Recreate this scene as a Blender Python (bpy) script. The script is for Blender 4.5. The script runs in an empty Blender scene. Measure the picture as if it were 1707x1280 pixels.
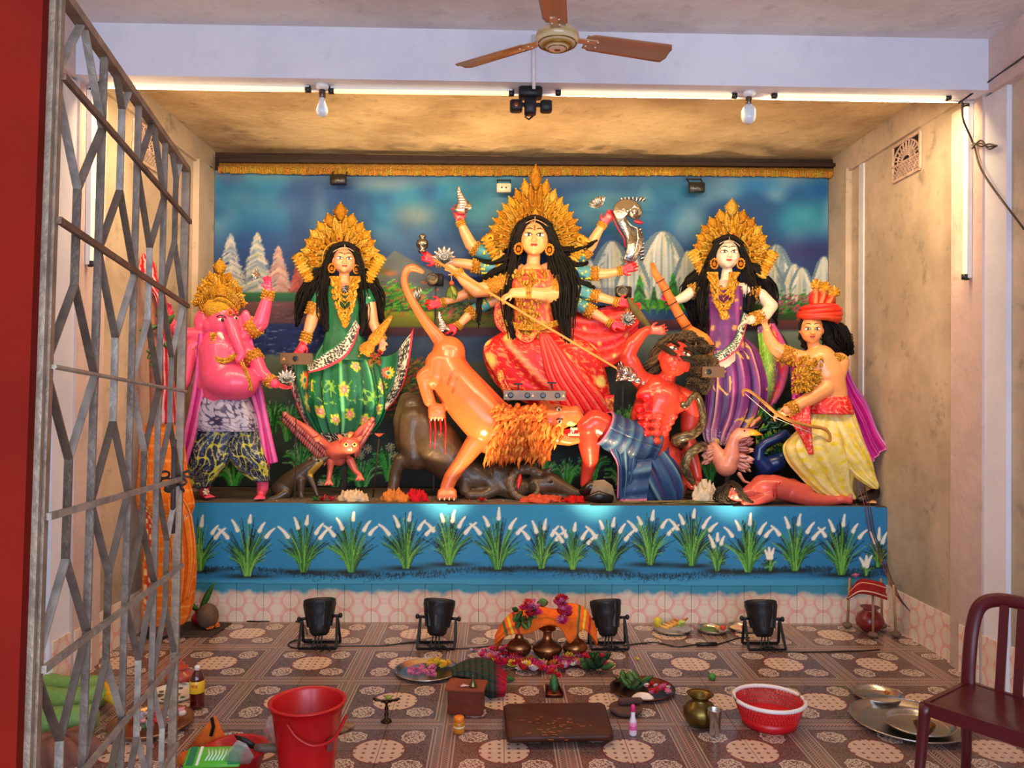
import bpy, bmesh, math, random
import numpy as np
from mathutils import Vector, Matrix
random.seed(7); RN = np.random.RandomState(7)
SC = bpy.context.scene; COLL = SC.collection
# ------------------------------------------------------------ camera
F = 1290.0; CH = 1.72
YAW, PITCH, ROLL = 0.0198, 0.0116, 0.0092
CM = (Matrix.Rotation(-YAW, 4, 'Z') @ Matrix.Rotation(math.pi/2+PITCH, 4, 'X') @ Matrix.Rotation(ROLL, 4, 'Z')).to_3x3()
cd = bpy.data.cameras.new('camera'); cam = bpy.data.objects.new('camera', cd); COLL.objects.link(cam)
cam.matrix_world = Matrix.Translation((0, 0, CH)) @ CM.to_4x4()
cd.sensor_width = 36.0; cd.lens = F/1707*36.0; cd.clip_start = 0.05; cd.clip_end = 100
SC.camera = cam
# ------------------------------------------------------------ light and exposure
SC.view_settings.view_transform = 'Standard'; SC.view_settings.look = 'None'
SC.view_settings.gamma = 1.0; SC.view_settings.exposure = 0.0
SC.view_settings.use_curve_mapping = False
W = bpy.data.worlds.new('world'); SC.world = W; W.use_nodes = True
bg = W.node_tree.nodes['Background']; bg.inputs[0].default_value = (0.62, 0.70, 1.0, 1); bg.inputs[1].default_value = 0.5
def light(name, kind, loc, energy, col, **k):
    d = bpy.data.lights.new(name, kind); d.energy = energy; d.color = col
    for a in ('size', 'size_y', 'spot_size', 'spot_blend', 'shadow_soft_size', 'shape'):
        if a in k: setattr(d, a, k[a])
    o = bpy.data.objects.new(name, d); COLL.objects.link(o); o.location = loc
    if 'aim' in k:
        o.rotation_euler = (Vector(k['aim'])-Vector(loc)).to_track_quat('-Z', 'Y').to_euler()
    return o
# daylight from the open front of the hall, behind the camera
light('daylight', 'AREA', (0.3, -1.9, 1.9), 260, (0.68, 0.78, 1.0), shape='RECTANGLE', size=5.0, size_y=2.4, aim=(0.2, 5.0, 3.9))
# stage spots standing on the floor (their cans are built below)
PAR_W = 210
PARS = [(533, 1078, 5.33, -0.10), (727, 1081, 5.30, 0.06), (1014, 1079, 5.32, -0.06), (1276, 1083, 5.30, 0.02)]
SPOTCOL = [(1.0, .72, .38), (1.0, .68, .34), (1.0, .66, .32), (1.0, .74, .42)]

# ------------------------------------------------------------ measuring: pixel of the 1707x1280 photograph + depth -> point
def P(px, py, Y):
    d = CM @ Vector(((px-853.5)/F, (640-py)/F, -1.0))
    t = Y/d.y
    return Vector((d.x*t, Y, CH+d.z*t))
def PX(px, py, X):
    d = CM @ Vector(((px-853.5)/F, (640-py)/F, -1.0))
    t = X/d.x
    return Vector((X, d.y*t, CH+d.z*t))
def PZ(px, py, Z=0.0):
    d = CM @ Vector(((px-853.5)/F, (640-py)/F, -1.0))
    t = (Z-CH)/d.z
    return Vector((d.x*t, d.y*t, Z))
def lin(c):
    c = [x/255.0 if max(c) > 1.01 else x for x in c[:3]]
    return tuple((x/12.92 if x <= .04045 else ((x+.055)/1.055)**2.4) for x in c)
def lin_np(a):
    a = np.clip(a, 0, 1)
    return np.where(a <= .04045, a/12.92, ((a+.055)/1.055)**2.4)

# ------------------------------------------------------------ materials
MATS = {}
def finish(name, rough=.5, metal=0., bump=0., bscale=60., mottle=0., mscale=8., spec=.5, coat=0., sss=0., wave=None, alpha=None, transm=0., emit=0., bscale2=None):
    """a procedural finish: colour comes from the mesh's own colour attribute, broken up by noise, with fine relief"""
    if name in MATS: return MATS[name]
    m = bpy.data.materials.new(name); m.use_nodes = True; nt = m.node_tree; N = nt.nodes; L = nt.links
    b = N['Principled BSDF']; b.inputs['Roughness'].default_value = rough; b.inputs['Metallic'].default_value = metal
    b.inputs['Specular IOR Level'].default_value = spec; b.inputs['Coat Weight'].default_value = coat
    b.inputs['Coat Roughness'].default_value = .12
    if transm: b.inputs['Transmission Weight'].default_value = transm
    if alpha is not None: b.inputs['Alpha'].default_value = alpha
    a = N.new('ShaderNodeVertexColor'); a.layer_name = 'Col'
    tc = N.new('ShaderNodeTexCoord'); col = a.outputs['Color']
    if mottle:
        n = N.new('ShaderNodeTexNoise'); n.inputs['Scale'].default_value = mscale; n.inputs['Detail'].default_value = 5
        L.new(tc.outputs['Object'], n.inputs['Vector'])
        mr = N.new('ShaderNodeMapRange'); mr.inputs['From Min'].default_value = .3; mr.inputs['From Max'].default_value = .7
        mr.inputs['To Min'].default_value = 1-mottle; mr.inputs['To Max'].default_value = 1+mottle*.6
        L.new(n.outputs['Fac'], mr.inputs['Value'])
        mx = N.new('ShaderNodeVectorMath'); mx.operation = 'SCALE'
        L.new(col, mx.inputs[0]); L.new(mr.outputs['Result'], mx.inputs['Scale']); col = mx.outputs['Vector']
    L.new(col, b.inputs['Base Color'])
    if emit:
        L.new(col, b.inputs['Emission Color']); b.inputs['Emission Strength'].default_value = emit
    if bump:
        n2 = N.new('ShaderNodeTexNoise'); n2.inputs['Scale'].default_value = bscale; n2.inputs['Detail'].default_value = 4
        L.new(tc.outputs['Object'], n2.inputs['Vector']); h = n2.outputs['Fac']
        if wave:
            v = N.new('ShaderNodeTexVoronoi'); v.inputs['Scale'].default_value = wave; L.new(tc.outputs['Object'], v.inputs['Vector'])
            ad = N.new('ShaderNodeMath'); ad.operation = 'ADD'; L.new(h, ad.inputs[0]); L.new(v.outputs['Distance'], ad.inputs[1]); h = ad.outputs[0]
        bp = N.new('ShaderNodeBump'); bp.inputs['Strength'].default_value = bump; bp.inputs['Distance'].default_value = .01
        L.new(h, bp.inputs['Height']); L.new(bp.outputs['Normal'], b.inputs['Normal'])
    MATS[name] = m
    return m
finish('painted_clay', .33, bump=.05, bscale=40, mottle=.08, mscale=9, coat=.35)
finish('painted_cloth', .5, bump=.25, bscale=70, mottle=.16, mscale=22, coat=.15)
finish('glossy_clay', .3, bump=.08, bscale=40, mottle=.12, mscale=14, coat=.4)
finish('gilded', .38, metal=.25, bump=.9, bscale=120, wave=150, mottle=.3, mscale=60)
finish('hair_fibre', .55, bump=.5, bscale=200, mottle=.3, mscale=40, spec=.25)
finish('silver_foil', .22, metal=1, bump=.6, bscale=45, mottle=.1)
finish('steel', .24, metal=1, bump=.04, bscale=30, mottle=.15, mscale=14)
finish('brass', .33, metal=.9, bump=.12, bscale=40, mottle=.25, mscale=16)
finish('woven', .85, bump=.5, bscale=160, mottle=.18, mscale=30, spec=.2)
finish('plastic', .35, bump=.03, bscale=30, mottle=.06, coat=.15)
finish('black_metal', .45, bump=.1, bscale=60, mottle=.2, spec=.4)
finish('wood', .5, bump=.25, bscale=40, mottle=.3, mscale=9, spec=.35)
finish('leafy', .55, bump=.2, bscale=50, mottle=.2, mscale=30)
finish('petal', .6, bump=.2, bscale=60, mottle=.15, mscale=40)
finish('stone', .8, bump=.4, bscale=50, mottle=.3, mscale=20, spec=.25)
finish('mural_paint', .55, bump=.1, bscale=50, mottle=.05, mscale=20, spec=.35)
finish('iron_paint', .5, metal=.35, bump=.3, bscale=70, mottle=.35, mscale=25)
finish('clear_plastic', .15, transm=.75, alpha=.6)
finish('liquid', .08, transm=.4, coat=.6)
finish('old_paint', .85, bump=.15, bscale=30, mottle=.2, mscale=5, spec=.15)
finish('enamel', .3, coat=.5, mottle=.08, mscale=6, bump=.03)

# ------------------------------------------------------------ mesh building
def mesh_np(name, V, Fc, C):
    me = bpy.data.meshes.new(name)
    me.from_pydata(V if isinstance(V, list) else V.tolist(), [], Fc if isinstance(Fc, list) else Fc.tolist())
    at = me.color_attributes.new('Col', 'FLOAT_COLOR', 'POINT')
    C4 = np.ones((len(V), 4), dtype=np.float32); C4[:, :3] = C
    at.data.foreach_set('color', C4.ravel())
    me.update()
    return me
def link(name, me, fin, parent=None, smooth=True):
    if smooth:
        me.polygons.foreach_set('use_smooth', [True]*len(me.polygons))
    me.materials.clear(); me.materials.append(MATS[fin] if isinstance(fin, str) else fin)
    o = bpy.data.objects.new(name, me); COLL.objects.link(o)
    if parent is not None:
        o.parent = parent; o.matrix_parent_inverse = parent.matrix_world.inverted()
    return o
def empty(name, loc, label=None, cat=None, group=None):
    o = bpy.data.objects.new(name, None); COLL.objects.link(o); o.location = loc; o.matrix_world = Matrix.Translation(loc)
    o.empty_display_size = .05
    return tag(o, label, cat, group)
def tag(o, label=None, cat=None, group=None, kind=None):
    if label: o['label'] = label
    if cat: o['category'] = cat
    if group: o['group'] = group
    if kind: o['kind'] = kind
    return o
def frame_from(d, up=Vector((0, 0, 1))):
    d = d.normalized()
    if abs(d.dot(up)) > .98: up = Vector((0, 1, 0))
    x = up.cross(d).normalized(); y = d.cross(x).normalized()
    return x, y, d
def catmull(pts, n):
    """resample rows of numbers smoothly to n samples"""
    A = np.array(pts, float); m = len(A)
    if m == 1: return np.repeat(A, n, 0)
    t = np.linspace(0, m-1, n); i = np.clip(t.astype(int), 0, m-2); f = (t-i)[:, None]
    p0 = A[np.clip(i-1, 0, m-1)]; p1 = A[i]; p2 = A[i+1]; p3 = A[np.clip(i+2, 0, m-1)]
    return .5*((2*p1)+(-p0+p2)*f+(2*p0-5*p1+4*p2-p3)*f*f+(-p0+3*p1-3*p2+p3)*f**3)
class MB:
    def __init__(s, col=(128, 128, 128)):
        s.v = []; s.f = []; s.c = []; s.col = lin(col)
    def add(s, vs, fs, col=None):
        b = len(s.v); s.v.extend([tuple(v) for v in vs]); s.f.extend([tuple(i+b for i in f) for f in fs])
        c = s.col if col is None else lin(col)
        s.c.extend([c]*len(vs)); return s
    def box(s, c, size, M=None, col=None, taper=1.0, bev=0.0):
        x, y, z = [q/2 for q in size]; vs = []
        if bev > 0:
            b = min(bev, x*.9, y*.9, z*.9); rings = []
            for zz, ii in ((-z, b), (-z+b, 0), (z-b, 0), (z, b)):
                tx = taper if zz > 0 else 1
                X = (x-ii)*tx; Yy = (y-ii)*tx; B = b
                rings.append([(-X+B, -Yy, zz), (X-B, -Yy, zz), (X, -Yy+B, zz), (X, Yy-B, zz), (X-B, Yy, zz), (-X+B, Yy, zz), (-X, Yy-B, zz), (-X, -Yy+B, zz)])
            vs = [Vector(p) for r in rings for p in r]; fs = [tuple(range(7, -1, -1)), tuple(range(24, 32))]
            for k in range(3):
                for i in range(8): fs.append((k*8+i, k*8+(i+1) % 8, k*8+8+(i+1) % 8, k*8+8+i))
        else:
            for zz in (-z, z):
                t = taper if zz > 0 else 1
                vs += [Vector((-x*t, -y*t, zz)), Vector((x*t, -y*t, zz)), Vector((x*t, y*t, zz)), Vector((-x*t, y*t, zz))]
            fs = [(3, 2, 1, 0), (4, 5, 6, 7), (0, 1, 5, 4), (1, 2, 6, 5), (2, 3, 7, 6), (3, 0, 4, 7)]
        c = Vector(c)
        vs = [c+((M @ v) if M else v) for v in vs]
        return s.add(vs, fs, col)
    def bar(s, a, b, w, h, up=Vector((0, 0, 1)), col=None):
        a = Vector(a); b = Vector(b); x, y, d = frame_from(b-a, up)
        vs = []
        for p in (a, b):
            vs += [p-x*w/2-y*h/2, p+x*w/2-y*h/2, p+x*w/2+y*h/2, p-x*w/2+y*h/2]
        return s.add(vs, [(3, 2, 1, 0), (4, 5, 6, 7), (0, 1, 5, 4), (1, 2, 6, 5), (2, 3, 7, 6), (3, 0, 4, 7)], col)
    def tube(s, pts, r, n=8, col=None, cap=True, flat=1.0, up=Vector((0, -1, 0))):
        pts = [Vector(p) for p in pts]; m = len(pts)
        rs = r if isinstance(r, (list, tuple, np.ndarray)) else [r]*m
        vs = []
        for i, p in enumerate(pts):
            d = (pts[min(i+1, m-1)]-pts[max(i-1, 0)])
            if d.length < 1e-9: d = Vector((0, 0, 1))
            x, y, _ = frame_from(d, up)
            for k in range(n):
                a = 2*math.pi*k/n
                vs.append(p+x*math.cos(a)*rs[i]+y*math.sin(a)*rs[i]*flat)
        fs = [(i*n+k, i*n+(k+1) % n, (i+1)*n+(k+1) % n, (i+1)*n+k) for i in range(m-1) for k in range(n)]
        if cap: fs += [tuple(range(n-1, -1, -1)), tuple((m-1)*n+k for k in range(n))]
        return s.add(vs, fs, col)
    def capsule(s, a, b, ra, rb, n=14, col=None):
        a = Vector(a); b = Vector(b); d = b-a; L = d.length
        if L < 1e-6: return s.ell(a, (ra, ra, ra), col=col)
        d /= L; prof = []
        q_ = 4 if n < 20 else 7
        for k in range(q_+1):
            t = -math.pi/2+math.pi/2*k/q_; prof.append((a+d*(ra*math.sin(t)), max(ra*math.cos(t), 1e-4)))
        for k in range(q_+1):
            t = math.pi/2*k/q_; prof.append((b+d*(rb*math.sin(t)), max(rb*math.cos(t), 1e-4)))
        x, y, _ = frame_from(d); vs = []
        for p, r in prof:
            for k in range(n):
                q = 2*math.pi*k/n; vs.append(p+x*math.cos(q)*r+y*math.sin(q)*r)
        m = len(prof)
        fs = [(i*n+k, i*n+(k+1) % n, (i+1)*n+(k+1) % n, (i+1)*n+k) for i in range(m-1) for k in range(n)]
        fs += [tuple(range(n-1, -1, -1)), tuple((m-1)*n+k for k in range(n))]
        return s.add(vs, fs, col)
    def ell(s, c, r, M=None, col=None, nu=14, nv=9):
        c = Vector(c); vs = []
        for j in range(nv+1):
            t = math.pi*j/nv
            for i in range(nu):
                a = 2*math.pi*i/nu
                p = Vector((r[0]*math.sin(max(t, 1e-3) if j < nv else 1e-3)*math.cos(a), r[1]*math.sin(max(t, 1e-3) if j < nv else 1e-3)*math.sin(a), -r[2]*math.cos(t)))
                vs.append(c+((M @ p) if M else p))
        fs = [(j*nu+i, j*nu+(i+1) % nu, (j+1)*nu+(i+1) % nu, (j+1)*nu+i) for j in range(nv) for i in range(nu)]
        fs += [tuple(range(nu-1, -1, -1)), tuple(nv*nu+k for k in range(nu))]
        return s.add(vs, fs, col)
    def lathe(s, prof, c, n=32, M=None, col=None, sx=1., sy=1., cols=None):
        c = Vector(c); vs = []
        for r, z in prof:
            for k in range(n):
                a = 2*math.pi*k/n; p = Vector((r*math.cos(a)*sx, r*math.sin(a)*sy, z)); vs.append(c+((M @ p) if M else p))
        m = len(prof)
        fs = [(i*n+k, i*n+(k+1) % n, (i+1)*n+(k+1) % n, (i+1)*n+k) for i in range(m-1) for k in range(n)]
        if prof[0][0] > 0: fs.append(tuple(range(n-1, -1, -1)))
        if prof[-1][0] > 0: fs.append(tuple((m-1)*n+k for k in range(n)))
        s.add(vs, fs, col)
        if cols:
            for i, q in enumerate(cols):
                if q:
                    for k in range(n): s.c[-(m-i)*n+k] = lin(q)
        return s
    def petal(s, c, u, v, L, w, lift=.2, col=None, n=5, tipcol=None, thick=.12):
        """pointed leaf or petal from c along u, face normal v; has thickness"""
        c = Vector(c); u = u.normalized(); v = v.normalized(); x = u.cross(v).normalized(); top = []; N_ = n
        prof = [(0, .18), (.2, .75), (.45, 1), (.7, .8), (.88, .42), (1, .04)]
        vs = []
        for t, q in prof:
            b = c+u*(t*L)+v*(lift*L*math.sin(t*math.pi/2)**2)
            vs += [b-x*q*w/2, b+v*(thick*w*q), b+x*q*w/2, b-v*(thick*w*q*.5)]
        m = len(prof)
        fs = [(i*4+k, i*4+(k+1) % 4, (i+1)*4+(k+1) % 4, (i+1)*4+k) for i in range(m-1) for k in range(4)]
        fs += [(3, 2, 1, 0), tuple((m-1)*4+k for k in range(4))]
        s.add(vs, fs, col)
        if tipcol:
            for i in range(2*4): s.c[-1-i] = lin(tipcol)
        return s
    def prism(s, poly, nrm, th, col=None):
        """closed outline of points extruded by th along nrm, with a bevelled rim"""
        poly = [Vector(p) for p in poly]; n = len(poly); c = sum(poly, Vector())/n; nrm = nrm.normalized()
        vs = [p for p in poly]+[p+nrm*th*.7 for p in poly]+[p+(c-p)*.04+nrm*th for p in poly]
        fs = [tuple(range(n-1, -1, -1)), tuple(range(2*n, 3*n))]
        for k in (0, 1):
            fs += [(k*n+i, k*n+(i+1) % n, (k+1)*n+(i+1) % n, (k+1)*n+i) for i in range(n)]
        return s.add(vs, fs, col)
    def mesh(s, name):
        return mesh_np(name, s.v, s.f, np.array(s.c, dtype=np.float32).reshape(-1, 3))
    def build(s, name, fin, parent=None, smooth=True):
        return link(name, s.mesh(name), fin, parent, smooth)
def dup(root, loc=None, label=None, group=None, M=None):
    """a copy of a thing with copies of its parts and their sub-parts"""
    r = root.copy(); COLL.objects.link(r)
    if M is not None: r.matrix_world = M
    elif loc is not None: r.location = loc
    if label: r['label'] = label
    if group: r['group'] = group
    for ch in root.children:
        c = ch.copy(); COLL.objects.link(c); c.parent = r; c.matrix_parent_inverse = ch.matrix_parent_inverse.copy()
        for g in ch.children:
            d = g.copy(); COLL.objects.link(d); d.parent = c; d.matrix_parent_inverse = g.matrix_parent_inverse.copy()
    return r
def gridmesh(G, C, thick=0.0, closed_u=False):
    """G: (nv,nu,3) points, C: (nv,nu,3) linear colours -> V,F,C ; thick gives the sheet a back"""
    nv, nu = G.shape[:2]; V = G.reshape(-1, 3); Cc = C.reshape(-1, 3)
    j, i = np.meshgrid(np.arange(nv-1), np.arange(nu if closed_u else nu-1), indexing='ij')
    a = j*nu+i; b = j*nu+(i+1) % nu; Fq = np.stack([a, b, b+nu, a+nu], -1).reshape(-1, 4)
    if thick:
        du = np.gradient(G, axis=1); dv = np.gradient(G, axis=0); n = np.cross(du, dv); n /= (np.linalg.norm(n, axis=2, keepdims=True)+1e-9)
        V2 = (G+n*thick).reshape(-1, 3); k = len(V)
        F2 = Fq[:, ::-1]+k
        per = list(range(nu))+[r*nu+nu-1 for r in range(1, nv)]+[(nv-1)*nu+c for c in range(nu-2, -1, -1)]+[r*nu for r in range(nv-2, 0, -1)]
        rim = [(per[q], per[(q+1) % len(per)], per[(q+1) % len(per)]+k, per[q]+k) for q in range(len(per))]
        V = np.vstack([V, V2]); Cc = np.vstack([Cc, Cc]); Fq = np.vstack([Fq, F2, np.array([r[::-1] for r in rim])])
    return V, Fq, Cc
def D(px, py, Y, d=0.):
    """pixel at base depth Y, moved d pixels towards the camera"""
    return P(px, py, Y-d*Y/F)

# ------------------------------------------------------------ painter for flat painted panels (mural, stage front)
class Canvas:
    def __init__(s, x0, y0, x1, y1, step):
        s.x0, s.y0, s.st = x0, y0, step; s.w = int((x1-x0)/step); s.h = int((y1-y0)/step); s.a = np.zeros((s.h, s.w, 3))
        s.xx, s.yy = np.meshgrid(x0+(np.arange(s.w)+.5)*step, y0+(np.arange(s.h)+.5)*step)
    def mix(s, m, col):
        c = np.array(col[:3])/255.; s.a += (c-s.a)*np.clip(m, 0, 1)[..., None]
    def band(s, ya, yb, ca, cb, xa=-1e9, xb=1e9, soft=3.):
        sx = 26.
        t = np.clip((s.yy-ya)/(yb-ya), 0, 1)[..., None]; c = (np.array(ca)*(1-t)+np.array(cb)*t)/255.
        m = np.clip((s.yy-ya)/soft+.5, 0, 1)*np.clip((yb-s.yy)/soft+.5, 0, 1)*np.clip((s.xx-xa)/sx+.5, 0, 1)*np.clip((xb-s.xx)/sx+.5, 0, 1)
        s.a += (c-s.a)*m[..., None]
    def blob(s, x, y, rx, ry, col, al=1., hard=1.):
        X0, X1 = [int(np.clip((q-s.x0)/s.st, 0, s.w)) for q in (x-2.6*rx, x+2.6*rx+1)]
        Y0, Y1 = [int(np.clip((q-s.y0)/s.st, 0, s.h)) for q in (y-2.6*ry, y+2.6*ry+1)]
        if X1 <= X0 or Y1 <= Y0: return
        q = ((s.xx[Y0:Y1, X0:X1]-x)/rx)**2+((s.yy[Y0:Y1, X0:X1]-y)/ry)**2
        m = np.exp(-q**hard)*al; s.a[Y0:Y1, X0:X1] += (np.array(col)/255.-s.a[Y0:Y1, X0:X1])*m[..., None]
    def stroke(s, pts, w0, w1, col, al=.9):
        A = catmull(pts, max(3, int(sum(math.dist(pts[i], pts[i+1]) for i in range(len(pts)-1))/(s.st*.8))))
        n = len(A); c = np.array(col)/255.
        for k in range(n):
            w = w0+(w1-w0)*k/n; x, y = A[k]; R = max(w, s.st*.45)
            X0 = int((x-R-s.x0)/s.st); X1 = int((x+R-s.x0)/s.st)+1; Y0 = int((y-R-s.y0)/s.st); Y1 = int((y+R-s.y0)/s.st)+1
            X0, Y0 = max(X0, 0), max(Y0, 0); X1, Y1 = min(X1, s.w), min(Y1, s.h)
            if X1 <= X0 or Y1 <= Y0: continue
            q = ((s.xx[Y0:Y1, X0:X1]-x)**2+(s.yy[Y0:Y1, X0:X1]-y)**2)/(R*R)
            m = np.clip(1.6-1.6*q, 0, 1)*al; s.a[Y0:Y1, X0:X1] += (c-s.a[Y0:Y1, X0:X1])*m[..., None]
    def noise(s, cell, seed=1):
        r = np.random.RandomState(seed); gw = int(s.w*s.st/cell)+3; gh = int(s.h*s.st/cell)+3; g = r.rand(gh, gw)
        u = (s.xx-s.x0)/cell; v = (s.yy-s.y0)/cell; i = u.astype(int); j = v.astype(int); fu = u-i; fv = v-j
        fu = fu*fu*(3-2*fu); fv = fv*fv*(3-2*fv)
        return (g[j, i]*(1-fu)+g[j, i+1]*fu)*(1-fv)+(g[j+1, i]*(1-fu)+g[j+1, i+1]*fu)*fv
    def to_mesh(s, name, Y, wob=None, gam=1.):
        uu = np.linspace(0, 1, s.w); vv = np.linspace(0, 1, s.h)
        c = [P(s.x0, s.y0, Y), P(s.x0+s.w*s.st, s.y0, Y), P(s.x0, s.y0+s.h*s.st, Y), P(s.x0+s.w*s.st, s.y0+s.h*s.st, Y)]
        c = [np.array(q) for q in c]; U, Vv = np.meshgrid(uu, vv); U = U[..., None]; Vv = Vv[..., None]
        G = (c[0]*(1-U)+c[1]*U)*(1-Vv)+(c[2]*(1-U)+c[3]*U)*Vv
        if wob is not None: G[..., 1] += wob(U[..., 0], Vv[..., 0])
        V, Fq, Cc = gridmesh(G, lin_np(s.a)**gam)
        return mesh_np(name, V, Fq[:, ::-1], Cc)
# ============================================================ THE ROOM
XL, XR = -2.52, 2.965; YP = 5.82; YM = 6.76; ZP = .885; ZC = 3.83; ZB = 3.545; YB0, YB1 = 4.52, 4.70
def plaster(name, c1, c2, c3, scale=1.3, bump=.5, stain=.5, low=None, bscale=9):
    m = bpy.data.materials.new(name); m.use_nodes = True; nt = m.node_tree; N = nt.nodes; L = nt.links
    b = N['Principled BSDF']; b.inputs['Roughness'].default_value = .8; b.inputs['Specular IOR Level'].default_value = .3
    tc = N.new('ShaderNodeTexCoord')
    n1 = N.new('ShaderNodeTexNoise'); n1.inputs['Scale'].default_value = scale; n1.inputs['Detail'].default_value = 8; n1.inputs['Roughness'].default_value = .62
    n2 = N.new('ShaderNodeTexNoise'); n2.inputs['Scale'].default_value = scale*5; n2.inputs['Detail'].default_value = 9; n2.inputs['Roughness'].default_value = .7
    n3 = N.new('ShaderNodeTexNoise'); n3.inputs['Scale'].default_value = bscale; n3.inputs['Detail'].default_value = 10; n3.inputs['Roughness'].default_value = .6
    for q in (n1, n2, n3): L.new(tc.outputs['Object'], q.inputs['Vector'])
    r1 = N.new('ShaderNodeValToRGB'); r1.color_ramp.elements[0].position = .42; r1.color_ramp.elements[1].position = .62
    L.new(n1.outputs['Fac'], r1.inputs['Fac'])
    r2 = N.new('ShaderNodeValToRGB'); r2.color_ramp.elements[0].position = .56; r2.color_ramp.elements[1].position = .72
    L.new(n2.outputs['Fac'], r2.inputs['Fac'])
    mx = N.new('ShaderNodeMixRGB'); mx.inputs[1].default_value = (*lin(c1), 1); mx.inputs[2].default_value = (*lin(c2), 1); L.new(r1.outputs['Color'], mx.inputs[0])
    ml = N.new('ShaderNodeMath'); ml.operation = 'MULTIPLY'; ml.inputs[1].default_value = stain; L.new(r2.outputs['Color'], ml.inputs[0])
    mx2 = N.new('ShaderNodeMixRGB'); mx2.inputs[2].default_value = (*lin(c3), 1); L.new(mx.outputs[0], mx2.inputs[1]); L.new(ml.outputs[0], mx2.inputs[0])
    out = mx2.outputs[0]
    if low:   # grime rising from the floor
        sp = N.new('ShaderNodeSeparateXYZ'); L.new(tc.outputs['Object'], sp.inputs[0])
        mr = N.new('ShaderNodeMapRange'); mr.inputs['From Min'].default_value = 1.9; mr.inputs['From Max'].default_value = .2; L.new(sp.outputs['Z'], mr.inputs['Value'])
        mm = N.new('ShaderNodeMath'); mm.operation = 'MULTIPLY'; L.new(mr.outputs[0], mm.inputs[0]); L.new(n1.outputs['Fac'], mm.inputs[1])
        mm2 = N.new('ShaderNodeMath'); mm2.operation = 'MULTIPLY'; L.new(mm.outputs[0], mm2.inputs[0]); mm2.inputs[1].default_value = 1.1; mm2.use_clamp = True
        mx3 = N.new('ShaderNodeMixRGB'); mx3.inputs[2].default_value = (*lin(low), 1); L.new(out, mx3.inputs[1]); L.new(mm2.outputs[0], mx3.inputs[0]); out = mx3.outputs[0]
    L.new(out, b.inputs['Base Color'])
    bp = N.new('ShaderNodeBump'); bp.inputs['Strength'].default_value = bump; bp.inputs['Distance'].default_value = .02
    L.new(n3.outputs['Fac'], bp.inputs['Height']); L.new(bp.outputs['Normal'], b.inputs['Normal'])
    return m
m_side = plaster('side_plaster', (212, 192, 168), (178, 162, 140), (120, 112, 98), 1.1, .35, .75, low=(118, 108, 96))
m_ceil = plaster('ceiling_plaster', (226, 216, 212), (206, 196, 192), (165, 152, 146), 1.4, .8, .45, bscale=7)
m_niche = plaster('niche_ceiling_plaster', (214, 188, 146), (184, 156, 116), (120, 100, 78), 1.6, .9, .5, bscale=8)
m_white = plaster('whitewash', (228, 226, 232), (214, 214, 224), (190, 188, 196), 1.5, .25, .25)
m_pink = plaster('pink_plaster', (222, 196, 186), (205, 180, 170), (170, 150, 140), 1.6, .6, .4, low=(170, 150, 140))
m_dark = plaster('dark_back_plaster', (70, 48, 40), (50, 36, 32), (30, 22, 20), 2, .4, .4)
def slab(name, lo, hi, m, kind='structure', parent=None):
    b = MB(); c = [(a+q)/2 for a, q in zip(lo, hi)]; b.box(c, [q-a for a, q in zip(lo, hi)])
    o = b.build(name, m, parent, smooth=False)
    if parent is None: tag(o, kind=kind)
    return o
slab('wall_right', (XR, -2.2, 0), (XR+.2, 6.95, ZC+.02), m_side)
slab('wall_left', (XL-.2, -2.2, 0), (XL, 6.95, ZC+.02), m_side)
slab('wall_back', (XL, YM+.06, 0), (XR, YM+.25, ZC), m_dark)
slab('ceiling', (XL-.1, -2.2, ZC+.02), (XR+.1, YB0+.05, ZC+.2), m_ceil)
slab('ceiling_niche', (XL-.1, YB0+.05, ZC-.02), (XR+.1, 6.95, ZC+.2), m_niche)
slab('trim_beam', (XL, YB0, ZB), (XR, YB1, ZC+.03), m_white)
# shallow pilasters under the beam and at the back corners, wall-top ledges
slab('trim_1', (XR-.045, 4.60, 0), (XR+.01, 4.92, ZB), m_pink)
slab('trim_2', (XL-.01, 4.60, 0), (XL+.045, 4.92, ZB), m_pink)
slab('trim_3', (XR-.03, 4.40, 0), (XR+.01, 4.60, ZC-.3), m_white)
slab('trim_4', (XL-.01, 4.40, 0), (XL+.03, 4.60, ZC-.3), m_white)
slab('trim_5', (XR-.05, 6.42, ZP-.3), (XR+.01, 6.9, ZC-.2), m_side)
slab('trim_6', (XL-.01, 6.42, ZP-.3), (XL+.05, 6.9, ZC-.2), m_side)
slab('trim_7', (XR-.03, 4.92, ZC-.22), (XR+.01, 6.9, ZC), m_side)
slab('trim_8', (XL-.01, 4.92, ZC-.22), (XL+.03, 6.9, ZC), m_side)
slab('trim_9', (XR-.012, 6.19, ZP), (XR+.01, 6.27, ZC-.22), m_white)
slab('trim_10', (XR-.06, -2.2, ZC-.3), (XR+.01, YB0, ZC+.02), m_pink)
slab('trim_11', (XL-.01, -2.2, ZC-.3), (XL+.06, YB0, ZC+.02), m_pink)

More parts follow.
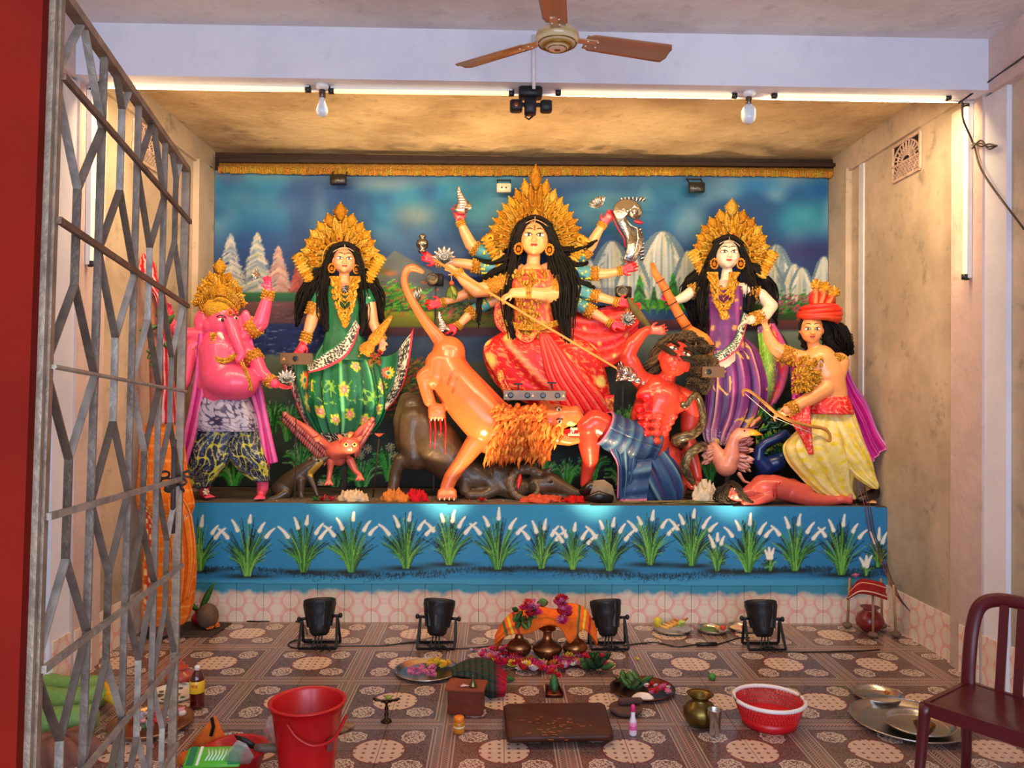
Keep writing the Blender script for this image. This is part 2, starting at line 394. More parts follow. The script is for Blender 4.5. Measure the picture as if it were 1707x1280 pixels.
# ---- tile materials (flat print on real tiles)
class NT:
    def __init__(s, name, rough=.3, spec=.5):
        s.m = bpy.data.materials.new(name); s.m.use_nodes = True; s.nt = s.m.node_tree; s.N = s.nt.nodes; s.L = s.nt.links
        s.b = s.N['Principled BSDF']; s.b.inputs['Roughness'].default_value = rough; s.b.inputs['Specular IOR Level'].default_value = spec
        s.tc = s.N.new('ShaderNodeTexCoord'); s.sep = s.N.new('ShaderNodeSeparateXYZ'); s.L.new(s.tc.outputs['Object'], s.sep.inputs[0])
        s.x, s.y, s.z = s.sep.outputs
    def op(s, o, a, b=None, c=None):
        n = s.N.new('ShaderNodeMath'); n.operation = o
        for i, q in enumerate((a, b, c)):
            if q is None: continue
            if isinstance(q, (int, float)): n.inputs[i].default_value = q
            else: s.L.new(q, n.inputs[i])
        return n.outputs[0]
    def lt(s, a, v, soft=.002):   # 1 where a<v
        n = s.N.new('ShaderNodeMapRange'); n.inputs['From Min'].default_value = v+soft; n.inputs['From Max'].default_value = v-soft
        s.L.new(a, n.inputs['Value']); return n.outputs[0]
    def dist(s, cx, cy, x=None, y=None):
        x = x or s.x; y = y or s.y
        a = s.op('SUBTRACT', x, cx); b = s.op('SUBTRACT', y, cy)
        return s.op('SQRT', s.op('ADD', s.op('MULTIPLY', a, a), s.op('MULTIPLY', b, b)))
    def mix(s, base, fac, col):
        n = s.N.new('ShaderNodeMixRGB'); s.L.new(fac, n.inputs[0])
        if isinstance(base, tuple): n.inputs[1].default_value = (*lin(base), 1)
        else: s.L.new(base, n.inputs[1])
        if isinstance(col, tuple): n.inputs[2].default_value = (*lin(col), 1)
        else: s.L.new(col, n.inputs[2])
        return n.outputs[0]
    def noise(s, scale, detail=3, world=False):
        n = s.N.new('ShaderNodeTexNoise'); n.inputs['Scale'].default_value = scale; n.inputs['Detail'].default_value = detail
        s.L.new(s.tc.outputs['Object'], n.inputs['Vector'])
        return n.outputs['Fac']
def floor_tile_mat():
    t = NT('floor_tile_print', .22, .5); T = .15
    nz = t.noise(170, 2); nl = t.noise(14, 3)
    c = t.mix((118, 94, 90), t.lt(nz, .5, .04), (158, 132, 124))
    # cloud medallion in the middle of the tile, scalloped edge
    d0 = t.dist(0, 0); ang = t.op('ARCTAN2', t.y, t.x)
    sc = t.op('ADD', t.op('MULTIPLY', t.op('SINE', t.op('MULTIPLY', ang, 9.0)), .0035), t.op('MULTIPLY', t.op('COSINE', t.op('MULTIPLY', ang, 2.0)), .006))
    d0 = t.op('ADD', d0, sc)
    w = t.N.new('ShaderNodeTexVoronoi'); w.inputs['Scale'].default_value = 62; w.feature = 'DISTANCE_TO_EDGE'; t.L.new(t.tc.outputs['Object'], w.inputs['Vector'])
    cloud = t.mix((222, 205, 192), t.lt(w.outputs['Distance'], .09, .03), (140, 112, 104))
    c = t.mix(c, t.lt(d0, .064), (226, 208, 196)); c = t.mix(c, t.lt(d0, .058), cloud)
    # quarter disc at the corner where four tiles meet
    d1 = t.dist(T, T)
    fx = t.op('PINGPONG', t.op('SUBTRACT', T, t.x), .046); fy = t.op('PINGPONG', t.op('SUBTRACT', T, t.y), .046)
    chk = t.op('ADD', t.op('ABSOLUTE', t.op('SUBTRACT', fx, .023)), t.op('ABSOLUTE', t.op('SUBTRACT', fy, .023)))
    disc = t.mix((224, 200, 182), t.lt(chk, .0105, .0015), (150, 122, 112))
    c = t.mix(c, t.lt(d1, .131), (150, 92, 88)); c = t.mix(c, t.lt(d1, .122), disc)
    # border band on the two outer edges
    e = t.op('MINIMUM', t.op('ADD', t.x, T), t.op('ADD', t.y, T))
    v = t.N.new('ShaderNodeTexWave'); v.inputs['Scale'].default_value = 34; v.bands_direction = 'DIAGONAL'; t.L.new(t.tc.outputs['Object'], v.inputs['Vector'])
    band = t.mix((130, 108, 102), t.lt(v.outputs['Fac'], .5, .1), (182, 160, 150))
    c = t.mix(c, t.lt(e, .060), (198, 176, 166)); c = t.mix(c, t.lt(e, .052), (142, 118, 112)); c = t.mix(c, t.lt(e, .044), (190, 168, 158))
    c = t.mix(c, t.lt(e, .036), band); c = t.mix(c, t.lt(e, .012), (186, 156, 144))
    c = t.mix(c, t.lt(nl, .42, .2), (150, 118, 108)) if False else c
    g_ = t.N.new('ShaderNodeGamma'); g_.inputs[1].default_value = 1.45; t.L.new(c, g_.inputs[0]); t.L.new(g_.outputs[0], t.b.inputs['Base Color'])
    return t.m
def wall_tile_mat(name, paint=False):
    t = NT(name, .3, .5)
    base = t.mix((232, 218, 196), t.lt(t.noise(5, 3), .45, .2), (226, 206, 186)); c = base
    for cx in (-.1, .1, 0.):
        zs = (-.12, .01, .14) if cx else (-.055, .075)
        for cz in zs:
            d = t.dist(cx, cz, t.x, t.z)
            ring = t.op('ABSOLUTE', t.op('SUBTRACT', d, .066 if cx else .05))
            c = t.mix(c, t.lt(ring, .011 if cx else .006, .003), (228, 174, 160) if cx else (234, 194, 180))
    for cx in (-.1, .1):
        for cz in (-.12, .01, .14):
            ring = t.op('ABSOLUTE', t.op('SUBTRACT', t.dist(cx, cz, t.x, t.z), .036)); c = t.mix(c, t.lt(ring, .002, .002), (236, 190, 176))
    if paint:   # the blue wash of the painting laps unevenly over the top of the tiles
        n = t.N.new('ShaderNodeTexNoise'); n.inputs['Scale'].default_value = 9; n.inputs['Detail'].default_value = 8
        g = t.N.new('ShaderNodeNewGeometry'); t.L.new(g.outputs['Position'], n.inputs['Vector'])
        sp = t.N.new('ShaderNodeSeparateXYZ'); t.L.new(g.outputs['Position'], sp.inputs[0])
        q = t.op('ADD', sp.outputs['Z'], t.op('MULTIPLY', n.outputs['Fac'], .11))
        f = t.N.new('ShaderNodeMapRange'); f.inputs['From Min'].default_value = .262; f.inputs['From Max'].default_value = .292; t.L.new(q, f.inputs['Value'])
        c = t.mix(c, t.op('MULTIPLY', t.lt(t.op('MULTIPLY', q, -1.), -.245, .02), .35), (170, 180, 170))
        c = t.mix(c, f.outputs[0], (58, 142, 172))
    t.L.new(c, t.b.inputs['Base Color'])
    return t.m
MFT = floor_tile_mat(); MWT = wall_tile_mat('wall_tile_print'); MWP = wall_tile_mat('stage_tile_print', True)
fl = slab('floor', (XL, -2.2, -.2), (XR, YP+.02, -.006), plaster('cement_floor', (178, 148, 136), (165, 136, 126), (140, 110, 102), 4, .1, .2))
def tile_mesh(name, w, d, h, m):
    b = MB(); b.box((0, 0, 0), (w, d, h), bev=.0012); me = b.mesh(name); me.materials.append(m); return me
ftm = tile_mesh('tile', .2975, .2975, .008, MFT)
CX, CY = .052, 3.735
n_t = 0
for iy in range(-4, 7):
    for ix in range(-9, 10):
        # tile between circle centres; local (+,+) corner points to the nearest circle centre
        x = CX+.15+.3*ix; y = CY+.15+.3*iy
        if x-.15 > XR-.01 or x+.15 < XL+.01 or y+.15 > YP+.02: continue
        if y < 2.6: continue
        qx = ix % 2; qy = iy % 2   # 0: circle centre lies to the low side
        rot = {(0, 0): math.pi, (1, 0): math.pi/2*3, (1, 1): 0., (0, 1): math.pi/2}[(qx, qy)]
        me = ftm
        o = bpy.data.objects.new('tile', me); COLL.objects.link(o); o.parent = fl; o.location = (x, y, -.002); o.rotation_euler = (0, 0, rot); n_t += 1
# plain run of the same tiles towards and behind the camera (outside the frame): joined
b = MB()
for iy in range(-19, -4):
    for ix in range(-9, 10):
        x = CX+.15+.3*ix; y = CY+.15+.3*iy
        if x-.15 > XR-.01 or x+.15 < XL+.01: continue
        b.box((x, y, -.002), (.2975, .2975, .008))
o = b.build('tile_field', plaster('tile_field_print', (150, 118, 110), (170, 140, 130), (200, 176, 162), 9, .05, .6), fl, smooth=False); o['kind'] = 'stuff'
# stage: body, painted front, tiled foot
stage = slab('wall_stage', (XL, YP, -.1), (XR, YM+.06, ZP), plaster('stage_top_plaster', (110, 96, 84), (86, 76, 66), (60, 52, 46), 5, .5, .6))
wtm = tile_mesh('wall_tile', .1975, .008, .2975, MWP); stm = tile_mesh('side_tile', .1975, .008, .2975, MWT)
for k in range(28):
    x = XL+.1+.2*k
    if x+.1 > XR: break
    o = bpy.data.objects.new('tile', wtm); COLL.objects.link(o); o.parent = stage; o.location = (x, YP-.004, .148)
o = bpy.data.objects.new('tile', wtm); COLL.objects.link(o); o.parent = stage; o.location = (XR-.0435, YP-.004, .148); o.scale = (.42, 1, 1)
for wn, X, sg in (('wall_right', XR, -1), ('wall_left', XL, 1)):
    w_ = bpy.data.objects[wn]
    for k in range(16):
        y = YP-.1-.2*k
        pj = 0.045 if 4.60 < y < 4.92 else (.03 if 4.4 < y < 4.6 else 0)
        o = bpy.data.objects.new('tile', stm); COLL.objects.link(o); o.parent = w_; o.location = (X+sg*(.004+pj), y, .148); o.rotation_euler = (0, 0, math.pi/2)

# ============================================================ LIGHT TUBES (real lamps: they emit)
def tube_mat(name, col, st):
    m = bpy.data.materials.new(name); m.use_nodes = True; b = m.node_tree.nodes['Principled BSDF']
    b.inputs['Emission Color'].default_value = (*col, 1); b.inputs['Emission Strength'].default_value = st; b.inputs['Base Color'].default_value = (1, .9, .7, 1)
    return m
MT = tube_mat('warm_tube_glow', (1.0, .66, .25), 1.35); TUBE_W = 26
def fluo(a, b_, label):
    a = Vector(a); b_ = Vector(b_); r = empty('tube_light', (a+b_)/2, label, 'tube light', 'warm tube lights under the beam')
    d = (b_-a).normalized(); m = MB((255, 230, 170)); m.tube([a+d*.03, b_-d*.03], .0135, 12); m.build('lamp_tube', MT, r)
    back = Vector((0, .012, .022)) if abs(d.z) < .5 else Vector((.022 if a.x > 0 else -.022, 0, 0))
    ld = bpy.data.lights.new('tube_throw', 'AREA'); ld.shape = 'RECTANGLE'; ld.size = 1.1; ld.size_y = .03; ld.energy = TUBE_W if abs(d.z) < .5 else TUBE_W*.3; ld.color = (1, .70, .36)
    lo = bpy.data.objects.new('tube_throw', ld); COLL.objects.link(lo)
    f_ = Vector((0, .78, -.62)) if abs(d.z) < .5 else Vector((-.75 if a.x > 0 else .75, .66, 0)).normalized()
    zz = -f_; xx = d-zz*d.dot(zz); xx.normalize(); yy = zz.cross(xx); R_ = Matrix((xx, yy, zz)).transposed()
    lo.matrix_world = Matrix.Translation((a+b_)/2+f_*.02) @ R_.to_4x4()
    m = MB((235, 232, 225)); m.bar(a+back+d*.01, b_+back-d*.01, .03, .022); m.build('batten', 'enamel', r, False)
    for p, s in ((a, 1), (b_, -1)):
        m = MB((28, 26, 26)); m.tube([p, p+d*s*.032], .018, 12); m.box(p+d*s*.012+back*.6, (.02, .02, .03)); m.build('end_cap', 'plastic', r)
YT = 4.63
for (x0, y0, x1, y1, lb) in ((163, 141, 518, 150, 'leftmost warm tube light under the beam, next to the left wall'), (548, 152, 857, 156, 'second warm tube light from the left, between the small bulb and the black stage light'),
                             (926, 155, 1228, 160, 'third warm tube light from the left, between the black stage light and the larger bulb'), (1286, 160, 1584, 164, 'rightmost warm tube light under the beam, ending at the right wall')):
    fluo(P(x0, y0, YT), P(x1, y1, YT), lb)
fluo(PX(1611, 170, XR-.085), PX(1608, 466, XR-.085), 'vertical warm tube light on the right wall pilaster')
fluo(PX(157, 148, XL+.085), PX(154, 444, XL+.085), 'vertical warm tube light on the left wall, seen through the metal gate')
# dark timber rail above the mural with a gilt fringe
sl = MB((46, 30, 26)); sl.bar(P(366, 268, YM-.07), P(1396, 276, YM-.07), .05, .03); sl.bar(P(366, 262, YM-.02), P(1396, 270, YM-.02), .05, .03)
tag(sl.build('curtain_rail', 'wood', smooth=False), 'dark timber rail running above the painted backdrop', 'rail')
# ============================================================ PAINTED BACKDROP
c = Canvas(352, 284, 1398, 850, 2.0)
c.band(284, 850, (28, 92, 150), (24, 60, 100))
n = c.noise(95, 3)*.55+c.noise(48, 4)*.3+c.noise(24, 5)*.15; n2 = c.noise(80, 9)*.6+c.noise(36, 10)*.4
up = np.clip((470-c.yy)/120, 0, 1)
c.mix(np.clip((n-.40)*4.5, 0, 1)*up*.9, (30, 136, 180)); c.mix(np.clip((n2-.53)*5, 0, 1)*up*.8, (140, 172, 190))
c.mix(np.clip((.45-n2)*4, 0, 1)*.8*up, (16, 62, 132)); c.mix(np.clip((c.yy-380)/70, 0, 1)*np.clip((500-c.yy)/20, 0, 1)*.6, (38, 52, 112))
c.mix(np.clip((318-c.yy)/34, 0, 1)*.75, (150, 158, 160))
for x, y, rx, ry, k, a in ((460, 345, 60, 25, (90, 130, 170), .6), (400, 330, 40, 22, (90, 150, 180), .6), (520, 320, 50, 25, (60, 90, 150), .6), (690, 360, 40, 24, (150, 165, 160), .8), (640, 310, 60, 14, (140, 160, 170), .7),
    (790, 340, 40, 40, (30, 130, 150), .7), (1000, 340, 60, 30, (30, 130, 165), .6), (1120, 320, 50, 22, (50, 140, 170), .7), (1260, 310, 50, 16, (40, 130, 190), .8), (1340, 360, 40, 26, (70, 165, 180), .8), (1365, 320, 30, 16, (20, 100, 165), .8),
    (1350, 420, 50, 20, (46, 44, 110), .8), (430, 400, 60, 30, (28, 70, 140), .5), (1010, 330, 60, 14, (120, 150, 160), .5)):
    c.blob(x, y, rx, ry, k, a)
def mountain(x, y, wl, wr, h, col, hi, steep=1.):
    t = np.clip((c.yy-y)/h, 0, 1)
    m = (c.yy > y)*(c.yy < y+h)*(c.xx > x-wl*t**steep)*(c.xx < x+wr*t**steep)
    c.mix(m*1., col); c.mix(m*np.clip((x-c.xx)/(wl*.6)+.4, 0, 1)*(1-t)*.9, hi); c.mix(m*c.noise(14, int(x))*.5, (70, 90, 110))
mountain(655, 418, 120, 190, 110, (98, 108, 112), (186, 176, 150)); mountain(730, 470, 90, 110, 60, (84, 110, 130), (150, 150, 140))
c.blob(633, 453, 14, 4, (120, 110, 40), .9); c.blob(648, 457, 10, 4, (200, 110, 60), .8)
def dome(x, y, w, h, seed):
    q = np.clip((c.yy-y)/h, 0, 1); half = w*np.sqrt(np.clip(q*1.8, 0, 1)); m = (c.yy > y)*(c.yy < y+h)*(np.abs(c.xx-x) < half)
    c.mix(m*.95, (112, 140, 156)); r = random.Random(seed)
    for k in range(int(w*2.2)):
        a = r.uniform(-1, 1); ys = y+h*.55*a*a+3; xx = x+a*w*.9
        c.stroke([(x+a*w*.5, ys), (xx, ys+h*.2), (xx+a*5, y+h-2)], 2.2, 2.6, r.choice([(206, 210, 200), (190, 205, 205), (120, 150, 160), (205, 200, 160), (225, 228, 220)]), .45)
for i, d_ in enumerate(((1016, 402, 40, 100), (975, 430, 26, 70), (1100, 386, 52, 120), (1050, 425, 30, 80), (1143, 418, 26, 84), (1292, 408, 34, 100), (1322, 440, 24, 66), (1286, 440, 22, 70), (1372, 428, 21, 70), (1335, 446, 22, 60))): dome(*d_, i)
def conifer(x, y, w, h, cols, seed):
    r = random.Random(seed)
    for k in range(int(h*2.2)):
        t = r.random(); ww = w*(.15+t*.85); s_ = r.choice((-1, 1)); yy = y+t*h
        c.stroke([(x, yy), (x+s_*ww*.6, yy+3+t*6), (x+s_*ww*r.uniform(.6, 1.15), yy+r.uniform(3, 9)+t*12)], 2.6, 1.1, r.choice(cols), .5)
WT = [(206, 206, 200), (160, 176, 186), (226, 222, 205), (120, 140, 165)]
conifer(384, 392, 32, 96, WT, 1); conifer(428, 390, 35, 100, WT+[(196, 190, 150)], 2)
conifer(463, 412, 29, 82, [(205, 170, 160), (180, 160, 165), (220, 190, 170), (190, 130, 120)], 3); conifer(494, 440, 20, 56, [(190, 90, 80), (210, 110, 95), (150, 70, 80)], 4)
c.band(488, 504, (40, 120, 80), (36, 90, 70), 352, 520); c.band(504, 541, (120, 82, 92), (92, 66, 84), 352, 620); c.band(541, 592, (26, 52, 120), (36, 60, 120), 352, 560)
r = random.Random(5)
for k in range(60):
    x = r.uniform(360, 540); y = r.uniform(542, 592); L_ = r.uniform(15, 40); c.stroke([(x, y), (x+L_/2, y+2), (x+L_, y)], .9, .9, r.choice([(120, 140, 190), (60, 84, 150), (14, 26, 70), (150, 160, 200)]), .7)
for k in range(40):
    x = r.uniform(352, 560); y = r.uniform(506, 538); c.stroke([(x, y), (x+20, y+r.uniform(-4, 4)), (x+40, y)], 1.2, 1., r.choice([(150, 110, 115), (110, 74, 86), (80, 60, 90)]), .6)
c.band(592, 850, (120, 140, 120), (26, 34, 22), 352, 700, 8)
# middle
c.band(505, 524, (40, 70, 40), (50, 90, 40), 600, 860); c.band(520, 548, (170, 170, 30), (120, 130, 30), 600, 870); c.band(546, 562, (110, 60, 60), (76, 44, 60), 600, 880); c.band(562, 606, (60, 80, 110), (50, 80, 110), 600, 900)
c.band(604, 850, (70, 80, 60), (14, 20, 10), 640, 1100, 8)
for k in range(420):
    x = r.gauss(664, 26); y = r.gauss(497, 13)
    if 610 < x < 730: c.stroke([(x, y), (x+4, y-1.5)], 1.6, 1., r.choice([(90, 200, 30), (60, 160, 30), (40, 110, 30), (210, 100, 60), (120, 210, 50)]), .9)
for k in range(260):
    x = r.uniform(720, 840); y = r.gauss(520, 7); c.stroke([(x, y), (x+4, y-1)], 1.6, 1., r.choice([(60, 130, 40), (100, 160, 40), (30, 70, 30), (190, 90, 90)]), .8)
for k in range(700):
    x = r.uniform(640, 735); y = r.uniform(596, 700); c.stroke([(x, y), (x+r.uniform(3, 8), y-r.uniform(0, 4))], 1.8, .8, r.choice([(220, 100, 30), (70, 130, 30), (40, 90, 30), (150, 160, 50), (200, 80, 40)]), .8)
# right
c.band(500, 516, (40, 150, 40), (120, 180, 40), 1030, 1180, 3); c.band(508, 536, (60, 120, 50), (30, 70, 40), 1240, 1398); c.band(534, 552, (110, 60, 66), (80, 46, 66), 1030, 1398); c.band(552, 640, (130, 150, 140), (50, 66, 80), 1030, 1398, 6)
c.band(640, 850, (40, 60, 50), (14, 20, 12), 1090, 1398, 12)
for x, y, w_, h_ in ((1062, 462, 16, 42), (1118, 458, 17, 48), (1086, 480, 10, 26), (1139, 470, 12, 34)): conifer(x, y, w_, h_, [(30, 150, 40), (20, 90, 40), (60, 190, 60), (14, 60, 30)], int(x))
for k in range(420):
    x = r.uniform(1285, 1396); y = r.gauss(506, 9); c.stroke([(x, y), (x+4, y-1)], 1.7, 1.1, r.choice([(40, 130, 50), (20, 80, 40), (200, 90, 130), (150, 60, 110), (70, 160, 60)]), .85)
def tuft(x, y, w_, h_, nn, cols, seed, al=.85, cc=None):
    cc = cc or c; r = random.Random(seed)
    for k in range(nn):
        a = r.uniform(-1, 1); q = r.uniform(.6, 1)
        c0 = r.choice(cols)
        cc.stroke([(x+a*w_*.12, y), (x+a*w_*.45, y-h_*q*.6), (x+a*w_, y-h_*q*(1-.35*abs(a)))], 1.9, .7, c0, al)
GR = [(40, 150, 40), (60, 190, 60), (20, 90, 30), (120, 210, 90), (170, 220, 150)]
for i, (x, y, w_, h_) in enumerate(((478, 735, 26, 75), (455, 720, 22, 60), (600, 815, 44, 60), (500, 800, 30, 70), (645, 800, 30, 65), (560, 820, 30, 40), (940, 815, 34, 55), (985, 800, 28, 60), (1042, 720, 22, 50), (1032, 820, 30, 60), (905, 800, 22, 40), (1300, 760, 34, 50), (390, 815, 40, 50), (1180, 800, 30, 50))):
    tuft(x, y, w_, h_, 60, GR, i)
for x, y in ((610, 748), (648, 745), (535, 805), (598, 758), (654, 760)):
    for k in range(9):
        a = k*.7; c.stroke([(x, y), (x+7*math.cos(a), y+7*math.sin(a))], 1.8, 1., (236, 232, 200), .9)
    c.blob(x, y, 2.5, 2.5, (230, 180, 80), .9)
mural = link('backdrop', c.to_mesh('backdrop', YM, lambda u, v: .006*np.sin(u*17)*np.sin(v*4)+.004*np.sin(u*41+v*3), 1.12), 'mural_paint')
bmm = bmesh.new(); bmm.from_mesh(mural.data)
for v in bmm.verts: v.co.x = min(max(v.co.x, XL+.055), XR-.055)
bmesh.ops.delete(bmm, geom=[v for v in bmm.verts if v.co.z < ZP+.004], context='VERTS'); bmm.to_mesh(mural.data); bmm.free()
tag(mural, 'painted cloth backdrop of blue clouds, white pines, peaks and a lake behind the clay figures', 'backdrop')
bm_ = MB((40, 34, 32))
for s_ in (350, 1400): bm_.bar(P(s_, 268, YM-.03), P(s_+4*(s_ > 900), 808, YM-.03), .02, .05)
bm_.build('side_batten', 'wood', mural, False)
# gilt fringe
fr = MB((226, 168, 60)); r = random.Random(2)
for k in range(260):
    u = k/259.; a = P(366+1029*u, 277+9*u+2*math.sin(u*6), YM-.05); b2 = P(366+1029*u, 288+9*u+2*math.sin(u*6)+r.uniform(-1, 1), YM-.05)
    fr.bar(a, b2, .021, .012, up=Vector((0, 1, 0)), col=(226+r.randint(-20, 10), 165+r.randint(-20, 20), 60))
fr.bar(P(366, 277, YM-.045), P(1396, 286, YM-.045), .02, .05, col=(205, 150, 60))
tag(fr.build('fringe', 'gilded'), 'gold fringe hanging along the top of the painted backdrop', 'fringe')

# ============================================================ PAINTED STAGE FRONT
c2 = Canvas(250, 826, 1500, 998, 1.5)
c2.band(820, 1000, (44, 146, 190), (40, 124, 182))
nn_ = c2.noise(60, 4); c2.mix(nn_*.4, (40, 118, 160)); c2.mix(np.clip((c2.xx-1100)/400, 0, 1)*.45, (36, 100, 160))
c2.band(964, 996, (60, 150, 188), (70, 150, 186), soft=6)
r = random.Random(9)
for k in range(1500):
    x = r.uniform(300, 1480); y = 948+10*abs(r.gauss(0, .5))+6*math.sin(x*.013); c2.stroke([(x, y), (x+r.uniform(-1, 1), y+r.uniform(2, 5)), (x+r.uniform(3, 9), y+2)], .8, .6, (18, 34, 34), .5)
cl = [(332, 948, 40), (410, 957, 46), (503, 950, 42), (582, 950, 44), (672, 944, 42), (743, 938, 40), (824, 946, 44), (897, 944, 36), (949, 946, 34), (1010, 948, 40), (1078, 938, 40), (1148, 940, 42), (1191, 948, 26), (1243, 950, 42), (1322, 948, 42), (1400, 955, 44), (1463, 942, 26), (1280, 948, 14), (1442, 956, 12)]
for i, (x, y, w_) in enumerate(cl):
    r = random.Random(40+i); H = w_*2.15; G2 = [(20, 40, 28), (16, 30, 26), (60, 130, 50), (90, 170, 60), (40, 96, 46), (130, 190, 80)]
    c2.blob(x, y+3, w_*.9, 4, (18, 26, 22), .9)
    for k in range(int(w_*3.1)):
        a = r.uniform(-1, 1); q = r.uniform(.35, 1)
        hgt = H*q*(1-.45*abs(a)**1.5); dark = k < w_*1.7
        c2.stroke([(x+a*w_*.1, y+2), (x+a*w_*.5*q, y-hgt*.55), (x+a*w_*1.05*q+a*3, y-hgt+6*abs(a))], 1.9 if dark else 1.4, .7, r.choice(G2[:2]) if dark else r.choice(G2[2:]), .75)
    for a in ((-.75, -.35, .1, .55, .85) if w_ > 30 else (-.4, .3, .0)):
        a += r.uniform(-.08, .08); tx = x+a*w_*1.0; ty = y-H*(.98-.35*abs(a)); L_ = r.uniform(12, 20); dx = a*L_*.8
        c2.stroke([(tx-dx*.5, ty+L_*.55), (tx+dx*.2, ty), (tx+dx, ty-L_*.4)], 4.0, 1.5, (236, 232, 214), .95)
front = link('painted_front', c2.to_mesh('painted_front', YP-.012), 'mural_paint', stage)
# only the part above the tiles is painted panel: trim the mesh to it
bmm = bmesh.new(); bmm.from_mesh(front.data)
for v in bmm.verts: v.co.x = min(max(v.co.x, XL+.002), XR-.002)
kill = [v for v in bmm.verts if v.co.z < .285 or v.co.z > ZP+.002]
bmesh.ops.delete(bmm, geom=kill, context='VERTS'); bmm.to_mesh(front.data); bmm.free()
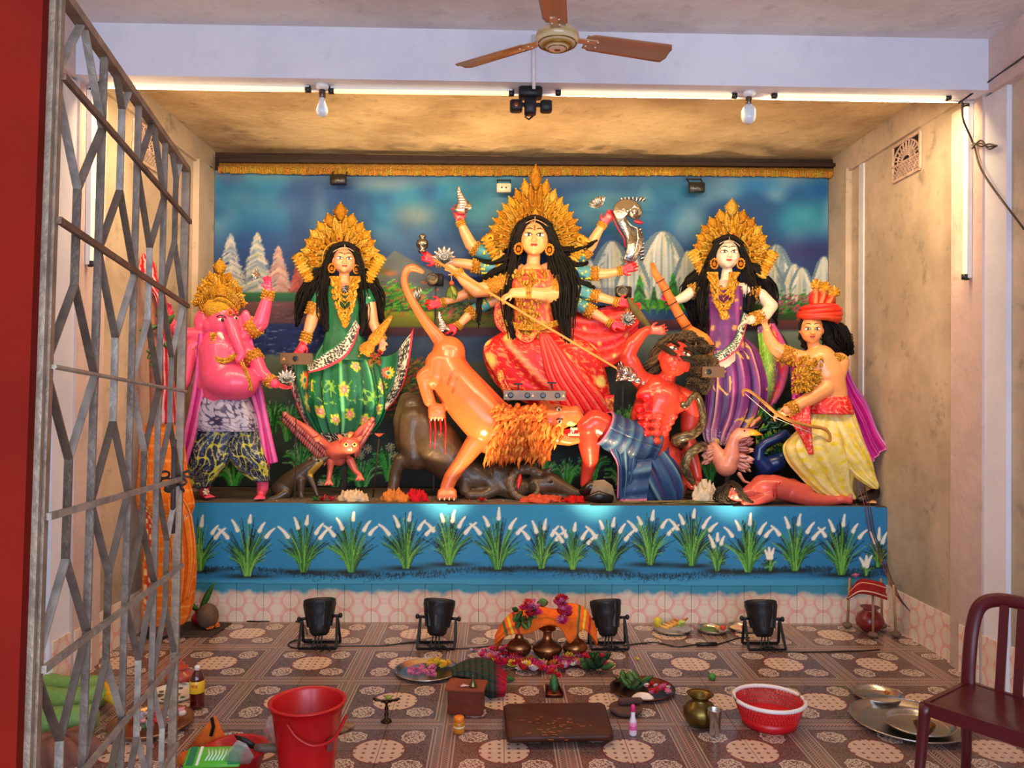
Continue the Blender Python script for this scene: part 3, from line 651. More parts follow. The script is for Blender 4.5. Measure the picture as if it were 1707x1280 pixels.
# ============================================================ FIGURE TOOLS
_cap = MB.capsule
class Body:
    """one continuous figure: limbs and masses laid out as joints with radii, fused into a single surface"""
    def __init__(s, Y, col, vox=.0085, smooth=3):
        smooth += 3
        s.Y = Y; s.col = col; s.mb = MB(col); s.vox = vox; s.sm = smooth; s.reg = []; s.s = Y/F; s.carve = []
    def pt(s, p):
        return D(p[0], p[1], s.Y, p[3] if len(p) > 3 else 0)
    def chain(s, pts, col=None, grow=1.12):
        """pts: (px, py, radius_px, towards-camera px)"""
        W_ = [(s.pt(p), p[2]*s.s) for p in pts]
        for (a, ra), (b, rb) in zip(W_[:-1], W_[1:]):
            s.mb.capsule(a, b, ra, rb, n=26)
            if col: s.reg.append((a, b, ra*grow, rb*grow, col))
        return W_
    def ball(s, px, py, d, r, M=None, col=None):
        r = (r, r, r) if isinstance(r, (int, float)) else r
        c = D(px, py, s.Y, d); s.mb.ell(c, (r[0]*s.s, r[1]*s.s, r[2]*s.s), M, nu=28, nv=18)
        if col: s.reg.append((c, c, max(r)*s.s*1.1, max(r)*s.s*1.1, col))
    def colour(s, a, b, ra, rb, col):
        """paint a stretch of the surface: pixel points with radius"""
        s.reg.append((s.pt(a), s.pt(b), ra*s.s, rb*s.s, col))
    def hand(s, w, tip, L=None, nrm=(0, -1, 0), curl=.35, thumb=1, spread=1.0, col=None, wr=4.5):
        """w: wrist (px,py,r,d); tip: (px,py,_,d) where the middle finger would end; nrm: palm side"""
        a = s.pt(w); b = s.pt(tip); u = (b-a).normalized(); L = L*s.s if L else (b-a).length
        n = Vector(nrm); n = (n-u*n.dot(u)).normalized(); x = u.cross(n).normalized()
        pal = .5*L; fr = .052*L; m = s.mb
        k0 = a+u*pal
        for o in (-.14, -.05, .05, .14):
            m.capsule(a+x*o*L*.7+u*.02*L, k0+x*o*L, .085*L, .078*L, n=10)
            s.reg.append((a+u*.10*L, k0+x*o*L, .15*L, .11*L, col)) if col else None
        for i, (o, q) in enumerate(((-.165, .36), (-.055, .46), (.055, .50), (.165, .42))):
            dr = (u+x*(o*1.3*spread)+n*curl*.25).normalized(); p0 = k0+x*o*L-u*.03*L
            p1 = p0+dr*q*L*.5; d2 = (dr+n*curl).normalized(); p2 = p1+d2*q*L*.3; d3 = (d2+n*curl*1.2).normalized(); p3 = p2+d3*q*L*.22
            for A, B, ra, rb in ((p0, p1, fr*1.05, fr), (p1, p2, fr, fr*.92), (p2, p3, fr*.92, fr*.8)):
                m.capsule(A, B, ra, rb, n=8)
                if col: s.reg.append((A, B, ra*1.5, rb*1.5, col))
        t0 = a+u*.14*L+x*thumb*.12*L; t1 = t0+(u*.55+x*thumb*.75+n*.2).normalized()*.22*L; t2 = t1+(u*.9+x*thumb*.25+n*.3).normalized()*.17*L
        for A, B, ra, rb in ((t0, t1, fr*1.35, fr*1.1), (t1, t2, fr*1.1, fr*.9)):
            m.capsule(A, B, ra, rb, n=8)
            if col: s.reg.append((A, B, ra*1.4, rb*1.4, col))
        return k0
    def foot(s, a, tip, r=8, col=None, nrm=(0, 0, -1)):
        """a: ankle, tip: toes, both px; toes separate"""
        A = s.pt(a); B = s.pt(tip); u = (B-A); u.z = 0; L = max(u.length, r*3*s.s); u.normalize(); x = u.cross(Vector((0, 0, 1))).normalized(); R = r*s.s
        g = Vector((A.x, A.y, B.z)); m = s.mb
        m.capsule(A, g+Vector((0, 0, R*.6)), R*.8, R*.75); m.capsule(g-u*R*.6+Vector((0, 0, R*.55)), g+u*L*.6+Vector((0, 0, R*.4)), R*.6, R*.42); m.capsule(g+Vector((0, 0, R*.6)), g+u*L*.65+x*R*.35+Vector((0, 0, R*.35)), R*.6, R*.38)
        for i in range(5):
            o = (i-2)*.34*R; q = L*(.62+.02*i); m.capsule(g+u*L*.5+x*o+Vector((0, 0, R*.3)), g+u*(q+R*.55)+x*o*1.15+Vector((0, 0, R*.22)), R*.2, R*.18, n=8)
        if col: s.reg.append((g, g+u*L, R*1.6, R*1.6, col)); s.reg.append((A, g, R, R, col))
    def build(s, name, fin, parent=None, fn=None):
        me = s.mb.mesh(name); o = bpy.data.objects.new(name, me); COLL.objects.link(o)
        rm = o.modifiers.new('r', 'REMESH'); rm.mode = 'VOXEL'; rm.voxel_size = s.vox
        sm = o.modifiers.new('s', 'SMOOTH'); sm.factor = .5; sm.iterations = s.sm
        dg = bpy.context.evaluated_depsgraph_get(); ev = o.evaluated_get(dg); m2 = bpy.data.meshes.new_from_object(ev)
        bpy.data.objects.remove(o); bpy.data.meshes.remove(me)
        n = len(m2.vertices); V = np.empty(n*3, np.float32); m2.vertices.foreach_get('co', V); V = V.reshape(-1, 3)
        C = np.tile(np.array(lin(s.col)), (n, 1))
        for a, b, ra, rb, col in s.reg:
            a = np.array(a); d = np.array(b)-a; L2 = d.dot(d)+1e-12; t = np.clip(((V-a) @ d)/L2, 0, 1)
            ds = np.linalg.norm(V-(a+t[:, None]*d), axis=1)-(ra+(rb-ra)*t); m = np.clip(.5-ds/.006, 0, 1)[:, None]
            C = C*(1-m)+np.array(lin(col))*m
        if fn is not None: C = fn(V, C)
        for at in list(m2.color_attributes): m2.color_attributes.remove(at)
        at = m2.color_attributes.new('Col', 'FLOAT_COLOR', 'POINT'); C4 = np.ones((n, 4), np.float32); C4[:, :3] = C; at.data.foreach_set('color', C4.ravel())
        m2.name = name
        return link(name, m2, fin, parent)
def head_matrix(yaw=0, pitch=0, roll=0):
    """columns: image right, up, towards viewer; yaw>0 turns to image right"""
    B = Matrix(((1, 0, 0), (0, 0, -1), (0, 1, 0)))
    return B @ Matrix.Rotation(-roll, 3, 'Z') @ Matrix.Rotation(yaw, 3, 'Y') @ Matrix.Rotation(-pitch, 3, 'X')
class Face:
    """head of height h metres around point c; adds the skull to the body, the features as children"""
    def __init__(s, body, px, py, d, hpx, yaw=0, pitch=0, roll=0, skin=None, ears=True):
        s.b = body; s.c = D(px, py, body.Y, d); s.h = hpx*body.s; s.M = head_matrix(yaw, pitch, roll)
        m = body.mb; e = s.e
        e(0, .08, -.12, .36, .42, .40); e(0, -.05, .02, .35, .41, .35); e(0, -.25, .06, .25, .2, .27); e(0, -.37, .2, .10, .085, .09)
        for k in (-1, 1): e(k*.17, -.14, .17, .12, .13, .15); e(k*.13, .13, .25, .13, .06, .08)
        m.capsule(s.p(0, .04, .34), s.p(0, -.13, .44), .026*s.h, .042*s.h, n=10)
        for k in (-1, 1): m.ell(s.p(k*.045, -.135, .40), [.04*s.h]*3)
        e(0, -.235, .31, .08, .045, .06)
        if ears:
            for k in (-1, 1): e(k*.35, -.06, -.05, .045, .12, .08)
    def p(s, x, y, z): return s.c+s.M @ (Vector((x, y, z))*s.h)
    def e(s, x, y, z, rx, ry, rz):
        s.b.mb.ell(s.p(x, y, z), (rx*s.h, ry*s.h, rz*s.h), s.M, nu=26, nv=16)
    def zs(s, x, y): return .02+.35*math.sqrt(max(0., 1-(x/.35)**2-((y+.06)/.42)**2))
    def features(s, parent, lip=(200, 40, 40), brow=(30, 18, 14), bindi=(190, 20, 30), third=False, big=1.0, angry=False, lw=.095):
        h = s.h; w = .104*big
        for k in (-1, 1):
            m = MB((244, 238, 225)); z = s.zs(k*.145, .02)+.012
            m.ell(s.p(k*.145, .015, z-.006), (w*h, .038*big*h, .03*h), s.M, (246, 240, 226), 12, 8)
            m.ell(s.p(k*.145+.0, .015, z+.012), (.034*big*h, .035*big*h, .016*h), s.M, (22, 12, 10), 10, 6)
            m.build('eye', 'painted_clay', parent)
        for k in (-1, 1):
            m = MB(brow); z = lambda x, y: s.zs(x, y)+.02
            for off, y0, rr in ((0, .052*big, .013), (0, .125, .014), (0, -.02, .007)):
                amp = .035 if rr > .008 else -.018
                pts = []
                for i in range(7):
                    t = i/6; x = k*(.045+.22*t); y = y0+amp*math.sin(t*math.pi)-.012*t*(1 if y0 > .1 else 0)
                    if rr == .014: y = (.165+.05*math.sin(t*math.pi)-.035*t) if not angry else (.10+.05*math.sin(t*math.pi)+.04*t)
                    if rr == .013: y = .015+(.040*big)*math.sin(t*math.pi)+.016*t
                    if rr == .007: y = .015-(.032*big)*math.sin(t*math.pi)
                    pts.append(s.p(x, y, z(x, y)+(.012 if rr != .014 else 0)))
                m.tube(pts, [rr*h*q for q in (.5, .9, 1, 1, .9, .7, .4)], 6)
            m.build('eyebrow', 'painted_clay', parent)
        m = MB(lip)
        for y, r in ((-.225, .017), (-.25, .022)):
            pts = [s.p(lw*(i/4-1), y+.016*abs(i/4-1)**2, .362-.05*abs(i/4-1)**2) for i in range(9)]
            m.tube(pts, [r*h*q for q in (.2, .6, .85, 1, .85 if y > -.24 else 1, 1, .85, .6, .2)], 6)
        m.build('lips', 'painted_clay', parent)
        if bindi:
            m = MB(bindi); m.ell(s.p(0, .16, s.zs(0, .16)+.015), (.022*h, .026*h, .014*h), s.M)
            if third: m.ell(s.p(0, .235, s.zs(0, .235)+.02), (.018*h, .05*h, .02*h), s.M)
            m.build('bindi', 'painted_clay', parent)
    def earrings(s, parent, size=.13, col=(245, 165, 50)):
        h = s.h
        for k in (-1, 1):
            m = MB(col)
            for i in range(12):
                a = i*math.pi/6; m.ell(s.p(k*.40+size*.75*math.cos(a), -.30+size*math.sin(a), .08), [.026*h*1.3]*3, nu=8, nv=5)
            m.tube([s.p(k*.40+size*.7*math.cos(a*math.pi/8), -.30+size*math.sin(a*math.pi/8), .08) for a in range(17)], .022*h, 6)
            m.ell(s.p(k*.40, -.31, .085), (size*.4*h, size*.5*h, .02*h), s.M, (220, 130, 30))
            m.ell(s.p(k*.38, -.16, .06), [.035*h]*3); m.tube([s.p(k*.38, -.16, .06), s.p(k*.40, -.22, .08)], .012*h, 5)
            m.build('earring', 'gilded', parent)
GOLDS = [(246, 186, 56), (236, 170, 40), (252, 204, 84), (220, 150, 34)]
def crown(parent, cx, cy, Y, d, Lf, ang=(-105, 105), n=15, inner=18, wings=True, seed=1, base_w=None, hair_gap=None):
    """pierced gilt halo: rows of beaded leaves around the head; Lf(deg from up) -> outer length px"""
    r = random.Random(seed); m = MB(GOLDS[0]); s_ = Y/F; v = Vector((0, -1, 0)); c = D(cx, cy, Y, d)
    def pol(a, L): return c+Vector((math.sin(a)*L*s_, 0, math.cos(a)*L*s_))
    # back plate
    N_ = 48; outer = []; inn = []
    for i in range(N_+1):
        a = math.radians(ang[0]+(ang[1]-ang[0])*i/N_); outer.append(pol(a, Lf(math.degrees(a))*.8)); inn.append(pol(a, inner))
    vs = [q+Vector((0, o, 0)) for o in (.012, 0) for p_ in (inn, outer) for q in p_]; K = N_+1; fs = []
    for i in range(N_):
        fs += [(i, i+1, K+i+1, K+i), (2*K+i, 3*K+i, 3*K+i+1, 2*K+i+1), (K+i, K+i+1, 3*K+i+1, 3*K+i), (i, 2*K+i, 2*K+i+1, i+1)]
    fs += [(0, K, 3*K, 2*K), (N_, 2*K+N_, 3*K+N_, K+N_)]
    m.add(vs, fs, (238, 158, 32))
    for row, (f0, f1, wn, nn) in enumerate(((.62, 1.0, 1.0, n), (.42, .76, .9, n), (.2, .52, .8, n-2))):
        for i in range(nn):
            t = (i+(.5 if row == 1 else 0))/(nn-1)
            if t > 1: continue
            a = math.radians(ang[0]+(ang[1]-ang[0])*t); L = Lf(math.degrees(a)); lo = inner+(L-inner)*(f0-.25 if row else .55); hi = inner+(L-inner)*f1
            seg = abs(math.radians(ang[1]-ang[0]))/(nn-1)*(lo+hi)/2*1.15
            p0 = pol(a, lo)+v*(.004+.008*row); u = (pol(a, hi)-p0).normalized()
            m.petal(p0, u, v, (hi-lo)*s_, max(seg, 7)*s_*wn, .08, r.choice(GOLDS), thick=.16)
            m.tube([pol(a, lo+(hi-lo)*.15)+v*(.014+.01*row), pol(a, lo+(hi-lo)*.75)+v*(.018+.01*row)], .0022, 5, col=(190, 110, 20))
            m.ell(pol(a, hi)+v*(.006+.008*row), [1.7*s_]*3, col=(255, 196, 70), nu=8, nv=5)
            for k in (-1, 1):   # scrolls at the leaf's shoulders
                x = u.cross(v)*k; q = pol(a, lo+(hi-lo)*.55)+v*(.006+.01*row)+x*seg*.42*s_
                m.tube([q+x*(math.cos(w)*2.2*s_)*(1-w/9)+u*(math.sin(w)*2.2*s_)*(1-w/9) for w in np.linspace(0, 5.5, 9)], .9*s_, 5, col=r.choice(GOLDS))
    for i in range(46):   # bead rim round the head
        a = math.radians(ang[0]+(ang[1]-ang[0])*i/45); m.ell(pol(a, inner+2)+v*.03, [1.6*s_]*3, col=(255, 200, 80), nu=7, nv=5)
    if wings:
        for k in (-1, 1):
            L = Lf(88); q = c+Vector((k*L*.9*s_, -.05, -4*s_))
            m.tube([q+Vector((k*6*s_*math.cos(w)*(1-w/9), 0, 6*s_*math.sin(w)*(1-w/9)+6*s_)) for w in np.linspace(-1, 5.2, 12)], [3.2*s_*(1-i/16) for i in range(12)], 7, col=(255, 190, 60))
            for j in range(9):
                t = j/8; p0 = c+Vector((k*(L*1.0-L*.30*t)*s_, -.045, (2-40*t*L/75)*s_))
                m.petal(p0+Vector((-k*9*s_, 0, 5*s_)), Vector((k*.8, 0, -.45)), v, 20*s_, 10*s_, .1, r.choice(GOLDS)); m.ell(p0, [2*s_]*3, col=(255, 196, 70), nu=7, nv=5)
    # small front peak
    m.petal(c+Vector((0, -.05, (inner+0)*s_)), Vector((0, 0, 1)), v, 19*s_, 15*s_, .05, (255, 184, 50)); m.ell(c+Vector((0, -.06, (inner+6)*s_)), [2*s_]*3, col=(190, 30, 40))
    return m.build('crown', 'gilded', parent)
def hair(parent, guides, Y, nstr=26, col=(16, 11, 10), r=1.5, jit=1.0, seed=3, name='hair', wav=2.4, fin='hair_fibre', cols=None):
    """guides: list of [(px,py,d,halfwidth_px), ...]; strands are real tapered tubes"""
    m = MB(col); rr = random.Random(seed); s_ = Y/F
    for g in guides:
        A = catmull(g, 14); cen = [D(a[0], a[1], Y, a[2]) for a in A]; ws = A[:, 3]
        m.tube(cen, [max(w*.72, .6)*s_ for w in ws], 9, flat=.6)
        for k in range(int(nstr*max(.35, ws.max()/14))):
            a = rr.uniform(0, 2*math.pi); q = math.sqrt(rr.random()); ph = rr.uniform(0, 6); f = rr.uniform(.6, 1.0); fr_ = rr.uniform(3, 5)
            pts = []
            for i in range(14):
                w = ws[i]*(.7+.45*q); wv = wav*.9*math.sin(ph+i*fr_*.35)
                pts.append(cen[i]+Vector(((math.cos(a)*w*q*1.05+wv)*s_, -abs(math.sin(a))*w*.7*s_*(1 if rr.random() < 2 else 1), wv*.5*s_)))
            n_ = max(5, int(14*f)); rs = [r*s_*(1-.7*(i/n_)**2) for i in range(n_)]
            m.tube(pts[:n_], rs, 5, col=(rr.choice(cols) if cols else col), cap=True)
    return m.build(name, fin, parent)
def loft(name, rows, Y, fin, parent, colfn, nv=90, nu=120, depth=.55, fold=.10, folds=11, power=2.3, seed=0, foldgrow=1.0, cap=True, skew=0.):
    """draped tube of cloth: rows (py, left px, right px, d); folds run down it, deeper towards the hem. colfn(u,v,fold)->(..,3) srgb 0..255"""
    A = catmull([list(r_)+[0]*(4-len(r_)) for r_ in rows], nv); u = np.linspace(0, 1, nu, endpoint=False); th = -2*np.pi*u+3*np.pi/2
    rs = np.random.RandomState(seed); ph = rs.rand(4)*6
    G = np.zeros((nv, nu, 3)); FL = np.zeros((nv, nu)); s_ = Y/F
    for j in range(nv):
        py, xl, xr, d = A[j]; v = j/(nv-1); c = D((xl+xr)/2, py, Y, d); w = (xr-xl)/2*s_
        cs, sn = np.cos(th), np.sin(th); q = (np.abs(cs)**power+np.abs(sn)**power)**(-1/power)
        fw = th+skew*v
        f = .6*np.sin(folds*fw+ph[0]+1.5*v)+.3*np.sin(folds*1.7*fw+ph[1]-2*v)+.25*np.sin(folds*.5*fw+ph[2]+v)
        amp = fold*(.25+.75*v**foldgrow)
        R = q*(1+amp*f*(.35+.65*np.abs(sn))); G[j, :, 0] = c.x+w*R*cs*(1.0/(1+amp*.4)); G[j, :, 1] = c.y-max(w*depth, .05)*R*sn; G[j, :, 2] = c.z
        FL[j] = f
    U, Vv = np.meshgrid(u, np.linspace(0, 1, nv)); C = lin_np(np.clip(colfn(U, Vv, FL), 0, 255)/255.)
    V, Fq, Cc = gridmesh(G, C, 0, True)
    V = np.vstack([V, G[0].mean(0), G[-1].mean(0)]); Cc = np.vstack([Cc, C[0, 0], C[-1, 0]]); k = nv*nu
    F_ = Fq.tolist()+[(k, (i+1) % nu, i) for i in range(nu)]+[(k+1, (nv-1)*nu+i, (nv-1)*nu+(i+1) % nu) for i in range(nu)]
    return link(name, mesh_np(name, V.tolist(), F_, Cc), fin, parent)
def sheet(name, A, B, Y, fin, parent, colfn, nu=90, nv=50, thick=.012, ripple=.02, freq=7, seed=0, mid=None, bulge=0.):
    """cloth hanging between two edges A and B [(px,py,d)...]; u runs along the edges, v from A to B"""
    a = catmull(A, nu); b = catmull(B, nu); m = catmull(mid, nu) if mid else None; rs = np.random.RandomState(seed); ph = rs.rand(3)*6
    G = np.zeros((nv, nu, 3)); U, Vv = np.meshgrid(np.linspace(0, 1, nu), np.linspace(0, 1, nv)); FL = .6*np.sin(freq*2*np.pi*Vv+ph[0]+1.2*U)+.4*np.sin(freq*3.3*Vv+ph[1]+2*U)
    for i in range(nu):
        for j in range(nv):
            v = j/(nv-1)
            q = a[i]*(1-v)+b[i]*v
            if m is not None: q = a[i]*(1-v)*(1-2*v)+m[i]*4*v*(1-v)+b[i]*v*(2*v-1)
            p = D(q[0], q[1], Y, q[2]+bulge*math.sin(math.pi*v)); G[j, i] = (p.x, p.y-ripple*FL[j, i]*min(1, 6*v*(1-v)+.3), p.z)
    C = lin_np(np.clip(colfn(U, Vv, FL), 0, 255)/255.)
    V, Fq, Cc = gridmesh(G, C, thick)
    return link(name, mesh_np(name, V.tolist(), Fq.tolist(), Cc), fin, parent)
# colour patterns for painted cloth
def K(c): return np.array(c, float)
def mixc(a, m, c): m = np.clip(m, 0, 1)[..., None]; return a*(1-m)+K(c)*m
def flowers(C, U, V, cells, R, asp, petals=6, col=(240, 130, 150), col2=(240, 230, 90), seed=0, leaf=(190, 210, 40)):
    rs = np.random.RandomState(seed)
    for (cu, cv) in cells:
        du = (U-cu)*asp; dv = V-cv; r = np.sqrt(du**2+dv**2)/R; a = np.arctan2(dv, du)+rs.rand()*6
        C = mixc(C, (1.35+.2*np.sin(a*5)-r)*6*(np.abs(np.sin(a*petals/2)) > .3), leaf)
        C = mixc(C, (.75+.22*np.cos(a*petals)-r)*8, col); C = mixc(C, (.3-r)*8, col2)
    return C
def scrolls(C, U, V, fu, fv, col, m, seed=0, th=.28):
    rs = np.random.RandomState(seed)
    w = np.sin(U*fu+2.2*np.sin(V*fv*.7+1))+np.sin(V*fv+2.4*np.sin(U*fu*.6+2)); k = np.abs(w) < th
    return mixc(C, k*m, col)
def chainband(parent, name, Y, pts, w, col=GOLDS[0], n=None, fin='gilded', seed=0, rows=2):
    """gold jewellery laid over the figure: beads and small leaves along a path of (px,py,d)"""
    L = sum(math.dist(pts[i][:2], pts[i+1][:2]) for i in range(len(pts)-1)); n = n or max(6, int(L/2.6)); A = catmull(pts, n); m = MB(col); rr = random.Random(seed); s_ = Y/F
    for i, q in enumerate(A):
        nx = A[min(i+1, n-1)]-A[max(i-1, 0)]; l = math.hypot(nx[0], nx[1])+1e-6; ox, oy = -nx[1]/l, nx[0]/l
        for k in range(rows):
            o = (k-(rows-1)/2)*w/max(rows, 1); m.ell(D(q[0]+ox*o, q[1]+oy*o, Y, q[2]+1), [w/rows*.62*s_]*3, col=rr.choice(GOLDS) if col == GOLDS[0] else col, nu=7, nv=5)
    return m.build(name, fin, parent)
def bangle(par, body, p, axis, r, w=2.2, n=2, col=GOLDS[0], beads=True):
    m = MB(col)
    c = body.pt(p); u = axis.normalized(); x, y, _ = frame_from(u); s_ = body.s
    for k in range(n):
        cc = c+u*(k-(n-1)/2)*w*1.3*s_; pts = [cc+(x*math.cos(a)+y*math.sin(a))*r*s_ for a in np.linspace(0, 2*math.pi, 17)]
        m.tube(pts, w*.55*s_, 6, col=col, cap=False)
        if beads:
            for q in pts[:-1]: m.ell(q, [w*.42*s_]*3, col=random.choice(GOLDS), nu=6, nv=4)
    m.build('bangle', 'gilded', par)
def armlet(par, body, a, b, r, n=5):
    """filigree cuff covering the stretch a-b of an arm"""
    A = body.pt(a); B = body.pt(b); x, y, u = frame_from(B-A); s_ = body.s; L = (B-A).length; m = MB(GOLDS[1]); m.tube([A, B], (r-.6)*s_, 14, col=(236, 160, 60))
    for i in range(n):
        for k in range(12):
            q = 2*math.pi*(k+.5*(i % 2))/12; p = A+u*L*i/(n-1)+(x*math.cos(q)+y*math.sin(q))*r*s_
            m.ell(p, [1.9*s_]*3, col=random.choice(GOLDS), nu=6, nv=4)
    m.build('armlet', 'gilded', par)
# ============================================================ TEN ARMED GODDESS (centre)
SK = (250, 178, 118); RED = (238, 34, 48)
Y = 6.45
g = empty('goddess_statue', (D(905, 700, Y).x, Y, ZP), 'large clay goddess with ten arms, tall golden crown and red sari', 'statue')
b = Body(Y, SK, .0072, 2)
b.chain([(888, 585, 34, 0), (887, 530, 29, 0), (886, 480, 30, 2), (887, 462, 24, 2)])
b.chain([(850, 464, 14, 0), (925, 462, 14, 0)]); b.chain([(887, 462, 12, 2), (890, 425, 11, 4)])
for k in (-1, 1): b.ball(886+k*15, 478, 18, 13)
fa = Face(b, 891, 397, 12, 64, yaw=-.06, roll=.03)
front_l = [(848, 468, 14, 6), (812, 482, 13, 14), (795, 484, 12, 18), (775, 468, 10, 22), (764, 455, 8, 24)]
front_r = [(927, 468, 14, 8), (922, 490, 14, 20), (905, 492, 13, 28), (880, 488, 10, 34), (856, 488, 8, 36)]
b.chain(front_l); b.chain(front_r)
b.hand((764, 455, 0, 24), (742, 442, 0, 26), 30, nrm=(0, -1, -.3), curl=1.5, thumb=-1); b.hand((856, 488, 0, 36), (832, 500, 0, 38), 30, nrm=(0, .6, -.8), curl=1.3, thumb=1)
back = {
 'L1': [(868, 452, 12, -10), (830, 428, 11, -12), (796, 417, 11, -12), (785, 408, 10.5, -12), (775, 388, 9, -10), (768, 372, 6.5, -8)],
 'L2': [(868, 460, 12, -8), (830, 448, 10, -8), (800, 445, 10, -6), (775, 440, 9, -4), (750, 438, 8, 0), (731, 437, 6, 2)],
 'L3': [(860, 480, 12, -8), (815, 480, 10, -8), (790, 484, 9.5, -6), (765, 495, 8, -2), (739, 504, 6, 0)],
 'L4': [(860, 490, 12, -8), (812, 505, 10, -8), (790, 518, 9, -4), (775, 532, 7.5, 0), (764, 543, 6, 2)],
 'R1': [(906, 452, 12, -10), (945, 434, 11, -12), (972, 424, 11, -12), (985, 408, 10, -10), (995, 390, 8, -8), (1003, 376, 6.5, -8)],
 'R2': [(906, 460, 12, -8), (955, 452, 10, -8), (985, 456, 10, -6), (1010, 456, 8, -2), (1033, 452, 6, 0)],
 'R3': [(915, 476, 12, -8), (958, 480, 10, -8), (985, 491, 9.5, -6), (1010, 498, 7.5, -2), (1027, 503, 6, 0)],
 'R4': [(915, 490, 12, -8), (957, 505, 10.5, -8), (978, 515, 10, -4), (1000, 528, 8, 0), (1016, 538, 6, 2)]}
for k, ch in back.items(): b.chain(ch)
for w, t, th in (((768, 372, 0, -8), (757, 332, 0, -6), 1), ((731, 437, 0, 2), (700, 424, 0, 6), -1), ((739, 504, 0, 0), (706, 510, 0, 6), 1), ((764, 543, 0, 2), (738, 551, 0, 8), -1),
                 ((1003, 376, 0, -8), (1024, 350, 0, -4), -1), ((1033, 452, 0, 0), (1062, 442, 0, 4), 1), ((1027, 503, 0, 0), (1060, 507, 0, 6), -1), ((1016, 538, 0, 2), (1050, 545, 0, 8), 1)):
    b.hand(w, t, 36, nrm=(0, -1, 0), curl=.75, thumb=th, col=RED)
b.build('body', 'painted_clay', g)
fa.features(g, third=True, big=1.15); fa.earrings(g, .13)
def Lf(a):
    a = abs(a); return float(np.interp(a, [0, 8, 20, 35, 55, 75, 92, 105], [128, 108, 94, 84, 80, 80, 84, 66]))
crown(g, 892, 402, Y, -6, Lf, (-104, 104), 21, 32, True)
def goldcol(C, U, V): return C
# skirt of the sari
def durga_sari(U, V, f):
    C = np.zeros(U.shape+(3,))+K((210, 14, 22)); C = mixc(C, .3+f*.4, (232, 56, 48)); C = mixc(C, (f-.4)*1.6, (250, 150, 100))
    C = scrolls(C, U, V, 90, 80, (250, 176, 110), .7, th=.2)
    for cu, cv, r_ in ((.40, .2, .05), (.33, .42, .045), (.6, .72, .04), (.66, .55, .035), (.62, .9, .035), (.3, .28, .03), (.72, .3, .035), (.55, .4, .03)):
        d_ = np.sqrt(((U-cu)*1.5)**2+((V-cv)*.8)**2)/r_; C = mixc(C, (1.2-d_)*2, (250, 200, 110)); C = mixc(C, (.7-d_)*3, (236, 224, 110))
    C = mixc(C, (V-.93)*60, (222, 150, 60)); C = scrolls(C, U, V, 160, 90, (90, 20, 20), (V > .94)*.9, th=.5); return mixc(C, (V-.985)*200, (235, 40, 50))
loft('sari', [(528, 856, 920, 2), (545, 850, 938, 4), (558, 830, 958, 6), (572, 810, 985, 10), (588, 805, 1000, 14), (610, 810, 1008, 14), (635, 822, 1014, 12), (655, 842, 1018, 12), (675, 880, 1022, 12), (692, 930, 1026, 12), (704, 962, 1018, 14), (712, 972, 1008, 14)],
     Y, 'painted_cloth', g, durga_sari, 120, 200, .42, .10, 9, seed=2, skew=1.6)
# diagonal pleats falling from the waist to the lower right
for i in range(9):
    m = MB((240, 90, 80) if i % 2 else (226, 24, 34)); o = i*5.5
    m.tube([D(*q[:2], Y, q[2]) for q in catmull([(900+o*.3, 556, 46), (905+o*.8, 590, 56), (915+o*1.2, 630, 58), (935+o*1.35, 665, 52), (955+o*1.45-6, 692, 42)], 16)], [s_*Y/F for s_ in np.linspace(1.8, 4.6, 16)], 8)
    m.build('pleat', 'painted_cloth', g)
def red_drape(U, V, f):
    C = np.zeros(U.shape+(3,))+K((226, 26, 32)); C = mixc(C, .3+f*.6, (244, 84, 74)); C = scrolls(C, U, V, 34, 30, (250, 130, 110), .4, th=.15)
    return mixc(C, (np.sin(U*18)*np.sin(V*13)-.8)*6, (240, 210, 120))
sheet('sari_drape', [(940, 512, -14), (980, 512, -16), (1030, 508, -14), (1068, 504, -8)], [(960, 590, 2), (990, 612, 4), (1030, 605, 6), (1062, 568, 4)], Y, 'painted_cloth', g, red_drape, 60, 40, .012, .03, 3, 3)
def gold_brd(U, V, f):
    C = np.zeros(U.shape+(3,))+K((196, 30, 34)); C = scrolls(C, U, V, 60, 14, (240, 176, 80), 1, th=.55); return mixc(C, (np.abs(V-.5)-.42)*40, (236, 40, 50))
# gathered end of the sari beside the left hip and tied corner at the lower right
sheet('sari_border', [(826, 505, 10), (823, 525, 10), (828, 545, 12), (846, 562, 14)], [(846, 500, 12), (846, 520, 12), (848, 540, 12), (858, 556, 14)], Y, 'painted_cloth', g, gold_brd, 40, 16, .012, .006, 1)
sheet('sari_border', [(852, 545, 30), (864, 566, 44), (884, 572, 48), (897, 556, 44)], [(860, 540, 28), (868, 556, 40), (882, 560, 44), (890, 548, 40)], Y, 'painted_cloth', g, gold_brd, 40, 12, .012, .004, 1)
sheet('sari_border', [(992, 676, 30), (1008, 662, 30), (1024, 658, 26)], [(998, 708, 30), (1014, 706, 30), (1022, 694, 26)], Y, 'painted_cloth', g, gold_brd, 40, 20, .012, .01, 2)
sheet('sari_border', [(824, 606, 34), (832, 640, 40), (846, 668, 36)], [(836, 610, 38), (846, 640, 44), (866, 664, 42)], Y, 'painted_cloth', g, gold_brd, 40, 16, .012, .008, 2)
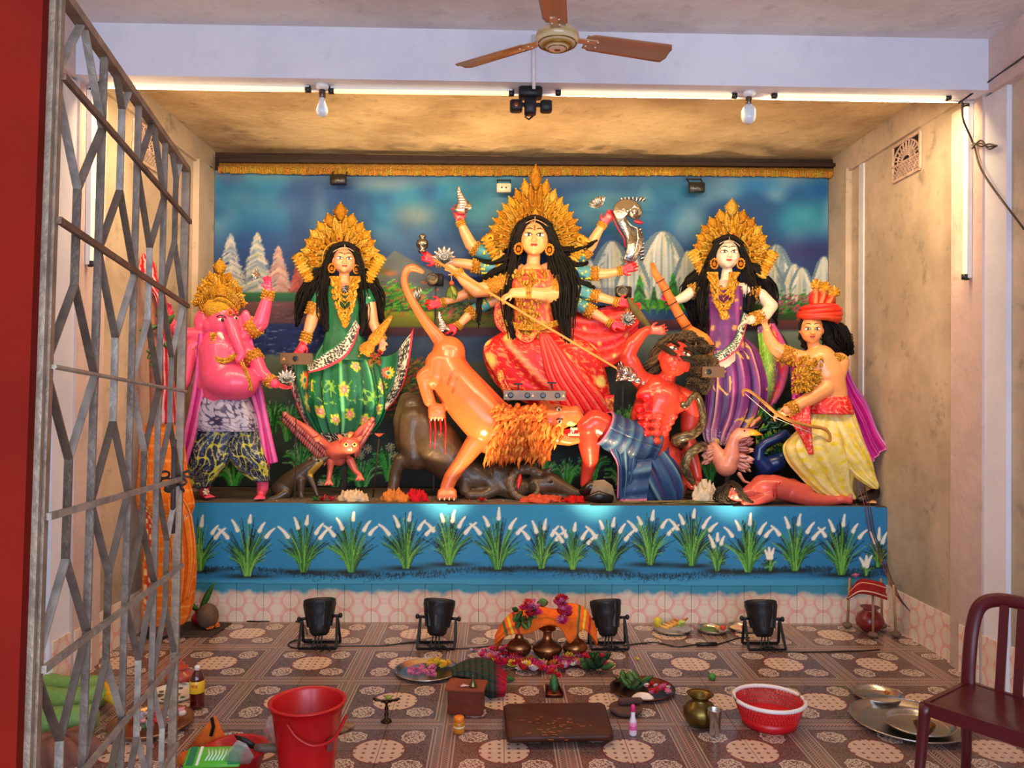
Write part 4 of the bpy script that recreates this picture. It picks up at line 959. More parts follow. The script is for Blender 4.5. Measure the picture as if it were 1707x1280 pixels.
# blouse and breast cloth
def blouse(U, V, f):
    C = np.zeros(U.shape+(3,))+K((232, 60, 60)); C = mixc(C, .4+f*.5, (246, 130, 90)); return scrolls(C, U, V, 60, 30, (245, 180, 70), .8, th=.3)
loft('blouse', [(452, 852, 922, 2), (466, 850, 926, 6), (480, 851, 925, 13), (500, 854, 921, 11), (518, 855, 920, 9), (540, 850, 926, 9), (556, 846, 934, 9)], Y, 'painted_cloth', g, blouse, 40, 90, .62, .03, 9, seed=4)
m = MB(GOLDS[0]); r = random.Random(4); s_ = Y/F
for i in range(150):   # necklace of overlapping gilt leaves down the front
    t = r.random(); w = 26*(1-t*.75)+4; x = 883+r.uniform(-1, 1)*w-(t*4); y = 446+t*112
    m.petal(D(x, y, Y, 38-10*abs(x-883)/26), Vector((r.uniform(-.5, .5), -.1, -1)), Vector((0, -1, 0)), 9*s_, 6*s_, .1, r.choice(GOLDS))
m.build('necklace', 'gilded', g)
chainband(g, 'girdle', Y, [(842, 538, 30), (870, 545, 38), (900, 546, 40), (930, 538, 30)], 10, seed=3, rows=3)
chainband(g, 'girdle', Y, [(895, 556, 40), (925, 580, 44), (945, 588, 40), (960, 578, 30)], 12, seed=5, rows=3)
m = MB(GOLDS[0])
for k, ch in back.items():
    a, c_ = ch[2], ch[3] if k not in ('L1', 'R1') else ch[3]
    armlet(g, b, ch[2], tuple((ch[2][i]+ch[3][i])/2 for i in range(4)), ch[2][2]+1.2, 4)
    w = b.pt(ch[-1]); u = w-b.pt(ch[-2]); bangle(g, b, ch[-1], u, ch[-1][2]+1.6, 2.4, 3)
bangle(g, b, front_l[-1], b.pt(front_l[-1])-b.pt(front_l[-2]), 9, 2.4, 3); bangle(g, b, front_r[-2], b.pt(front_r[-1])-b.pt(front_r[-2]), 11, 2.4, 3); armlet(g, b, front_l[0], front_l[1], 15, 5); armlet(g, b, front_r[0], front_r[1], 15, 4)

# patterned sleeves of the back arms
m = MB((90, 160, 170)); r = random.Random(1)
for k, ch in back.items():
    A = catmull(ch[1:3], 6); m = MB((90, 160, 170))
    m.tube([D(q[0], q[1], Y, q[3]) for q in A], [(q[2]+1.4)*s_ for q in A], 16, col=(80, 156, 168)); 
    for j in range(16):
        q = A[r.randint(0, 4)]; a = r.uniform(0, math.pi); m.ell(D(q[0]+r.uniform(-5, 5), q[1]-math.cos(a)*q[2], Y, q[3]+math.sin(a)*(q[2]+.5)), [2.6*s_]*3, col=(226, 214, 60), nu=6, nv=4)
    m.build('sleeve', 'painted_cloth', g)
hair(g, [[(888, 364, 16, 3), (872, 372, 20, 7), (863, 395, 12, 9), (858, 420, 4, 10), (852, 450, 8, 12), (846, 490, 18, 10), (846, 530, 28, 9), (856, 560, 36, 7), (852, 572, 36, 4)],
         [(888, 364, 16, 3), (906, 372, 20, 7), (917, 395, 12, 8), (925, 420, 6, 12), (936, 450, 8, 19), (942, 485, 14, 22), (940, 520, 22, 17), (944, 550, 34, 10), (947, 580, 40, 4), (948, 590, 40, 1.5)],
         [(862, 420, 0, 10), (845, 432, -2, 13), (822, 440, -2, 12), (806, 436, 0, 6), (794, 432, 0, 2)], [(855, 440, 0, 12), (835, 450, 0, 13), (815, 462, 0, 8), (800, 470, 0, 2.5)],
         [(850, 460, 4, 12), (835, 480, 2, 9), (815, 486, 2, 6), (798, 492, 2, 2)], [(808, 480, 8, 4), (800, 500, 8, 3.5), (798, 530, 8, 2), (798, 548, 8, 1)],
         [(918, 415, 0, 10), (940, 420, -2, 13), (965, 416, -2, 11), (985, 406, 0, 5), (996, 400, 0, 2)], [(930, 430, 0, 14), (950, 442, -2, 13), (968, 442, -2, 7), (980, 436, -2, 2)],
         [(938, 450, 0, 14), (955, 468, 0, 10), (975, 472, 0, 6), (992, 482, 0, 2)], [(940, 470, 4, 14), (958, 500, -14, 9), (985, 512, -14, 5), (1010, 510, -12, 2)]], Y, 40, seed=8, r=1.7)
m = MB((30, 24, 20)); m.tube([fa.p(x, .50-.9*x*x, .30-.5*abs(x)) for x in np.linspace(-.45, .45, 11)], .05*fa.h, 8, col=(16, 11, 10)); m.build('hairline', 'hair_fibre', g)
m = MB((245, 200, 150)); m.tube([fa.p(x, .40-1.1*x*x, .36-.6*abs(x)) for x in np.linspace(-.36, .36, 11)], .012*fa.h, 5); m.tube([fa.p(0, .5-.03*i, .33+.01*i) for i in range(8)], .012*fa.h, 5); m.build('forehead_chain', 'gilded', g)

# spear driven into the demon
def rod(name, pts, r, col, fin, label, cat, group=None, n=8):
    m = MB(col); m.tube(pts, r, n); return tag(m.build(name, fin), label, cat, group)
A = D(722, 432, Y, 34); B_ = D(1042, 622, 6.15, 30)
rod('spear', [A, A.lerp(B_, .5), B_], [.011, .010, .008], (214, 150, 80), 'wood', 'long wooden spear held across the ten armed goddess and pointing at the red demon', 'spear')

# ---- silver things held in the hands
def lotus(px, py, Y_, d, r, label, cat='ornament', group='silver foil flowers and emblems in the goddess hands', up=(0, -.5, 1), n=12, name='foil_flower', stem=None):
    m = MB((235, 235, 230)); c = D(px, py, Y_, d); s_ = Y_/F; u = Vector(up).normalized(); x, y, _ = frame_from(u)
    for ring, (k, tilt, L) in enumerate(((n, 1.2, 1.), (n-2, .7, .85), (n-5, .25, .7))):
        for i in range(k):
            a = 2*math.pi*(i+.5*ring)/k; o = x*math.cos(a)+y*math.sin(a); dr = (o*math.sin(tilt)+u*math.cos(tilt)).normalized()
            m.petal(c, dr, (u*math.sin(tilt)-o*math.cos(tilt)), r*L*s_, r*.5*s_, .3, thick=.1)
    m.ell(c+u*.2*r*s_, [r*.18*s_]*3)
    if stem: m.tube([c, c-u*stem*s_], 1.2*s_, 6)
    return tag(m.build(name, 'silver_foil'), label, cat, group)
lotus(1000, 345, Y, 10, 19, 'silver foil lotus in the upper right hand of the ten armed goddess', up=(-.5, -.6, .6))
lotus(741, 434, Y, 18, 23, 'silver foil flower hiding a wrist at the left of the ten armed goddess', up=(0, -1, .3))
lotus(699, 500, Y, 12, 21, 'silver foil flower in front of the lion tail, left of the ten armed goddess', up=(-.6, -.6, .5))
lotus(1046, 534, Y, 18, 16, 'small silver foil rosette at the lowest right hand of the ten armed goddess', up=(0, -1, .2))
def conch(px, py, Y_, d, r, label, M=None, name='foil_conch', group=None):
    s_ = Y_/F; m = MB((240, 240, 236)); c = D(px, py, Y_, d)
    for i in range(9):
        t = i/8; m.ell(c+Vector((math.sin(t*5)*.15*r*s_, -.002*i, (t*1.6-.6)*r*s_)), (r*s_*(.62-.5*t), r*s_*(.5-.4*t), r*s_*.22), M, nu=12, nv=7)
    m.petal(c, Vector((.7, -.3, -.5)), Vector((0, -1, 0)), r*1.1*s_, r*.8*s_, .3); m.petal(c, Vector((-.3, -.5, -.9)), Vector((0, -1, 0)), r*.8*s_, r*.6*s_, .3)
    return tag(m.build(name, 'silver_foil'), label, 'conch', group)
conch(768, 338, Y, 4, 22, 'silver foil conch raised in the topmost left hand of the ten armed goddess')
conch(735, 541, Y, 12, 18, 'silver foil conch above the lowest left hand of the ten armed goddess')
# mace-like pot on the outstretched left hand
m = MB((150, 140, 128)); m.lathe([(0, -.07), (.03, -.068), (.036, -.05), (.02, -.04), (.045, -.02), (.052, .01), (.044, .035), (.02, .05), (.028, .06), (.03, .075), (.015, .088), (0, .095)], D(704, 408, Y, 8), 20)
tag(m.build('ritual_pot', 'silver_foil'), 'dull silver pot balanced on the left hand of the ten armed goddess', 'pot')
# great curved sword of silver foil with a beast head and red tongue
sw = empty('curved_sword', D(1045, 400, Y, 2), 'broad curved silver sword with a beast head and red edge in the upper right hand', 'sword')
m = MB((190, 190, 188)); ol = [(1020, 352), (1026, 340), (1038, 333), (1052, 334), (1064, 340), (1070, 352), (1066, 364), (1056, 366), (1046, 360), (1043, 368), (1050, 378), (1062, 380), (1070, 392), (1072, 404), (1068, 416), (1062, 428), (1056, 438), (1038, 436), (1044, 418), (1045, 404), (1040, 392), (1032, 378), (1026, 366)]
m.prism([D(q[0], q[1], Y, 2) for q in catmull(ol+[ol[0]], 60)[:-1]], Vector((0, -1, 0)), .035)
for i in range(9): m.petal(D(1066-(8-i)*.5*(i < 4), 384+i*6, Y, 6), Vector((1, 0, .3)), Vector((0, -1, 0)), 9*s_, 7*s_, .2)
for i in range(7): m.petal(D(1040+i*5, 336, Y, 6), Vector((.3*(i-3), 0, 1)), Vector((0, -1, 0)), 9*s_, 6*s_, .2)
m.ell(D(1058, 352, Y, 8), [6*s_]*3); m.ell(D(1046, 352, Y, 8), [4*s_]*3); m.tube([D(*q, Y, 9) for q in ((1044, 366), (1052, 376), (1062, 380), (1064, 398), (1058, 420), (1050, 434))], 1.6*s_, 6)
m.build('blade', 'silver_foil', sw)
m = MB((190, 20, 30)); m.petal(D(1056, 368, Y, 9), Vector((1, 0, -.25)), Vector((0, -1, 0)), 17*s_, 8*s_, .1); m.build('tongue', 'painted_clay', sw)
m = MB((180, 20, 40)); m.tube([D(*q, Y, 1) for q in ((1019, 350), (1024, 368), (1032, 384), (1040, 396), (1043, 412))], 1.6*s_, 6); m.build('red_edge', 'painted_clay', sw)
# green plant bundle hanging below the front left wrist
m = MB((120, 140, 40)); r = random.Random(3)
for i in range(16): m.petal(D(754+r.uniform(-4, 4), 474+r.uniform(0, 8), Y, 26), Vector((r.uniform(-.5, .5), -.2, -1)), Vector((0, -1, 0)), 20*s_, 9*s_, .15, col=r.choice([(110, 140, 40), (150, 160, 60), (80, 110, 30)]))
m.ell(D(753, 472, Y, 27), [4*s_]*3, col=(230, 90, 50)); m.tube([D(752, 452, Y, 26), D(753, 472, Y, 27)], .8*s_, 5, col=(230, 180, 120))
tag(m.build('leaf_bundle', 'leafy'), 'small bundle of green leaves hanging from the front left wrist of the ten armed goddess', 'leaves')
# small white face behind her shoulder
Y2 = 6.6
h_ = empty('small_bust', D(823, 410, Y2), 'small white faced bust in a brown hood behind the ten armed goddess', 'bust')
b = Body(Y2, (236, 220, 190), .005, 2); f2 = Face(b, 824, 404, 4, 27, yaw=.15, ears=False); b.chain([(823, 414, 4.5, 0), (822, 430, 8, 0)]); b.build('head', 'painted_clay', h_)
f2.features(h_, big=1.1)
m = MB((150, 92, 60)); c = D(822, 404, Y2, -4); m.ell(c, (15*s_, 10*s_, 19*s_), None); m.ell(c+Vector((0, 0, 14*s_)), (8*s_, 7*s_, 12*s_)); m.build('hood', 'painted_clay', h_)

# ============================================================ GREEN SARI GODDESS (left)
Y = 6.42; s_ = Y/F
g = empty('goddess_statue', (D(572, 700, Y).x, Y, ZP), 'clay goddess in a green flowered sari with a golden crown, left of the centre', 'statue')
b = Body(Y, (250, 176, 128), .007, 2)
b.chain([(575, 600, 26, 0), (573, 550, 21, 2), (572, 505, 23, 3), (573, 488, 20, 2)]); b.chain([(545, 485, 11, 0), (603, 486, 11, 0)]); b.chain([(573, 485, 10, 2), (574, 455, 8.5, 4)])
for k in (-1, 1): b.ball(573+k*12, 505, 15, 10.5)
fa = Face(b, 574, 433, 10, 50, yaw=.22, pitch=-.05, skin=None)
La = [(542, 488, 11, 0), (528, 505, 10.5, 4), (518, 540, 10, 8), (512, 558, 7.5, 12), (508, 569, 6, 14)]; Ra = [(604, 488, 11, 0), (617, 508, 10, 4), (622, 538, 9, 8), (630, 556, 7.5, 14), (636, 566, 6, 18)]
b.chain(La); b.chain(Ra); b.hand((507, 570, 0, 15), (493, 600, 0, 18), 34, nrm=(.2, -1, .2), curl=.2, thumb=-1, col=RED); b.hand((636, 566, 0, 18), (638, 592, 0, 24), 28, nrm=(0, -1, 0), curl=1.2, thumb=-1)
b.build('body', 'painted_clay', g); fa.features(g, big=1.05, lip=(210, 60, 60)); fa.earrings(g, .14)
def Lf(a): a = abs(a); return float(np.interp(a, [0, 12, 20, 40, 60, 80, 95, 110], [94, 82, 74, 70, 66, 66, 74, 62]))
crown(g, 567, 432, Y, -6, Lf, (-108, 108), 15, 26, True, seed=2)
cells = [(.40, .30), (.48, .25), (.56, .31), (.64, .28), (.38, .60), (.45, .66), (.52, .62), (.59, .66), (.66, .58), (.34, .44), (.69, .44), (.44, .12), (.54, .10), (.50, .46)]
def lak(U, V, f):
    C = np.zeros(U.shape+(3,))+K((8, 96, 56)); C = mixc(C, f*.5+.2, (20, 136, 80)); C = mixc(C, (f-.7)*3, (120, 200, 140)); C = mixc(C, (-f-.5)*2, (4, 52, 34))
    C = flowers(C, U, V, cells, .034, 1.9, 7, (236, 110, 140), (244, 226, 120)); C = scrolls(C, U, V, 90, 40, (150, 200, 60), (np.abs(V-.48) < .07)*.8, th=.12)
    C = mixc(C, (V-.76)*30, (36, 34, 30)); C = scrolls(C, U, V, 150, 70, (214, 208, 180), (V > .77)*1., th=.42); return mixc(C, (V-.97)*120, (226, 60, 80))
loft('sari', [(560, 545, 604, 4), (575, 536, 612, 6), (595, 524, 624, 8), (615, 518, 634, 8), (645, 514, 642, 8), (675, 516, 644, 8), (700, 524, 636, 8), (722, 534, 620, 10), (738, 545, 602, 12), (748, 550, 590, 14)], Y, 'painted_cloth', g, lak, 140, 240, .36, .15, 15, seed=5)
def flare(seedc):
    def fn(U, V, f):
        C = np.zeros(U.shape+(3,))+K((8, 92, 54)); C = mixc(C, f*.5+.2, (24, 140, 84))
        for cu, cv in seedc:
            d_ = np.sqrt(((U-cu)*1.0)**2+((V-cv)*.75)**2)/.085; a = np.arctan2(V-cv, U-cu); C = mixc(C, (1.25+.2*np.sin(a*12)-d_)*6, (232, 92, 40)); C = mixc(C, (1.25+.2*np.sin(a*12)-d_)*6*(np.sin(a) > .2), (220, 210, 50)); C = mixc(C, (.6-d_)*8, (240, 230, 190)); C = mixc(C, (.45-d_)*8, (40, 120, 80))
        C = mixc(C, (V-.66)*30, (34, 30, 28)); C = scrolls(C, U, V, 60, 60, (222, 216, 190), (V > .68)*1., th=.45); return mixc(C, (V-.94)*80, (230, 50, 74))
    return fn
sheet('sari_flare', [(612, 578, 10), (612, 610, 10), (608, 650, 10), (602, 690, 8)], [(689, 547, -8), (680, 610, -4), (662, 660, 0), (628, 700, 6)], Y, 'painted_cloth', g, flare([(.35, .45), (.62, .35)]), 80, 60, .012, .02, 2, 2, mid=[(650, 592, 2), (650, 620, 2), (642, 652, 4), (618, 690, 8)])
sheet('sari_flare', [(535, 590, 6), (528, 630, 6), (530, 680, 6), (545, 720, 8)], [(470, 600, -10), (486, 650, -6), (506, 700, 0), (530, 735, 6)], Y, 'painted_cloth', g, flare([(.3, .4), (.55, .4)]), 80, 60, .012, .02, 2, 4, mid=[(500, 600, -2), (504, 640, -2), (516, 690, 2), (536, 728, 8)])
def sash(U, V, f):
    C = np.zeros(U.shape+(3,))+K((40, 44, 38)); C = scrolls(C, U, V, 70, 14, (228, 224, 204), 1, th=.6); C = mixc(C, (V-.8)*30, (226, 50, 80)); return mixc(C, (.1-V)*30, (30, 120, 70))
sheet('sari_sash', [(512, 606, 30), (540, 588, 34), (570, 566, 32), (592, 530, 22)], [(514, 622, 32), (548, 612, 36), (582, 588, 34), (600, 545, 24)], Y, 'painted_cloth', g, sash, 70, 16, .012, .004, 1)
def blo(U, V, f): C = np.zeros(U.shape+(3,))+K((14, 100, 62)); return mixc(C, f*.6, (30, 140, 90))
loft('blouse', [(478, 546, 600, 2), (495, 546, 600, 8), (508, 547, 600, 13), (525, 547, 600, 11), (545, 545, 603, 9), (575, 538, 610, 8), (600, 536, 620, 8)], Y, 'painted_cloth', g, blo, 40, 80, .62, .05, 7, seed=1)
def neck_leaf(parent, Y, cx, y0, y1, w0, dd, seed=0, centre=None, cc=(10, 90, 60)):
    m = MB(GOLDS[0]); r = random.Random(seed); s_ = Y/F
    for i in range(7):   # nested festoons narrowing to a point
        q = i/6; pts = []
        for t in np.linspace(-1, 1, 25):
            x = cx+t*w0*(1-.1*i)*1.0; yy = y0+6*i*0+(1-abs(t)**1.6)*(y1-y0)*(.35+.65*q)
            pts.append(D(x*(1-.45*(1-abs(t))*0)+0, yy, Y, dd+4*(1-abs(t))))
        for p in pts: m.ell(p, [2.1*s_]*3, col=r.choice(GOLDS), nu=7, nv=5)
        m.tube(pts, 1.5*s_, 6, col=(240, 170, 50), up=Vector((0, -1, .1)))
    for i in range(90):
        t = r.random(); w = w0*.95*(1-t**1.5)+3; x = cx+r.choice((-1, 1))*w*(.55+.45*r.random()); m.petal(D(x, y0+t*(y1-y0)*.92, Y, dd+3), Vector(((cx-x)*.02, -.1, -1)), Vector((0, -1, 0)), 9*s_, 6*s_, .1, r.choice(GOLDS))
    for k in (-1, 1): m.petal(D(cx+k*1, y0+.62*(y1-y0), Y, dd+9), Vector((k*.6, 0, .9)), Vector((0, -1, 0)), 13*s_, 6*s_, .1, cc)
    return m.build('necklace', 'gilded', parent)
neck_leaf(g, Y, 575, 462, 545, 24, 33, 1)
m = MB((150, 150, 150)); 
for i in range(10): m.petal(D(576, 482, Y, 27), Vector((math.cos(i*.63), 0, math.sin(i*.63))), Vector((0, -1, 0)), 7*s_, 3*s_, .2)
m.build('pendant', 'silver_foil', g)
m = MB(GOLDS[0]); armlet(g, b, (526, 508, 0, 4), (520, 525, 0, 6), 12, 5); armlet(g, b, (512, 556, 0, 12), (508, 569, 0, 14), 8.5, 4); armlet(g, b, (632, 558, 0, 15), (636, 566, 0, 18), 8, 3); 
m = MB((30, 130, 90))
for A, cl in (((540, 488, 13, 0), (226, 216, 50)), ((606, 488, 13, 0), (40, 50, 44))):
    m = MB((30, 130, 90)); B2 = (528, 508, 12, 4) if A[0] < 560 else (616, 508, 12, 4)
    m.tube([D(A[0], A[1], Y, A[3]), D((A[0]+B2[0])/2, (A[1]+B2[1])/2, Y, 2), D(B2[0], B2[1], Y, B2[3])], [13*s_, 12.6*s_, 12*s_], 16)
    for i in range(26): a = random.uniform(0, math.pi); t = random.random(); m.ell(D(A[0]+(B2[0]-A[0])*t+random.uniform(-9, 9), A[1]+20*t, Y, 12.5*math.sin(a)), [2.4*s_]*3, col=cl if i % 2 else (230, 226, 200), nu=6, nv=4)
    m.build('sleeve', 'painted_cloth', g)
hair(g, [[(574, 409, 14, 3), (558, 416, 16, 6), (549, 434, 8, 7), (546, 455, 4, 9), (540, 480, 8, 11), (540, 510, 14, 12), (545, 540, 18, 9), (552, 562, 20, 5)],
         [(574, 409, 14, 3), (588, 416, 14, 5), (597, 434, 6, 6), (600, 460, 2, 9), (604, 490, 8, 12), (606, 530, 14, 10), (602, 560, 20, 5)],
         [(548, 445, -4, 10), (528, 462, -8, 14), (512, 490, -8, 14), (500, 520, -8, 9), (494, 545, -8, 4)], [(600, 450, -4, 10), (618, 470, -8, 13), (630, 500, -8, 11), (635, 530, -8, 6), (636, 540, -8, 3)], [(530, 470, -4, 12), (520, 500, -6, 13), (520, 525, -8, 8)]], Y, 44, seed=5, r=1.5)
m = MB((16, 11, 10)); m.tube([fa.p(x, .50-.9*x*x, .30-.5*abs(x)) for x in np.linspace(-.45, .45, 11)], .07*fa.h, 8); m.build('hairline', 'hair_fibre', g)
m = MB((236, 216, 190)); m.tube([fa.p(x, .36-1.1*x*x, .37-.6*abs(x)) for x in np.linspace(-.36, .36, 11)], .014*fa.h, 5); m.tube([fa.p(0, .5-.03*i, .33+.01*i) for i in range(8)], .012*fa.h, 5); m.build('forehead_chain', 'gilded', g)
# golden rice-sheaf basket in her hand
m = MB((236, 168, 60)); A = D(652, 528, Y, 22); B_ = D(606, 590, Y, 30); pr = catmull([(0, 3), (.15, 5), (.4, 8), (.62, 10), (.72, 8), (.8, 11), (.92, 13), (1, 9)], 24)
for q in pr: pass
m.tube([A.lerp(B_, t) for t in pr[:, 0]], [w*s_ for w in pr[:, 1]], 16)
for i in range(70): t = random.random(); q = A.lerp(B_, t); w = np.interp(t, pr[:, 0], pr[:, 1])*s_; a = random.uniform(0, 6.3); m.ell(q+Vector((math.cos(a)*w*.8, -abs(math.sin(a))*w, math.cos(a)*w*.6)), [2*s_]*3, col=random.choice(GOLDS), nu=6, nv=4)
tag(m.build('gold_basket', 'gilded'), 'tapering golden basket held in the right hand of the green sari goddess', 'basket')
m = MB((120, 60, 30)); r = random.Random(6)
for i in range(26): m.petal(D(628+r.uniform(-8, 8), 592+r.uniform(-8, 10), Y, 30), Vector((r.uniform(-1, 1), -.4, r.uniform(-1, .5))), Vector((0, -1, 0)), 10*s_, 6*s_, .2, col=r.choice([(200, 40, 40), (90, 90, 30), (120, 100, 30), (170, 50, 40)]))
tag(m.build('flower_posy', 'petal'), 'wilting red and green posy in the right hand of the green sari goddess', 'flowers')

def post(g, px, py, Y, w=.04):
    """rough timber that carries a clay figure from behind"""
    a = D(px, py, Y, -4); m = MB((60, 42, 30)); m.bar((a.x, a.y, ZP), (a.x, a.y, a.z), w, w); m.build('support_post', 'wood', g, False)
post(bpy.data.objects['goddess_statue'], 900, 640, 6.45); post(bpy.data.objects['goddess_statue.001'], 575, 700, 6.42)
# ============================================================ PURPLE SARI GODDESS (right)
Y = 6.42; s_ = Y/F; WH = (238, 220, 196)
g = empty('goddess_statue', (D(1215, 700, Y).x, Y, ZP), 'white faced clay goddess in a purple sari with a golden crown', 'statue')
b = Body(Y, WH, .007, 2)
b.chain([(1205, 600, 28, 0), (1208, 550, 23, 2), (1207, 505, 24, 3), (1207, 486, 21, 2)]); b.chain([(1177, 478, 11, 0), (1240, 482, 11, 0)]); b.chain([(1209, 480, 10, 2), (1212, 452, 9, 4)])
for k in (-1, 1): b.ball(1205+k*12, 500, 15, 10.5)
fa = Face(b, 1212, 424, 10, 54, yaw=-.1, pitch=.02)
La = [(1176, 480, 11, 0), (1155, 485, 10, 4), (1140, 496, 9, 8), (1126, 502, 6.5, 14)]; Ra = [(1242, 484, 11, 0), (1268, 492, 11, 2), (1286, 510, 10.5, 8), (1276, 524, 10, 14), (1258, 530, 8, 24), (1250, 534, 7, 28)]
b.chain(La); b.chain(Ra); b.hand((1126, 502, 0, 14), (1100, 490, 0, 18), 34, nrm=(0, -1, 0), curl=.9, thumb=-1, col=(240, 60, 110)); b.hand((1250, 534, 0, 28), (1222, 546, 0, 34), 32, nrm=(0, -.3, -1), curl=.8, thumb=1)
b.build('body', 'painted_clay', g); fa.features(g, big=1.1, lip=(196, 60, 50)); fa.earrings(g, .15)
def Lf(a): a = abs(a); return float(np.interp(a, [0, 12, 20, 40, 60, 80, 95, 110], [96, 82, 76, 72, 68, 66, 72, 62]))
crown(g, 1219, 426, Y, -6, Lf, (-106, 106), 15, 28, True, seed=3)
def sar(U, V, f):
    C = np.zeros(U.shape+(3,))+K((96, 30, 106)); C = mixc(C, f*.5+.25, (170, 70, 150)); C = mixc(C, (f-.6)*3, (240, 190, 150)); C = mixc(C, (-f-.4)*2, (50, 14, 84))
    C = mixc(C, np.clip((V-.5)*2.2, 0, .75)*(f > -.3), (226, 160, 170)); C = scrolls(C, U, V, 60, 26, (240, 190, 70), (np.sin(U*20+3)*np.sin(V*12) > .45)*.9, th=.5)
    C = scrolls(C, U, V, 130, 80, (200, 190, 210), (V > .72)*.7, th=.25); C = mixc(C, (V-.93)*50, (40, 36, 50)); C = scrolls(C, U, V, 150, 70, (220, 216, 210), (V > .92)*1., th=.4); return mixc(C, (V-.985)*200, (220, 30, 70))
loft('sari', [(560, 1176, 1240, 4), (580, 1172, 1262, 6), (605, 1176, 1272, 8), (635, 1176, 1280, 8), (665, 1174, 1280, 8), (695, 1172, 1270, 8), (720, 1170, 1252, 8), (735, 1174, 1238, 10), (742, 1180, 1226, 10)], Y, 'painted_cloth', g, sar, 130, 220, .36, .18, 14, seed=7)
def fl2(U, V, f):
    C = np.zeros(U.shape+(3,))+K((150, 60, 160)); C = mixc(C, (.45-V)*5*(U > .1), (130, 190, 60)); C = scrolls(C, U, V, 90, 60, (200, 226, 90), (V < .45)*.8, th=.3); C = mixc(C, (V-.45)*6, (214, 90, 150))
    for cu, cv in ((.40, .62), (.68, .55), (.12, .6)):
        d_ = np.sqrt((U-cu)**2+((V-cv)*.8)**2)/.1; a = np.arctan2(V-cv, U-cu); C = mixc(C, (1.2+.25*np.sin(a*14)-d_)*6, (240, 60, 110)); C = mixc(C, (.6-d_)*8, (230, 180, 60))
    C = mixc(C, (V-.84)*30, (30, 28, 48)); return scrolls(C, U, V, 120, 60, (110, 120, 150), (V > .85)*.8, th=.3)
sheet('sari_flare', [(1262, 545, 4), (1266, 600, 6), (1262, 660, 6), (1246, 715, 6)], [(1290, 540, -12), (1318, 590, -14), (1306, 650, -6), (1262, 712, 4)], Y, 'painted_cloth', g, fl2, 90, 60, .012, .02, 2, 3, mid=[(1280, 540, -4), (1296, 592, -4), (1290, 655, 0), (1256, 714, 6)])
def blo2(U, V, f): C = np.zeros(U.shape+(3,))+K((104, 36, 116)); C = mixc(C, f*.7, (180, 90, 160)); return mixc(C, (np.sin(U*30+V*9)*np.sin(V*22)-.7)*5, (226, 170, 90))
loft('blouse', [(478, 1180, 1238, 2), (492, 1180, 1238, 8), (505, 1180, 1238, 13), (525, 1181, 1238, 9), (550, 1180, 1240, 8), (585, 1176, 1246, 8)], Y, 'painted_cloth', g, blo2, 40, 90, .62, .06, 7, seed=9)
sheet('sari_sash', [(1183, 594, 36), (1205, 584, 42), (1226, 562, 40), (1240, 520, 26)], [(1186, 608, 38), (1212, 598, 44), (1236, 572, 42), (1248, 526, 26)], Y, 'painted_cloth', g, sash, 70, 16, .012, .004, 1)
neck_leaf(g, Y, 1206, 455, 532, 26, 34, 5, cc=(110, 30, 110)); m = MB(GOLDS[0])
armlet(g, b, (1165, 482, 0, 2), (1152, 487, 0, 5), 12, 4); armlet(g, b, (1250, 487, 0, 2), (1262, 491, 0, 3), 13, 4); armlet(g, b, (1268, 527, 0, 18), (1254, 532, 0, 26), 10, 4)
hair(g, [[(1213, 398, 14, 3), (1197, 405, 16, 6), (1188, 424, 8, 7), (1183, 445, 4, 9), (1172, 470, 8, 12), (1168, 500, 14, 12), (1170, 530, 16, 8), (1176, 560, 16, 4)],
         [(1213, 398, 14, 3), (1228, 405, 14, 5), (1238, 424, 6, 6), (1243, 448, 2, 9), (1250, 470, 4, 12), (1252, 500, 8, 12), (1246, 520, 14, 5)],
         [(1182, 440, -4, 10), (1162, 458, -8, 14), (1146, 478, -10, 13), (1138, 500, -14, 6)], [(1160, 470, -6, 14), (1156, 500, -10, 14), (1158, 530, -10, 9), (1160, 545, -10, 4)],
         [(1246, 440, -4, 10), (1266, 460, -8, 15), (1282, 490, -14, 13), (1290, 520, -14, 7), (1296, 542, -14, 2)]], Y, 44, seed=6, r=1.5)
m = MB((16, 11, 10)); m.tube([fa.p(x, .50-.9*x*x, .30-.5*abs(x)) for x in np.linspace(-.45, .45, 11)], .07*fa.h, 8); m.build('hairline', 'hair_fibre', g)
m = MB((236, 216, 190)); m.tube([fa.p(x, .36-1.1*x*x, .37-.6*abs(x)) for x in np.linspace(-.36, .36, 11)], .014*fa.h, 5); m.tube([fa.p(0, .5-.03*i, .33+.01*i) for i in range(8)], .012*fa.h, 5); m.build('forehead_chain', 'gilded', g)
post(g, 1212, 700, Y)
# lute
v_ = empty('lute', D(1140, 540, Y, 30), 'long necked orange wooden lute held by the purple sari goddess', 'lute')
m = MB((226, 120, 50)); m.tube([D(*q[:2], Y, q[2]) for q in ((1087, 438, 24), (1092, 455, 25), (1108, 480, 27), (1132, 525, 30), (1152, 556, 33))], [3*s_, 6*s_, 7*s_, 8*s_, 9*s_], 12, flat=.6); m.build('neck', 'wood', v_)
m = MB((232, 140, 56)); m.tube([D(*q[:2], Y, q[2]) for q in ((1148, 550, 33), (1158, 560, 35), (1170, 568, 36), (1180, 578, 35), (1181, 588, 34), (1174, 596, 34))], [9*s_, 13*s_, 14*s_, 12*s_, 8*s_, 5*s_], 14, flat=.6); m.build('sound_bowl', 'wood', v_)
for t in (.25, .4, .55, .7, .85):
    q = catmull([(1092, 455, 31), (1108, 480, 33), (1132, 525, 37), (1152, 556, 40)], 20)[int(t*19)]; m = MB((70, 40, 20)); m.tube([D(q[0]-7, q[1]+4, Y, q[2]), D(q[0]+7, q[1]-4, Y, q[2])], .8*s_, 5); m.build('fret', 'wood', v_)
m = MB((240, 170, 80)); r = random.Random(2)
